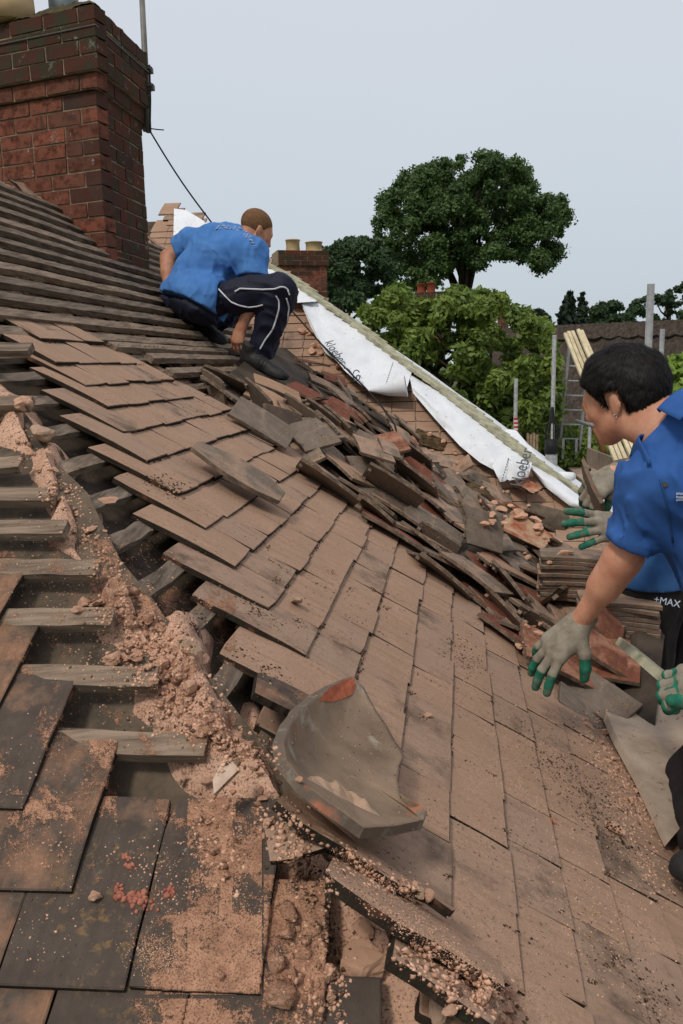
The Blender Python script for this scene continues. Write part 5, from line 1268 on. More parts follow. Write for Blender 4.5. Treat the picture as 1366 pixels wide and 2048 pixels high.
# thatched cottage
k = MT('thatch', 1, .03); v = k.coord((1, 1, 1)); c = k.mix(k.noise(4, 6, .75, k.coord((3, 3, 1)), .38, .64), srgb(106, 94, 84), srgb(66, 58, 54)); k.color(k.mix(k.noise(40, 4, .7, lo=.45, hi=.7), c, srgb(58, 50, 46))); k.bump(k.noise(26, 5, .75), 1, .06); M['thatch'] = k.m
tc_ = thing('thatched_cottage', 'long grey brown thatched roof with scalloped ridge behind the ladder', 'cottage', (14, 25, GZ)); tf = child(tc_)
RA, RB = P(985, 662, 27), P(1500, 640, 21)
def th(s, t):
    a = RA.lerp(RB, s); dn = Vector((-.1, -.62, -.9)); ov = .05*noise.noise(Vector((s*30, t*12, 0)))
    return a + dn*(t*3.2) + Vector((0, -ov, ov + .05*noise.noise(Vector((s*12, 0, 4)))*(1-t)))
mb = MB(); mb.grid(th, 160, 30, thick=.35, nrm=Vector((-.1, -.8, .55))); tf(mb, 'thatch', M['thatch'])
def thr(s, t):
    a = RA.lerp(RB, s); dn = Vector((-.1, -.62, -.9)); L_ = .42 + .07*abs(math.sin(s*46)); 
    return a + Vector((0, -.07, .09)) + dn*(t*L_) + Vector((0, 0, .03*noise.noise(Vector((s*60, t*4, 0)))))
mb = MB(); mb.grid(thr, 240, 6, thick=.09, nrm=Vector((-.1, -.8, .55))); tf(mb, 'ridge', M['thatch'])
mb = MB(); bk = [RA + Vector((0, 0, .05)), RB + Vector((0, 0, .05)), RB + Vector((.3, 4, -3.2)), RA + Vector((.3, 4, -3.2))]; mb.add(bk, [(0, 1, 2, 3)]); tf(mb, 'rear_thatch', M['thatch'])
mk('render_wall', srgb(196, 186, 168), srgb(170, 160, 144), 2)
mb = MB(); q = [RA + Vector((-.2, -1.3, -2.6)), RB + Vector((-.2, -1.3, -2.6)), RB + Vector((.2, 2.6, -2.6)), RA + Vector((.2, 2.6, -2.6))]
mb.add(q + [Vector((p.x, p.y, GZ)) for p in q], [(0, 1, 5, 4), (1, 2, 6, 5), (2, 3, 7, 6), (3, 0, 4, 7)]); tf(mb, 'wall', M['render_wall'])
# ------------------------------------------------------------ scaffold
PZ = -1.72
def atz(px, py, z):
    r = ray(px, py); return r*(z/r.z)
mk('scaffold_board', srgb(178, 154, 134), srgb(140, 118, 102), 5, bump=(60, .5, .003))
plat = thing('scaffold_platform', 'weathered scaffold boards forming a walkway behind the gloved hands', 'scaffold', tuple(atz(1180, 1000, PZ))); pf = child(plat)
Ad = PR.a; Bd = Vector((Ad.y, -Ad.x, 0))
far = atz(1118, 918, PZ); e0 = far.dot(Bd)
for i in range(-5, 14):
    b0 = e0 + i*.232; a1 = far.dot(Ad) - (i % 3)*.02; mb = MB(); a0 = .2
    A0 = Ad*a0 + Bd*(b0+.1125) + Vector((0, 0, PZ-.02)); A1 = Ad*a1 + Bd*(b0+.1125) + Vector((0, 0, PZ-.02))
    if i < 0: A1 = Ad*4.3 + Bd*(b0+.1125) + Vector((0, 0, PZ-.02))
    if 0 <= i < 1: A0 = Ad*(.2) + Bd*(b0+.1125) + Vector((0, 0, PZ-.02))
    mb.beam(A0, A1, .222, .036, Vector((0, 0, 1)), seg=6, wob=.002); pf(mb, 'board', M['scaffold_board'])
for yy in np.arange(1.5, a1, 2.0):
    mb = MB(); mb.tube([Ad*yy + Bd*(e0+ (0 if yy > 5 else 1.3)) + Vector((0, 0, PZ-.07)), Ad*yy + Bd*(e0+3.3) + Vector((0, 0, PZ-.07))], .024, 10); pf(mb, 'cross_tube', M['galv'])
tb = MB(); a = atz(1177, 942, PZ) ; b = atz(1232, 975, PZ)
tb.beam(P(1176, 912, 11), P(1236, 940, 8.6), .035, .22, Vector((0, 0, 1)), seg=3); tag(tb.build('toe_board', M['scaffold_board']), 'short scaffold toe board standing on edge above the far platform boards', 'board')
def pole(x0, y0, x1, y1, d, lab, r=.0242, mat='galv', d2=None, name='scaffold_pole', cat='scaffold pole', grp=None):
    mb = MB(); mb.tube([P(x0, y0, d), P(x1, y1, d2 or d)], r, 14); c = P(x0, y0, d)
    mb.tube([P(x0, y0, d) + Vector((0, 0, .001)), P(x0, y0, d) + Vector((0, 0, .002))], r*.8, 14)
    o = mb.build(name, M[mat], smooth=False); [setattr(p, 'use_smooth', True) for p in o.data.polygons if len(p.vertices) == 4]; return tag(o, lab, cat, grp)
def vpole(x, y, d, lab, **k):
    a = P(x, y, d); mb = MB(); mb.tube([a, Vector((a.x, a.y, GZ))], .0242, 14); o = mb.build('scaffold_pole', M['galv']); [setattr(p, 'use_smooth', True) for p in o.data.polygons if len(p.vertices) == 4]; return tag(o, lab, 'scaffold pole')
vpole(1302, 568, 5.4, 'tall thick galvanised pole rising behind the dark haired head')
vpole(1325, 658, 8.5, 'thinner galvanised pole immediately right of the tallest one')
vpole(1109, 670, 9.5, 'galvanised pole left of the ladder, in front of the bright bush')
vpole(1180, 840, 11.5, 'short upright pole right of the ladder below the horizontal tube')
pd = vpole(1032, 757, 10.5, 'galvanised pole with red and white tape standing in the bush left of the vent pipe')
mk('red_tape', srgb(196, 40, 44), srgb(180, 36, 40), 5); mk('white_tape', srgb(225, 225, 225), srgb(210, 210, 210), 5)
for i in range(7):
    a = P(1032, 836 + i*4, 10.5); mb = MB(); mb.tube([a, a + Vector((0, 0, -.025))], .027, 14); mb.build('tape_band', M['red_tape' if i % 2 == 0 else 'white_tape'], pd)
pole(1153, 842, 1222, 862, 11, 'horizontal scaffold tube behind the chin of the dark haired worker', d2=9)
pole(1167, 808, 1209, 906, 10.5, 'orange brown timber brace leaning behind the jaw of the dark haired worker', r=.03, mat='timber_brown' if 'timber_brown' in M else 'pot_red', name='timber_brace', cat='timber', d2=10)
# ladder
ld = thing('ladder', 'grey aluminium ladder leaning upright beside the timber bundle', 'ladder', tuple(P(1140, 912, 13.8))); lf = child(ld)
mb = MB(); mb.beam(P(1139, 684, 13.4), P(1117, 916, 13.8), .035, .07, Vector((0, 1, 0))); lf(mb, 'stile', M['galv'])
mb = MB(); mb.beam(P(1178, 700, 13.4), P(1157, 916, 13.8), .035, .07, Vector((0, 1, 0))); lf(mb, 'stile', M['galv'])
for i in range(8):
    t = (731 - 684 + i*29.2)/232
    if t > 1: break
    mb = MB(); mb.tube([P(1139, 684, 13.4).lerp(P(1117, 916, 13.8), t), P(1178, 686, 13.4).lerp(P(1157, 916, 13.8), t)], .017, 8); lf(mb, 'rung', M['galv'])
mb = MB(); mb.beam(P(1126, 878, 13.6), P(1124, 918, 13.6), .04, .06, Vector((0, 1, 0))); mb.beam(P(1152, 878, 13.6), P(1151, 918, 13.6), .04, .06, Vector((0, 1, 0))); tag(mb.build('ladder_feet', M['galv']), 'two short ladder legs standing at the foot of the grey ladder', 'ladder')
# bundle of pale battens leaning
for i, (x, y, d) in enumerate([(1130, 667, 9.0), (1137, 664, 9.05), (1145, 663, 9.1), (1156, 660, 8.95), (1163, 662, 9.0)]):
    mb = MB(); mb.beam(P(x, y, d), P(x + 102 + i*2, 922 - i*2, 7.8), .034, .03, Vector((0, -1, .3)), seg=6, wob=.002)
    tag(mb.build('timber_batten', M['timber_cream'] if 'timber_cream' in M else M['timber_new']), ['leftmost', 'second from left', 'middle', 'fourth from left', 'rightmost'][i] + ' pale batten of the bundle leaning behind the dark haired head', 'batten', 'pale battens leaning in a bundle')
# vent pipe with balloon guard
vp = thing('vent_pipe', 'grey soil vent pipe with dark collar and wire balloon top, left of the platform', 'vent pipe', tuple(P(1103, 950, 7.2))); vf = child(vp)
a = P(1103, 893, 7.2); mb = MB(); mb.tube([a, Vector((a.x, a.y, GZ))], .052, 20); vf(mb, 'pipe', M['galv'], smooth=True)
mb = MB(); mb.tube([a + Vector((0, 0, .06)), a + Vector((0, 0, -.06))], .058, 20); vf(mb, 'collar', M['rubber'], smooth=True)
mb = MB()
for i in range(8):
    an = i*math.pi/4; mb.tube([a + Vector((.05*math.cos(an)*f, .05*math.sin(an)*f, z)) for f, z in ((1, .05), (1.15, .12), (1.0, .18), (.4, .22), (0, .23))], .005, 5)
mb.tube([a + Vector((0, 0, .2)), a + Vector((0, 0, .34))], [.03, .012], 10)
vf(mb, 'wire_balloon', M['rubber'])
mb = MB(); mb.tube([P(1112, 951, 6.6), P(1145, 953, 6.4)], .033, 16); tag(mb.build('membrane_roll', M['membrane'], smooth=True), 'short white roll of membrane lying on the platform left of the upper glove', 'roll')
mb = MB(); 
for i in range(4): mb.beam(P(1056 + i*6, 866 + i % 2*3, 12), P(1055 + i*6, 915, 12), .035, .02, Vector((0, -1, 0)))
tag(mb.build('picket_panel', M['timber_pale']), 'small yellowish timber panel in the bush between the taped pole and the vent pipe', 'fence panel')
# ------------------------------------------------------------ people: one smooth implicit surface per body, clothes as separate shells
def _arr(v): return np.array([v[0], v[1], v[2]], np.float64)
def d_cap(X, a, b, ra, rb):
    a, b = _arr(a), _arr(b); ab = b-a; L2 = max(1e-12, ab@ab); t = np.clip(((X-a)@ab)/L2, 0, 1)
    return np.linalg.norm(X - a - t[..., None]*ab, axis=-1) - (ra + (rb-ra)*t)
def d_ell(X, c, R, r):
    q = (X - _arr(c)) @ R; r = np.asarray(r); k0 = np.linalg.norm(q/r, axis=-1); k1 = np.linalg.norm(q/(r*r), axis=-1) + 1e-9
    return k0*(k0-1)/k1
def smin(a, b, k):
    if k <= 0: return np.minimum(a, b)
    h = np.clip(k - np.abs(a-b), 0, None)/k; return np.minimum(a, b) - h*h*k*.25
def R3(x, y, z): return np.array([[x[i], y[i], z[i]] for i in range(3)])
def prim_box(p, m):
    if p[0] == 'c':
        a, b = _arr(p[1]), _arr(p[2]); r = max(p[3], p[4]) + m; return np.minimum(a, b)-r, np.maximum(a, b)+r
    c = _arr(p[1]); e = np.sqrt(((p[2]*np.asarray(p[3]))**2).sum(1)) + m; return c-e, c+e
def field(prims, X, grow=0.0):
    F = np.full(X.shape[:-1], 1.0)
    for p in prims:
        d = (d_cap(X, p[1], p[2], p[3], p[4]) if p[0] == 'c' else d_ell(X, p[1], p[2], p[3])) - grow
        F = smin(F, d, p[5] if p[0] == 'c' else p[4])
    return F
def sdf_mesh(prims, h, post=None, pad=.03, grow=0.0, lo=None, hi=None):
    bs = [prim_box(p, pad + grow) for p in prims]
    lo = np.min([b[0] for b in bs], 0) if lo is None else lo; hi = np.max([b[1] for b in bs], 0) if hi is None else hi
    n = np.ceil((hi-lo)/h).astype(int) + 1
    ax = [lo[i] + h*np.arange(n[i]) for i in range(3)]
    F = np.full(tuple(n), .2, np.float32)
    for p in prims:
        k = p[5] if p[0] == 'c' else p[4]; b = prim_box(p, k + grow + 3*h)
        i0 = np.clip(np.floor((b[0]-lo)/h).astype(int), 0, n); i1 = np.clip(np.ceil((b[1]-lo)/h).astype(int)+1, 0, n)
        if (i1 <= i0).any(): continue
        sl = tuple(slice(i0[j], i1[j]) for j in range(3))
        X = np.stack(np.meshgrid(*[ax[j][sl[j]] for j in range(3)], indexing='ij'), -1)
        d = (d_cap(X, p[1], p[2], p[3], p[4]) if p[0] == 'c' else d_ell(X, p[1], p[2], p[3])) - grow
        F[sl] = smin(F[sl], d.astype(np.float32), k)
    if post is not None:
        # only evaluate near the surface
        X = np.stack(np.meshgrid(*ax, indexing='ij'), -1).reshape(-1, 3); f = F.reshape(-1); m = np.abs(f) < .075
        f[m] = post(X[m], f[m]); F = f.reshape(F.shape)
    F[0, :, :] = F[-1, :, :] = .1; F[:, 0, :] = F[:, -1, :] = .1; F[:, :, 0] = F[:, :, -1] = .1
    S = F < 0
    c = [S[:-1, :-1, :-1], S[1:, :-1, :-1], S[:-1, 1:, :-1], S[1:, 1:, :-1], S[:-1, :-1, 1:], S[1:, :-1, 1:], S[:-1, 1:, 1:], S[1:, 1:, 1:]]
    cnt = sum(x.astype(np.int8) for x in c); act = (cnt > 0) & (cnt < 8); idx = -np.ones(act.shape, np.int64); ai = np.argwhere(act); idx[act] = np.arange(len(ai))
    off = np.array([[0, 0, 0], [1, 0, 0], [0, 1, 0], [1, 1, 0], [0, 0, 1], [1, 0, 1], [0, 1, 1], [1, 1, 1]])
    vals = np.stack([F[ai[:, 0]+o[0], ai[:, 1]+o[1], ai[:, 2]+o[2]] for o in off], 1).astype(np.float64)
    acc = np.zeros((len(ai), 3)); w = np.zeros(len(ai))
    for a in range(8):
        for b in range(a+1, 8):
            if np.abs(off[a]-off[b]).sum() != 1: continue
            va, vb = vals[:, a], vals[:, b]; cr = (va < 0) != (vb < 0); t = np.where(cr, va/(va-vb+1e-20), 0)
            acc += np.where(cr[:, None], off[a] + (off[b]-off[a])*t[:, None], 0); w += cr
    V = lo + h*(ai + acc/w[:, None]); Q = []
    for d_ in range(3):
        o1, o2 = [(1, 2), (2, 0), (0, 1)][d_]
        s0 = [slice(None)]*3; s1 = [slice(None)]*3; s0[d_] = slice(0, -1); s1[d_] = slice(1, None)
        ch_ = S[tuple(s0)] != S[tuple(s1)]; e = np.argwhere(ch_); m = (e[:, o1] > 0) & (e[:, o2] > 0) & (e[:, o1] < n[o1]-1) & (e[:, o2] < n[o2]-1); e = e[m]
        ins = S[tuple(s0)][e[:, 0], e[:, 1], e[:, 2]]
        def gi(a, b):
            q = e.copy(); q[:, o1] -= a; q[:, o2] -= b; return idx[q[:, 0], q[:, 1], q[:, 2]]
        q = np.stack([gi(1, 1), gi(0, 1), gi(0, 0), gi(1, 0)], 1); q[~ins] = q[~ins][:, ::-1]; Q.append(q)
    return V, np.concatenate(Q)
def relax(V, Q, it=2, lam=.5):
    n = len(V)
    for _ in range(it):
        A = np.zeros_like(V); c = np.zeros(n)
        for a, b in ((0, 1), (1, 2), (2, 3), (3, 0)):
            np.add.at(A, Q[:, a], V[Q[:, b]]); np.add.at(A, Q[:, b], V[Q[:, a]]); np.add.at(c, Q[:, a], 1); np.add.at(c, Q[:, b], 1)
        V = V*(1-lam) + lam*A/np.maximum(c, 1)[:, None]
    return V
def snoise(X, sc, seed=0):
    """cheap smooth numpy noise: sum of rotated sines"""
    g = np.random.default_rng(seed); out = np.zeros(len(X))
    for _ in range(7):
        k = g.normal(size=3); k = k/np.linalg.norm(k)*sc*g.uniform(.6, 1.6); out += np.sin(X@k*6.283 + g.uniform(0, 6.28))
    return out/4.2
def folds(X, dv, sc, seed, amp):
    d = _arr(Vector(dv).normalized()); Y = X - .72*(X @ d)[:, None]*d + .02*np.stack([snoise(X, 4, seed+7)]*3, 1)
    r = 1 - np.abs(snoise(Y, sc, seed)); return -amp*np.clip(r, 0, 1)**2.2
def person_part(name, prims, h, mat, parent, post=None, grow=0.0, rel=1, rnd=None, **k):
    V, Q = sdf_mesh(prims, h, post, grow=grow, **k)
    if rel: V = relax(V, Q, rel, .4)
    r = rnd(V) if rnd else None
    o = np_mesh(name, V, Q, mat, None, smooth=True, rnd=r)
    if parent is not None: o.parent = parent
    return o
def head_prims(c, f, u, r, s=1.0):
    """c = centre between the ears; f forward, u up, r towards the person's right"""
    f, u, r = f.normalized(), u.normalized(), r.normalized(); R = R3(r, f, u); at = lambda x, y, z: c + (r*x + f*y + u*z)*s
    e = lambda x, y, z, a, b, c_, k: ('e', at(x, y, z), R, (a*s, b*s, c_*s), k)
    P_ = [e(0, -.012, .035, .075, .094, .082, .02), e(0, .045, -.01, .062, .052, .075, .03), e(0, .052, -.062, .046, .042, .04, .03),
          ('c', at(0, .075, -.092), at(0, .07, -.088), .02*s, .02*s, .025),
          ('c', at(.052, .01, -.05), at(.02, .068, -.09), .018*s, .016*s, .025), ('c', at(-.052, .01, -.05), at(-.02, .068, -.09), .018*s, .016*s, .025),
          ('c', at(0, .092, .012), at(0, .112, -.03), .008*s, .0125*s, .012), ('c', at(.01, .1, -.036), at(-.01, .1, -.036), .009*s, .009*s, .008),
          ('c', at(.035, .082, .02), at(-.035, .082, .02), .012*s, .012*s, .02),
          ('c', at(.018, .09, -.062), at(-.018, .09, -.062), .007*s, .007*s, .006), ('c', at(.015, .087, -.073), at(-.015, .087, -.073), .008*s, .008*s, .006),
          e(.04, .065, -.02, .02, .022, .02, .02), e(-.04, .065, -.02, .02, .022, .02, .02)]
    for sx in (1, -1):
        Re = R3((r*sx + f*.35).normalized(), (f - r*sx*.35).normalized(), u)
        P_ += [('e', at(sx*.077, -.006, -.006), Re, (.007*s, .019*s, .031*s), .004), ('e', at(sx*.073, .0, -.026), Re, (.007*s, .011*s, .013*s), .006)]
    return P_, at
def limb(a, b, ra, rb, k=.03, bulge=None):
    out = [('c', a, b, ra, rb, k)]
    if bulge: m = a.lerp(b, bulge[0]); out.append(('c', a.lerp(b, bulge[0]-.15), a.lerp(b, bulge[0]+.15), bulge[1], bulge[1]*.95, k))
    return out
def hand_prims(w, d, nb, th, curl=(20, 25, 15), spread=8, size=1.0, thumb=(35, 20, 15), curls=None, fat=.0):
    """w wrist, d along the hand, nb back-of-hand normal, th thumb side (+1: thumb towards d x nb)"""
    d = d.normalized(); nb = (nb - d*nb.dot(d)).normalized(); x = d.cross(nb).normalized()*th; s = size
    at = lambda a, b, c: w + (x*a + d*b + nb*c)*s
    pr, tags = [], []
    kn = [(.031, .092, .0), (.010, .096, .003), (-.012, .091, .002), (-.032, .080, -.003)]
    for (a, b, c) in kn: pr.append(('c', at(a*.45, .012, 0), at(a, b, c), .017*s+fat, .0125*s+fat, .016)); tags.append(0)
    pr.append(('c', at(.018, .02, -.008), at(.03, .055, -.010), .018*s+fat, .014*s, .015)); tags.append(0)
    seg = [(.044, .027, .021), (.049, .031, .022), (.045, .029, .022), (.034, .021, .02)]
    rad = [.0095, .0098, .0093, .0082]
    for i, (a, b, c) in enumerate(kn):
        cu = curls[i] if curls else curl; p = at(a, b, c); ang = 0; sp = math.radians(spread*(1.4 - i*.95)); dd0 = (d*math.cos(sp) + x*math.sin(sp)).normalized()
        for j in range(3):
            ang += math.radians(cu[j]); dd = dd0*math.cos(ang) - nb*math.sin(ang); q = p + dd*seg[i][j]*s
            pr.append(('c', p, q, (rad[i] - j*.0006)*s+fat, (rad[i] - (j+1)*.0006)*s+fat, .0045)); tags.append((.25, .75, 1)[j]); p = q
    p = at(.026, .022, -.006); ang = math.radians(thumb[0]); tw = math.radians(thumb[1])
    for j, (L_, rr) in enumerate(((.042, .0145), (.034, .0115), (.028, .0105))):
        dd = (d*math.cos(ang) + x*math.sin(ang))*math.cos(tw) - nb*math.sin(tw); q = p + dd*L_*s
        pr.append(('c', p, q, rr*s+fat, (rr-.0015)*s+fat, .008)); tags.append((.1, .8, 1)[j]); p = q; ang -= math.radians(thumb[2])*.6; tw += math.radians(thumb[2])*.3
    return pr, tags, (w, d, nb, x)
def glove(parent, w, d, nb, th, label=None, **k):
    pr, tags, fr = hand_prims(w, d, nb, th, fat=.0026, **k)
    cuff = [('c', w - fr[1]*.035, w + fr[1]*.012, .033, .029, .012)]
    R_ = R3(fr[3], fr[1], fr[2]); cuff = [('e', w - fr[1]*.012, R_, (.032, .045, .026), .014)]
    allp = cuff + pr
    nbv = _arr(fr[2])
    def post(X, f):
        # rolled cuff edge
        y = (X - _arr(w)) @ _arr(fr[1]); f = np.maximum(f, -(y + .042)); ring = np.abs(y + .036) < .006; f = f - np.where(ring, .002, 0)
        return f + .0005*np.sin(y*900)*(y < .05)
    V, Q = sdf_mesh(allp, .0024, post, pad=.01); V = relax(V, Q, 1, .3)
    best = np.full(len(V), 9.); tg = np.zeros(len(V))
    for p, t in zip(pr, tags):
        dd = d_cap(V, p[1], p[2], p[3], p[4]); m = dd < best; best[m] = dd[m]; tg[m] = t
    z = (V - _arr(w)) @ nbv; y = (V - _arr(w)) @ _arr(fr[1])
    # vertex normals
    N = np.zeros_like(V); fn = np.cross(V[Q[:, 1]]-V[Q[:, 0]], V[Q[:, 2]]-V[Q[:, 0]])
    for i in range(4): np.add.at(N, Q[:, i], fn)
    N /= np.linalg.norm(N, axis=1)[:, None] + 1e-12; nz = N @ nbv
    g = np.where(tg >= .7, 1, np.where(tg >= .2, (nz < .25)*1.0, (nz < -.1)*1.0)); g = np.where(y < .004, 0, g)
    o = np_mesh('glove', V, Q, M['glove'], None, smooth=True, rnd=g); o.parent = parent
    if label: o['label'] = label
    return o
def cloth(name, c1, c2, rough=.9, spec=.15, weave=900, b=.35, sheen=.0):
    k = MT(name, rough, spec); c = k.mix(k.noise(7, 5, .6, lo=.35, hi=.68), c1, c2); c = k.mix(k.map(k.noise(60, 4, .7), .6, .75), c, tuple(x*.75 for x in c1)); k.color(c)
    k.bump(k.mix(.6, k.noise(30, 4, .55), k.noise(weave, 2, .5)), b, .003); k.b.inputs['Sheen Weight'].default_value = sheen; M[name] = k.m
cloth('shirt_blue', srgb(82, 130, 190), srgb(66, 112, 172)); cloth('polo_blue', srgb(58, 98, 160), srgb(46, 84, 144)); cloth('polo_teal', srgb(48, 84, 130), srgb(44, 76, 116))
cloth('navy', srgb(24, 28, 48), srgb(18, 20, 36), .7, .3); cloth('dark_cloth', srgb(46, 42, 42), srgb(34, 32, 34)); cloth('boot', srgb(40, 38, 36), srgb(26, 25, 25), .6, .35, 300)
def skin(name, a, b):
    k = MT(name, .55, .35); c = k.mix(k.noise(14, 6, .7, lo=.38, hi=.62), a, b); c = k.mix(k.map(k.noise(120, 3, .6), .58, .7), c, tuple(x*.8 for x in a)); k.color(c)
    k.b.inputs['Subsurface Weight'].default_value = .12; k.b.inputs['Subsurface Radius'].default_value = (.012, .004, .002); k.b.inputs['Subsurface Scale'].default_value = .6
    k.bump(k.noise(500, 3), .2, .0008); M[name] = k.m
skin('skin_a', srgb(198, 146, 116), srgb(176, 116, 88)); skin('skin_b', srgb(204, 152, 124), srgb(186, 126, 98))
k = MT('glove', .85, .2); g = k.map(k.math('ADD', k.rnd(), k.math('MULTIPLY', k.noise(120, 3), .3)), .5, .8)
c1 = k.mix(k.noise(30, 5, .65, lo=.35, hi=.68), srgb(150, 142, 126), srgb(116, 106, 92)); c2 = k.mix(k.noise(40, 5, .6, lo=.35, hi=.7), srgb(42, 118, 92), srgb(34, 88, 72))
c2 = k.mix(k.map(k.noise(22, 5, .7), .5, .68), c2, srgb(110, 112, 96)); k.color(k.mix(g, c1, c2)); k.bump(k.noise(900, 2), .5, .001); M['glove'] = k.m
mk('hair_black', srgb(34, 30, 28), srgb(22, 20, 19), 60, rough=.62, spec=.25); mk('hair_ginger', srgb(122, 88, 58), srgb(92, 66, 46), 60, rough=.8)
mk('white_piping', srgb(226, 226, 230), srgb(208, 208, 214), 8); mk('eye_white', srgb(225, 220, 212), srgb(215, 208, 200), 3, rough=.3); mk('eye_iris', srgb(60, 44, 32), srgb(40, 30, 24), 3, rough=.2)
mk('print_white', srgb(200, 208, 220), srgb(170, 184, 205), 30); mk('button', srgb(90, 84, 76), srgb(70, 66, 60), 10, rough=.4); mk('silver', srgb(200, 200, 200), srgb(180, 180, 180), 10, rough=.3); M['silver'].node_tree.nodes['Principled BSDF'].inputs['Metallic'].default_value = .8
def eyes(par, at, s=1.0):
    for sx in (1, -1):
        mb = MB(); import itertools
        def sph(c, r): 
            n, m_ = 12, 8
            vs = [Vector(c) + Vector((r*math.sin(math.pi*j/m_)*math.cos(2*math.pi*i/n), r*math.sin(math.pi*j/m_)*math.sin(2*math.pi*i/n), r*math.cos(math.pi*j/m_))) for j in range(m_+1) for i in range(n)]
            mb.add(vs, [(j*n+i, (j+1)*n+i, (j+1)*n+(i+1) % n, j*n+(i+1) % n) for j in range(m_) for i in range(n)])
        sph(at(sx*.031, .080, .004), .0125*s); e = mb.build('eye', M['eye_white'], par, smooth=True)
        mb = MB(); sph(at(sx*.031, .0865, .004), .0068*s); mb.build('iris', M['eye_iris'], e, smooth=True)
def strands(name, par, at, f, u, r, n, length, wid_, mat, seed, keep, whorl=(0, -.05, .11), s=1.0, rad=(.083, .102, .092), cz=.035):
    """short hairs lying over the skull, combed away from the crown"""
    g = random.Random(seed); V, Fq = [], []; R = R3(r, f, u)
    c0 = at(0, -.012, cz); wv = Vector(whorl)
    for i in range(n):
        d = Vector((g.gauss(0, 1), g.gauss(0, 1), g.gauss(0, 1))).normalized(); q = Vector((d.x*rad[0], d.y*rad[1]-.012, d.z*rad[2]+cz))
        if not keep(q): continue
        tang = (q - wv); nn = Vector((d.x/rad[0], d.y/rad[1], d.z/rad[2])).normalized(); tang = (tang - nn*tang.dot(nn)).normalized()
        tang = (tang + Vector((0, 0, -.35)) - nn*(-.35*nn.z)).normalized(); sd_ = nn.cross(tang).normalized(); tang = (tang + sd_*g.gauss(0, .22)).normalized()
        L_ = length*g.uniform(.6, 1.2); pts = [q - nn*.003, q + tang*L_*.5 + nn*.0035, q + tang*L_ - nn*(L_*L_/.19 - .004)]
        b = len(V); ww = wid_*g.uniform(.6, 1.2)
        for k_, p in enumerate(pts):
            o_ = sd_*ww*(1, .8, .05)[k_]
            for sg in (-1, 1):
                z = p + o_*sg; V.append(at(z.x, z.y, z.z))
        Fq += [(b, b+1, b+3, b+2), (b+2, b+3, b+5, b+4)]
    o = np_mesh(name, [tuple(v) for v in V], Fq, M[mat], None, smooth=True, rnd=[g.random() for _ in V]); o.parent = par; return o

# ============ crouching worker in the blue T-shirt
pa = {k_: P(*v) for k_, v in dict(pel=(388, 598, 4.80), hr=(412, 600, 4.66), hl=(366, 602, 4.93), sp=(402, 556, 4.80), ch=(440, 508, 4.80), nk=(486, 482, 4.82), sr=(498, 508, 4.66), sl=(384, 492, 4.98),
    er=(512, 585, 4.60), wr=(484, 652, 4.62), el=(336, 515, 5.0), wl=(337, 585, 4.92), kr=(562, 580, 4.52), ar=(524, 700, 4.68), kl=(470, 612, 5.2), al=(396, 655, 4.98), hd=(512, 462, 4.84)).items()}
fA = Vector((.78, .38, -.52)).normalized(); uA = Vector((.42, .15, .9)); uA = (uA - fA*uA.dot(fA)).normalized(); rA = fA.cross(uA)
hp_, atA = head_prims(pa['hd'], fA, uA, rA, .97)
tor = [('c', pa['pel'], pa['sp'], .125, .125, .06), ('c', pa['sp'], pa['ch'], .13, .15, .06), ('c', pa['hr'], pa['hl'], .11, .11, .05), ('c', pa['sr'], pa['sl'], .085, .085, .06), ('c', pa['ch'], pa['nk'], .12, .06, .06)]
armsA = limb(pa['sr'], pa['er'], .058, .046) + limb(pa['er'], pa['wr'], .046, .030, .02, (.3, .046)) + limb(pa['sl'], pa['el'], .056, .045) + limb(pa['el'], pa['wl'], .045, .030, .02, (.3, .045))
legsA = limb(pa['hr'], pa['kr'], .092, .064, .05) + limb(pa['kr'], pa['ar'], .062, .042, .03, (.35, .062)) + limb(pa['hl'], pa['kl'], .092, .062, .05) + limb(pa['kl'], pa['al'], .06, .042, .03, (.35, .06))
hA1, _, _ = hand_prims(pa['wr'], Vector((-.35, .1, -.9)), Vector((-.5, -.8, 0)), 1, (30, 35, 25)); hA2, _, _ = hand_prims(pa['wl'], Vector((.1, -.1, -1)), Vector((-.9, -.3, 0)), 1, (25, 30, 20))
def shrink(pr, d): return [('c', p[1], p[2], max(.004, p[3]-d), max(.004, p[4]-d), p[5]) if p[0] == 'c' else p for p in pr]
bodyA = person_part('person', shrink(tor, .02) + armsA + shrink(legsA, .018) + hp_ + [('c', atA(0, -.03, -.05), pa['nk'], .055, .062, .03)] + hA1 + hA2, .0075, M['skin_a'], None)
tag(bodyA, 'worker in blue T-shirt and navy tracksuit bottoms crouching on the bare battens', 'person')
hemA = [_arr(x) for x in (P(325, 603, 4.8), P(470, 574, 4.6))]
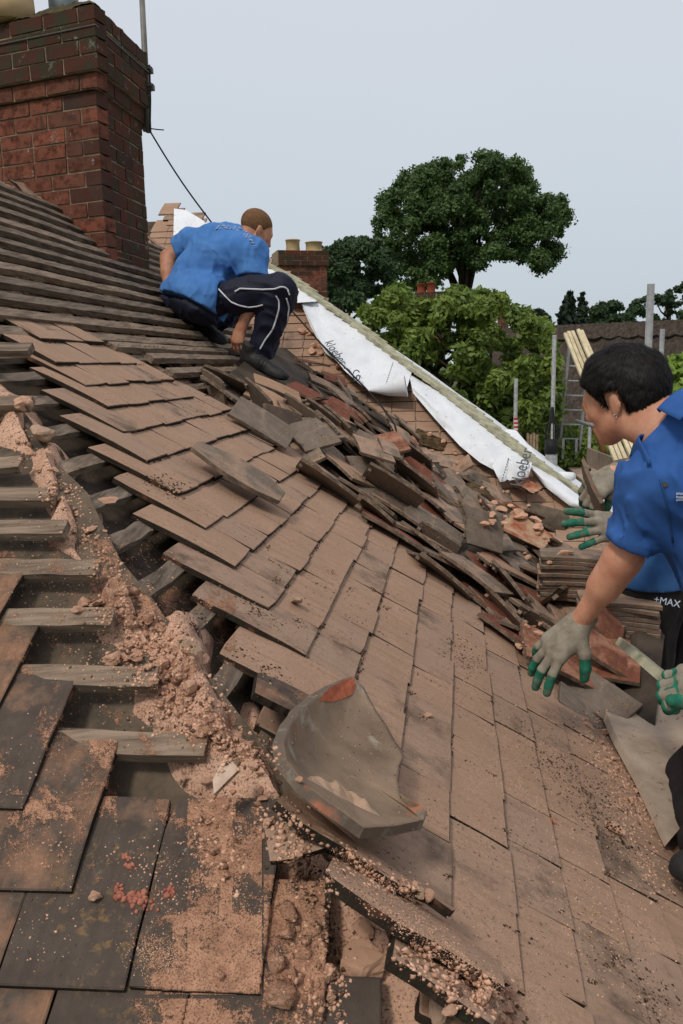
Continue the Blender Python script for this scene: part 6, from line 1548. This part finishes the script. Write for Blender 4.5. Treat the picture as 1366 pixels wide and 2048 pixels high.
def postA(X, f):
    d = _arr((pa['pel'] - pa['ch']).normalized()); t = (X - _arr(pa['pel'])) @ d
    f = f + .006*snoise(X, 6, 1) + folds(X, pa['pel'] - pa['ch'] + Vector((.1, 0, -.1)), 9, 2, .011) + folds(X, Vector((1, 0, -.3)), 12, 4, .005)
    cut = t - .045 + .008*snoise(X, 4, 5)
    # sleeves end
    for s_, e_ in (('sr', 'er'), ('sl', 'el')):
        dv = _arr((pa[e_]-pa[s_]).normalized()); L_ = (pa[e_]-pa[s_]).length; tt = (X - _arr(pa[s_])) @ dv; near = np.linalg.norm(X - _arr(pa[s_]) - np.clip(tt, 0, L_)[:, None]*dv, axis=1) < .1
        cut = np.where(near & (tt > L_*.35), np.maximum(cut, tt - L_*(.80 if s_ == 'sr' else .62)), cut)
    fw = _arr(uA); neck = (X - _arr(atA(0, -.03, -.075))) @ _arr((atA(0, -.03, -.05) - pa['nk']).normalized())
    cut = np.maximum(cut, np.where(np.linalg.norm(X - _arr(atA(0, -.03, -.07)), axis=1) < .09, neck - .0, -1))
    thigh = np.minimum(d_cap(X, pa['hr'].lerp(pa['kr'], .42), pa['kr'], .112, .09), d_cap(X, pa['hr'].lerp(pa['kr'], .35) + Vector((0, 0, -.05)), pa['kr'], .10, .09))
    cut = np.maximum(cut, -thigh + .004)
    return np.maximum(f, cut)
shA = person_part('t_shirt', [(p[0], p[1], p[2], p[3]+.016, p[4]+.016, p[5]) for p in tor] + [('c', pa['sr'], pa['er'], .080, .074, .045), ('c', pa['sl'], pa['el'], .076, .072, .045), ('c', pa['pel'], pa['hr'], .146, .13, .05), ('c', pa['pel'], pa['hl'], .15, .14, .05), ('c', pa['nk'], atA(0, -.03, -.06), .075, .062, .03)], .008, M['shirt_blue'], bodyA, postA, rel=2)
def postT(X, f):
    f = f + .005*snoise(X, 8, 11) + folds(X, pa['kr'] - pa['hr'], 10, 12, .010) + folds(X, Vector((.3, 0, 1)), 14, 13, .005)
    d = _arr((pa['pel'] - pa['ch']).normalized()); t = (X - _arr(pa['pel'])) @ d; ax_ = np.linalg.norm(X - _arr(pa['pel']) - t[:, None]*d, axis=1); thg = .10 - (X - _arr(pa['hr'])) @ _arr((pa['kr'] - pa['hr']).normalized()); al_ = .10 - thg; f = f + .028*np.clip((.20 - al_)/.08, 0, 1)*np.clip((.075 - t)/.03, 0, 1)*(ax_ < .34); cut = np.where((ax_ < .26) & (thg > .0) , -(t - .0), -1.)
    for a_, k_ in (('ar', 'kr'), ('al', 'kl')):
        dv = _arr((pa[a_]-pa[k_]).normalized()); tt = (X - _arr(pa[a_])) @ dv; near = np.linalg.norm(X - _arr(pa[a_]), axis=1) < .12; cut = np.where(near, np.maximum(cut, tt - .028), cut)
    return np.maximum(f, cut)
trA = person_part('trousers', [(p[0], p[1], p[2], p[3]+.018, p[4]+.03 if i % 2 else p[4]+.016, p[5]) for i, p in enumerate(legsA)] + [('c', pa['hr'], pa['hl'], .124, .124, .06), ('c', pa['pel'], pa['pel'].lerp(pa['sp'], .4), .112, .10, .05)], .008, M['navy'], bodyA, postT, rel=2)
hairA = person_part('hair', [('e', atA(0, -.016, .037), R3(rA, fA, uA), (.077, .096, .085), .01)], .0045, M['hair_ginger'], bodyA,
    lambda X, f: np.maximum(f, -(((X - _arr(atA(0, .045, .02))) @ _arr((uA*.75 - fA*.66).normalized())) + .0)), rel=1)
strands('hair_fuzz', bodyA, atA, fA, uA, rA, 2500, .010, .0011, 'hair_ginger', 3, lambda q: (q.z*.75 - (q.y-.045)*.66 - .012) > 0, rad=(.075, .094, .083))
eyes(bodyA, atA)
HA = Hits([shA, trA])
def on_px(Hh, x, y, back=.998):
    h, n = Hh.px(x, y); return h*back if h is not None else None
for line in ([(437, 578), (450, 592), (462, 604), (478, 611), (497, 615), (515, 613), (525, 610)], [(470, 583), (480, 577), (500, 578), (525, 579), (550, 578), (560, 574), (568, 574), (575, 578), (579, 590)], [(552, 592), (558, 602), (558, 618), (552, 640), (545, 660), (530, 680), (520, 698)], [(573, 597), (578, 615), (575, 640), (573, 660), (575, 672), (570, 680)]):
    pts = []
    for i in range(len(line)*4 - 3):
        q = lerp_poly(line, i/(len(line)*4-4)); h = on_px(HA, *q)
        if h is not None: pts.append(h)
    if len(pts) > 3: mb = MB(); mb.tube(pts, .0042, 6); mb.build('white_piping', M['white_piping'], trA)
# faint white print across the shoulders
mb = MB(); rs = random.Random(2)
for i in range(46):
    t = i/45; x, y = lerp_poly([(432, 452), (450, 450), (468, 453), (480, 458), (492, 468), (502, 478), (508, 490)], t); y += rs.uniform(-4, 6)
    h = on_px(HA, x, y, .9985)
    if h is not None: mb.box(h, (rs.uniform(.004, .014), .004, rs.uniform(.003, .006)), Matrix.Rotation(rs.uniform(-.6, .6), 3, 'Y'))
o = mb.build('shirt_print', M['print_white'], shA); tag(o, kind='stuff')
def boot(par, heel, toe, up, name='boot', s=1.0, sole='sole'):
    d = (toe-heel).normalized(); u = (up - d*up.dot(d)).normalized(); r = d.cross(u); L_ = (toe-heel).length; R = R3(r, d, u)
    at = lambda x, y, z: heel + r*x*s + d*y*L_ + u*z*s
    pr = [('c', at(0, .12, .045), at(0, .35, .05), .040*s, .042*s, .03), ('c', at(0, .35, .05), at(.004, .82, .028), .044*s, .030*s, .03), ('e', at(.004, .78, .028), R, (.047*s, .07*s, .034*s), .02), ('c', at(0, .14, .05), at(0, .12, .115), .042*s, .044*s, .02)]
    def post(X, f):
        z = (X - _arr(heel)) @ _arr(u); y = (X - _arr(heel)) @ _arr(d)/L_
        f = np.maximum(f, -(z - .004)); f = np.maximum(f, z - .135*s); lace = np.sin((y)*95)*.0022*((y > .3) & (y < .62) & (z > .055)); f = f - lace
        return f - .0025*(np.abs(z - .016) < .008) + .0015*snoise(X, 30, 4)
    o = person_part(name, pr, .0055, M['boot'], par, post, rel=1, pad=.02); return o
toeR = surf(576, 766, .012)[0]; toeR = P(574, 764, min(toeR.length*.985, 4.62)); heR = P(490, 732, 4.68); heR = toeR + (heR - toeR).normalized()*.30
boot(bodyA, heR, toeR, Vector((.35, -.25, .9)))
t2 = P(450, 692, 4.90); h2 = P(378, 652, 5.0); boot(bodyA, t2 + (h2-t2).normalized()*.28, t2, Vector((.3, -.45, .85)))
mb = MB(); mb.tube([pa['ar'] + Vector((0, 0, .02)), pa['ar'] + Vector((-.01, 0, -.06))], .040, 14); mb.build('sock', M['print_white'], bodyA, smooth=True)

# ============ dark haired worker in the polo shirt, right foreground
pb = {k_: P(*v) for k_, v in dict(nk=(1356, 866, 1.86), ch=(1446, 985, 1.90), sp=(1535, 1180, 1.88), pel=(1600, 1330, 1.84), sr=(1322, 966, 1.86), sl=(1510, 905, 1.86), er=(1252, 1108, 1.94), wr=(1158, 1246, 2.08), el=(1520, 1180, 1.6), wl=(1432, 1380, 1.70), hr=(1570, 1400, 1.78), hl=(1660, 1370, 1.9), hd=(1250, 792, 1.94)).items()}
pb['kr'] = PR.hit(1404, 1560, .10); pb['ar'] = PR.hit(1440, 1760, .07); pb['kl'] = pb['hl'] + Vector((.1, .1, -.42)); pb['al'] = Vector((pb['kl'].x + .05, pb['kl'].y - .1, max(PZ + .1, pb['kl'].z - .42)))
fB = Vector((-.68, .68, -.27)).normalized(); uB = Vector((-.28, .05, .95)); uB = (uB - fB*uB.dot(fB)).normalized(); rB = fB.cross(uB)
hpB, atB = head_prims(pb['hd'], fB, uB, rB, .90)
torB = [('c', pb['pel'], pb['sp'], .13, .13, .06), ('c', pb['sp'], pb['ch'], .135, .15, .06), ('c', pb['sr'], pb['sl'], .072, .072, .07), ('c', pb['ch'], pb['nk'], .11, .055, .05), ('c', pb['hr'], pb['hl'], .1, .1, .05)]
armR = limb(pb['sr'], pb['er'], .047, .036, .04) + limb(pb['er'], pb['wr'], .036, .0245, .03, (.28, .039)); armL = limb(pb['sl'], pb['el'], .056, .046) + limb(pb['el'], pb['wl'], .044, .027, .02)
legB = limb(pb['hr'], pb['kr'], .085, .055, .05) + limb(pb['kr'], pb['ar'], .055, .04, .03) + limb(pb['hl'], pb['kl'], .085, .06, .05) + limb(pb['kl'], pb['al'], .06, .045, .03)
neckB = [('c', atB(0, -.035, -.04), pb['nk'], .056, .056, .04), ('c', atB(-.03, .01, -.06), pb['nk'] + Vector((-.02, -.01, -.02)), .035, .035, .03)]
handdirB = (P(1092, 1312, 2.09) - pb['wr']).normalized(); nbB = Vector((-.15, -.55, .82)).normalized()
GB1 = dict(curls=[(10, 14, 10), (14, 18, 12), (18, 20, 14), (24, 24, 16)], spread=11, size=1.04, thumb=(52, 26, 26)); GB2 = dict(curls=[(70, 70, 40)]*4, spread=3, size=1.0, thumb=(4, 4, 2))
hB, _, _ = hand_prims(pb['wr'], handdirB, nbB, -1, **GB1)
wlB = pb['wl']; dlB = (P(1335, 1365, 1.64) - wlB).normalized()
hBL, _, _ = hand_prims(wlB, dlB, Vector((.0, -.75, .66)), -1, **GB2)
bodyB = person_part('person', shrink(torB, .03) + armR + armL + shrink(legB, .014) + neckB + hpB + shrink(hB, .0045) + shrink(hBL, .0045), .0052, M['skin_b'], None)
tag(bodyB, 'dark haired worker in blue polo shirt leaning in from the right, gloved hand on tiles', 'person')
eyes(bodyB, atB)
# hair cap, cropped around ear and nape
def hairkeep(q):   # q in head units: x right, y forward, z up
    line = -.052 if q.y < -.02 else (-.052 + (q.y + .02)*.6 if q.y < .02 else (.0 + (q.y - .02)*1.2 if q.y < .05 else .036 + (q.y-.05)*.5))
    ear = abs(q.y + .004) < .02 and abs(q.x) > .05 and q.z < .028
    return q.z > line and not ear
def postH(X, f):
    q = (X - _arr(pb['hd'])) @ R3(rB, fB, uB); y, z, x = q[:, 1], q[:, 2], q[:, 0]
    line = np.where(y < -.02, -.050, np.where(y < .02, -.050 + (y+.02)*.6, np.where(y < .05, (y-.02)*1.4, .042 + (y-.05)*.8)))
    f = f + .003*snoise(X, 14, 9) + .0012*snoise(X, 60, 10)
    f = np.maximum(f, (line - z)*.8)
    ear = np.maximum(np.abs(y + .004) - .022, z - .030); ear = np.where(np.abs(x) > .05, ear, .1)
    return np.maximum(f, -ear)
hrB = person_part('hair', [('e', atB(0, -.018, .040), R3(rB, fB, uB), (.076, .094, .082), .02), ('e', atB(0, -.055, .0), R3(rB, fB, uB), (.066, .050, .062), .03), ('e', atB(0, .022, .058), R3(rB, fB, uB), (.070, .062, .060), .03)], .0032, M['hair_black'], bodyB, postH, rel=1)
def shell_strands(name, par, src, whorl, n, length, wid_, mat, seed, lift=.0035):
    g = np.random.default_rng(seed); me = src.data; V = np.empty(len(me.vertices)*3, np.float32); me.vertices.foreach_get('co', V); V = V.reshape(-1, 3)
    N = np.empty(len(me.vertices)*3, np.float32); me.vertices.foreach_get('normal', N); N = N.reshape(-1, 3)
    i = g.choice(len(V), n); p = V[i] + g.normal(size=(n, 3))*.0015; nn = N[i]; wv = _arr(whorl)
    t = p - wv; t -= nn*(t*nn).sum(1)[:, None]; t /= np.linalg.norm(t, axis=1)[:, None] + 1e-9; t += np.array([0, 0, -.35]) + g.normal(size=(n, 3))*.16
    t -= nn*(t*nn).sum(1)[:, None]; t /= np.linalg.norm(t, axis=1)[:, None] + 1e-9; sd = np.cross(nn, t); L_ = (length*g.uniform(.5, 1.2, n))[:, None]
    pts = [p - nn*.001, p + t*L_*.5 + nn*lift*g.uniform(.4, 1.2, n)[:, None], p + t*L_ - nn*(L_*L_/.17 - lift*.5)]
    w = (wid_*g.uniform(.6, 1.2, n))[:, None]; VV = np.concatenate([np.stack([q - sd*w*k_, q + sd*w*k_], 1) for q, k_ in zip(pts, (1, .8, .08))], 1).reshape(-1, 3)
    b = np.arange(n)*6; F_ = np.concatenate([np.stack([b, b+1, b+3, b+2], 1), np.stack([b+2, b+3, b+5, b+4], 1)])
    o = np_mesh(name, VV, F_, M[mat], None, smooth=True, rnd=np.repeat(g.random(n), 6)); o.parent = par; return o
shell_strands('hair_strands', hrB, hrB, atB(.01, -.055, .125), 30000, .017, .0008, 'hair_black', 7, .0012)
mb = MB(); ec = atB(-.082, .001, -.036); mb.tube([ec + Vector((.004*math.cos(a), -.002, .004*math.sin(a))) for a in np.linspace(0, 6.2, 14)], .0009, 6); mb.build('earring', M['silver'], bodyB, smooth=True)
slv = pb['sr'].lerp(pb['er'], .84)
def postP(X, f):
    f = f + .004*snoise(X, 6, 21) + folds(X, Vector((.35, 0, -1)), 9, 22, .011) + folds(X, Vector((.9, .2, -.5)), 13, 23, .005)
    dv = _arr((pb['er']-pb['sr']).normalized()); L_ = (pb['er']-pb['sr']).length; tt = (X - _arr(pb['sr'])) @ dv
    rad_ = np.linalg.norm(X - _arr(pb['sr']) - np.clip(tt, 0, L_)[:, None]*dv, axis=1); near = (rad_ < .085) & (tt > L_*.45)
    band = near & (np.abs(tt - L_*.74) < .011)
    f = np.where(band, f - .003, f)
    cut = np.where(near, tt - L_*.84, -1.)
    f = np.maximum(f, cut); f = np.where(near & (tt > L_*.70), np.maximum(f, -(rad_ - .044)), f)
    # neck opening and collar cut
    dn = _arr((atB(0, -.035, -.04) - pb['nk']).normalized()); tn = (X - _arr(pb['nk'])) @ dn; rn = np.linalg.norm(X - _arr(pb['nk']) - tn[:, None]*dn, axis=1)
    f = np.where(rn < .13, np.maximum(f, tn - .02), f)
    return f
po = person_part('polo_shirt', [(p[0], p[1], p[2], p[3]+.014, p[4]+.014, p[5]) for p in torB[:4]] + [('c', pb['sr'], pb['er'], .062, .056, .05), ('c', pb['sl'], pb['el'], .075, .075, .05), ('c', pb['pel'], pb['hr'], .12, .11, .05), ('c', pb['pel'], pb['hl'], .12, .11, .05)], .0055, M['polo_blue'], bodyB, postP, rel=2)
# collar: a folded band round the neck, open at the front
dn = (atB(0, -.035, -.04) - pb['nk']).normalized(); e1 = dn.orthogonal().normalized(); e2 = dn.cross(e1)
front = (P(1330, 960, 1.5) - pb['nk']).normalized(); fx = (front - dn*front.dot(dn)).normalized(); fy = dn.cross(fx)
def collar(s, t):
    a = .42 + (2*math.pi - .84)*s; r0 = .072 + .014*math.sin(min(1, t*2.2)*math.pi/2); flare = .040*t*t; low = .040*(math.cos(a)*.5+.5)*t
    z = .040 + .016*math.sin(min(1, t*3)*math.pi*.5) - .05*t*t - low
    return pb['nk'] + (fx*math.cos(a)*1.15 + fy*math.sin(a))*(r0 + flare) + dn*(z - .012*math.cos(a))
mb = MB(); mb.grid(collar, 60, 8); co_ = mb.build('collar', M['polo_blue'], po, smooth=True)
sm = co_.modifiers.new('s', 'SOLIDIFY'); sm.thickness = .003
HBp = Hits([po])
pts = []; mb = MB()
for i in range(10):
    x, y = lerp_poly([(1320, 958), (1332, 1000), (1342, 1060), (1346, 1085)], i/9); h = on_px(HBp, x, y, .9985)
    if h is not None: pts.append(h)
if len(pts) > 3: mb.tube(pts, .0022, 6); mb.build('placket_edge', M['polo_teal'], po, smooth=True)
h, n = HBp.px(1330, 969)
if h is not None:
    mb = MB(); n = n if n.dot(h) < 0 else -n; mb.tube([h, h + n*.003], .0058, 14); mb.build('button', M['button'], po)
mb = MB(); rs = random.Random(4)
for i in range(14):
    h = on_px(HBp, 1354 + (i % 5)*4, 988 + (i//5)*6 + rs.uniform(-1, 1), .998)
    if h is not None: mb.box(h, (.0022, .002, .0045))
o = mb.build('chest_print', M['print_white'], po); tag(o, kind='stuff')
def postQ(X, f): return f + .005*snoise(X, 8, 31) + folds(X, Vector((0, 0, 1)), 11, 32, .009)
person_part('trousers', [(p[0], p[1], p[2], p[3]+.018, p[4]+.018, p[5]) for p in legB] + [('c', pb['hr'], pb['hl'], .12, .12, .05)], .008, M['dark_cloth'], bodyB, postQ, rel=2)
toeB = PR.hit(1352, 1765, .02); boot(bodyB, toeB + (pb['ar'] - toeB).normalized()*.27, toeB, Vector((.4, 0, .9)))
boot(bodyB, Vector((pb['al'].x, pb['al'].y-.05, PZ)), Vector((pb['al'].x-.1, pb['al'].y+.2, PZ)), Vector((0, 0, 1)))
glove(bodyB, pb['wr'], handdirB, nbB, -1, **GB1)
glove(bodyB, wlB, dlB, Vector((.0, -.75, .66)), -1, **GB2)

# ============ third worker, mostly hidden behind the dark haired one
pc = {k_: P(*v) for k_, v in dict(hd=(1292, 800, 3.05), nk=(1310, 862, 3.05), ch=(1335, 960, 3.08), sp=(1335, 1070, 3.08), pel=(1325, 1165, 3.08), sr=(1322, 900, 2.86), sl=(1350, 905, 3.25), el=(1300, 952, 3.3), wl=(1222, 955, 2.95), er=(1320, 1040, 2.75), wr=(1250, 1052, 2.68), hr=(1300, 1180, 2.98), hl=(1355, 1180, 3.15)).items()}
pc['wr'] = P(1252, 1052, 2.62); pc['wl'] = P(1224, 948, 2.85); pc['el'] = P(1300, 930, 3.0)
pc['kr'] = pc['hr'] + Vector((.0, .02, -.42)); pc['kl'] = pc['hl'] + Vector((.02, .02, -.42)); pc['ar'] = Vector((pc['kr'].x, pc['kr'].y, PZ+.1)); pc['al'] = Vector((pc['kl'].x, pc['kl'].y, PZ+.1))
fC = Vector((-.95, -.1, -.3)).normalized(); uC = Vector((-.3, 0, .95)); uC = (uC - fC*uC.dot(fC)).normalized(); rC = fC.cross(uC)
hpC, atC = head_prims(pc['hd'], fC, uC, rC, .92)
torC = [('c', pc['pel'], pc['sp'], .12, .115, .06), ('c', pc['sp'], pc['ch'], .115, .13, .06), ('c', pc['sr'], pc['sl'], .06, .06, .06), ('c', pc['ch'], pc['nk'], .09, .05, .06)]
armC = limb(pc['sr'], pc['er'], .05, .042) + limb(pc['er'], pc['wr'], .042, .028) + limb(pc['sl'], pc['el'], .05, .042) + limb(pc['el'], pc['wl'], .044, .031)
legC = limb(pc['hr'], pc['kr'], .085, .06, .05) + limb(pc['kr'], pc['ar'], .06, .045, .03) + limb(pc['hl'], pc['kl'], .085, .06, .05) + limb(pc['kl'], pc['al'], .06, .045, .03)
dC1 = (P(1178, 985, 2.80) - pc['wl']).normalized(); dC2 = (P(1180, 1052, 2.56) - pc['wr']).normalized()
GC1 = dict(curls=[(45, 50, 30), (50, 50, 30), (55, 50, 30), (60, 50, 30)], spread=2, size=1.12, thumb=(30, 45, 20)); GC2 = dict(curls=[(6, 8, 6), (10, 10, 6), (14, 12, 8), (20, 14, 10)], spread=9, size=1.12, thumb=(-8, 60, 10))
hC1, _, _ = hand_prims(pc['wl'], dC1, Vector((-.25, -.75, .6)), -1, **GC1); hC2, _, _ = hand_prims(pc['wr'], dC2, Vector((.0, -.85, .5)), 1, **GC2)
bodyC = person_part('person', shrink(torC, .015) + armC + shrink(legC, .014) + hpC + [('c', atC(0, -.03, -.05), pc['nk'], .052, .058, .03)] + shrink(hC1, .0045) + shrink(hC2, .0045), .0085, M['skin_b'], None)
tag(bodyC, 'third worker half hidden behind the dark haired man, gloved hands holding a tile', 'person')
person_part('hair', [('e', atC(0, -.016, .037), R3(rC, fC, uC), (.074, .092, .082), .01)], .006, M['hair_black'], bodyC, lambda X, f: np.maximum(f, -(((X - _arr(atC(0, .045, .02))) @ _arr((uC*.75 - fC*.66).normalized())))), rel=1)
eyes(bodyC, atC, .92)
def postC(X, f):
    f = f + .005*snoise(X, 6, 41) + folds(X, Vector((.3, 0, -1)), 9, 42, .010); t = _arr(pc['pel'])[2] - X[:, 2]; f = np.maximum(f, t + .025 + .006*snoise(X, 3, 2))
    for s_, e_ in (('sr', 'er'), ('sl', 'el')):
        dv = _arr((pc[e_]-pc[s_]).normalized()); L_ = (pc[e_]-pc[s_]).length; tt = (X - _arr(pc[s_])) @ dv; near = np.linalg.norm(X - _arr(pc[s_]) - np.clip(tt, 0, L_)[:, None]*dv, axis=1) < .085
        f = np.where(near & (tt > L_*.5), np.maximum(f, tt - L_*.85), f)
    return f
shC = person_part('polo_shirt', [(p[0], p[1], p[2], p[3]+.018, p[4]+.018, p[5]) for p in torC] + [('c', pc['sr'], pc['er'], .066, .066, .04), ('c', pc['sl'], pc['el'], .066, .066, .04), ('c', pc['pel'], pc['hr'], .14, .135, .05), ('c', pc['pel'], pc['hl'], .14, .135, .05)], .008, M['polo_teal'], bodyC, postC, rel=2)
trC = person_part('trousers', [(p[0], p[1], p[2], p[3]+.02, p[4]+.024, p[5]) for p in legC] + [('c', pc['hr'], pc['hl'], .105, .105, .05)], .008, M['dark_cloth'], bodyC, lambda X, f: f + .006*snoise(X, 7, 51) + folds(X, Vector((.1, 0, 1)), 10, 52, .011), rel=2)
HC = Hits([trC]); h, n = HC.px(1334, 1204)
if h is not None:
    n = n if n.dot(h) < 0 else -n; xd_ = (ray(1342, 1194) - ray(1322, 1190)).normalized(); n2 = -ray(1334, 1204).normalized(); n2 = (n2 - xd_*n2.dot(xd_)).normalized()
    text_on(trC, '+MAX', None, 0, 0, 0, 0, .034, 'print_white', origin=h*.9975, nrm=n2, xdir=xd_)
boot(bodyC, pc['ar'] + Vector((.05, 0, -.1)), pc['ar'] + Vector((-.2, .05, -.1)), Vector((0, 0, 1))); boot(bodyC, pc['al'] + Vector((.05, 0, -.1)), pc['al'] + Vector((-.2, .05, -.1)), Vector((0, 0, 1)))
glove(bodyC, pc['wl'], dC1, Vector((-.25, -.75, .6)), -1, **GC1)
glove(bodyC, pc['wr'], dC2, Vector((.0, -.85, .5)), 1, **GC2)
o = loose(1174, 958, 1200, 1016, 62, 0, 'tile_loose', 0, .9, 'dark tile gripped between the two gloved hands above the stack')
a, b = P(1168, 945, 2.78), P(1208, 1030, 2.66); dd = (b-a).normalized(); nn = Vector((-.8, -.35, .5)); nn = (nn - dd*nn.dot(dd)).normalized(); sd_ = dd.cross(nn)
nn = ray(1188, 985).normalized().cross(dd); nn = (nn + ray(1188, 985).normalized()*-.25).normalized(); nn = (nn - dd*nn.dot(dd)).normalized(); sd_ = dd.cross(nn).normalized()
Rm_ = Matrix((sd_, -dd, nn)).transposed()
if Rm_.determinant() < 0: Rm_ = Matrix((-sd_, -dd, nn)).transposed()
o.matrix_world = Matrix.Translation((a+b)/2 + ray(1188, 985).normalized()*.06) @ Rm_.to_4x4() @ Matrix.Diagonal((.7, .75, 1, 1))
if 'group' in o: del o['group']
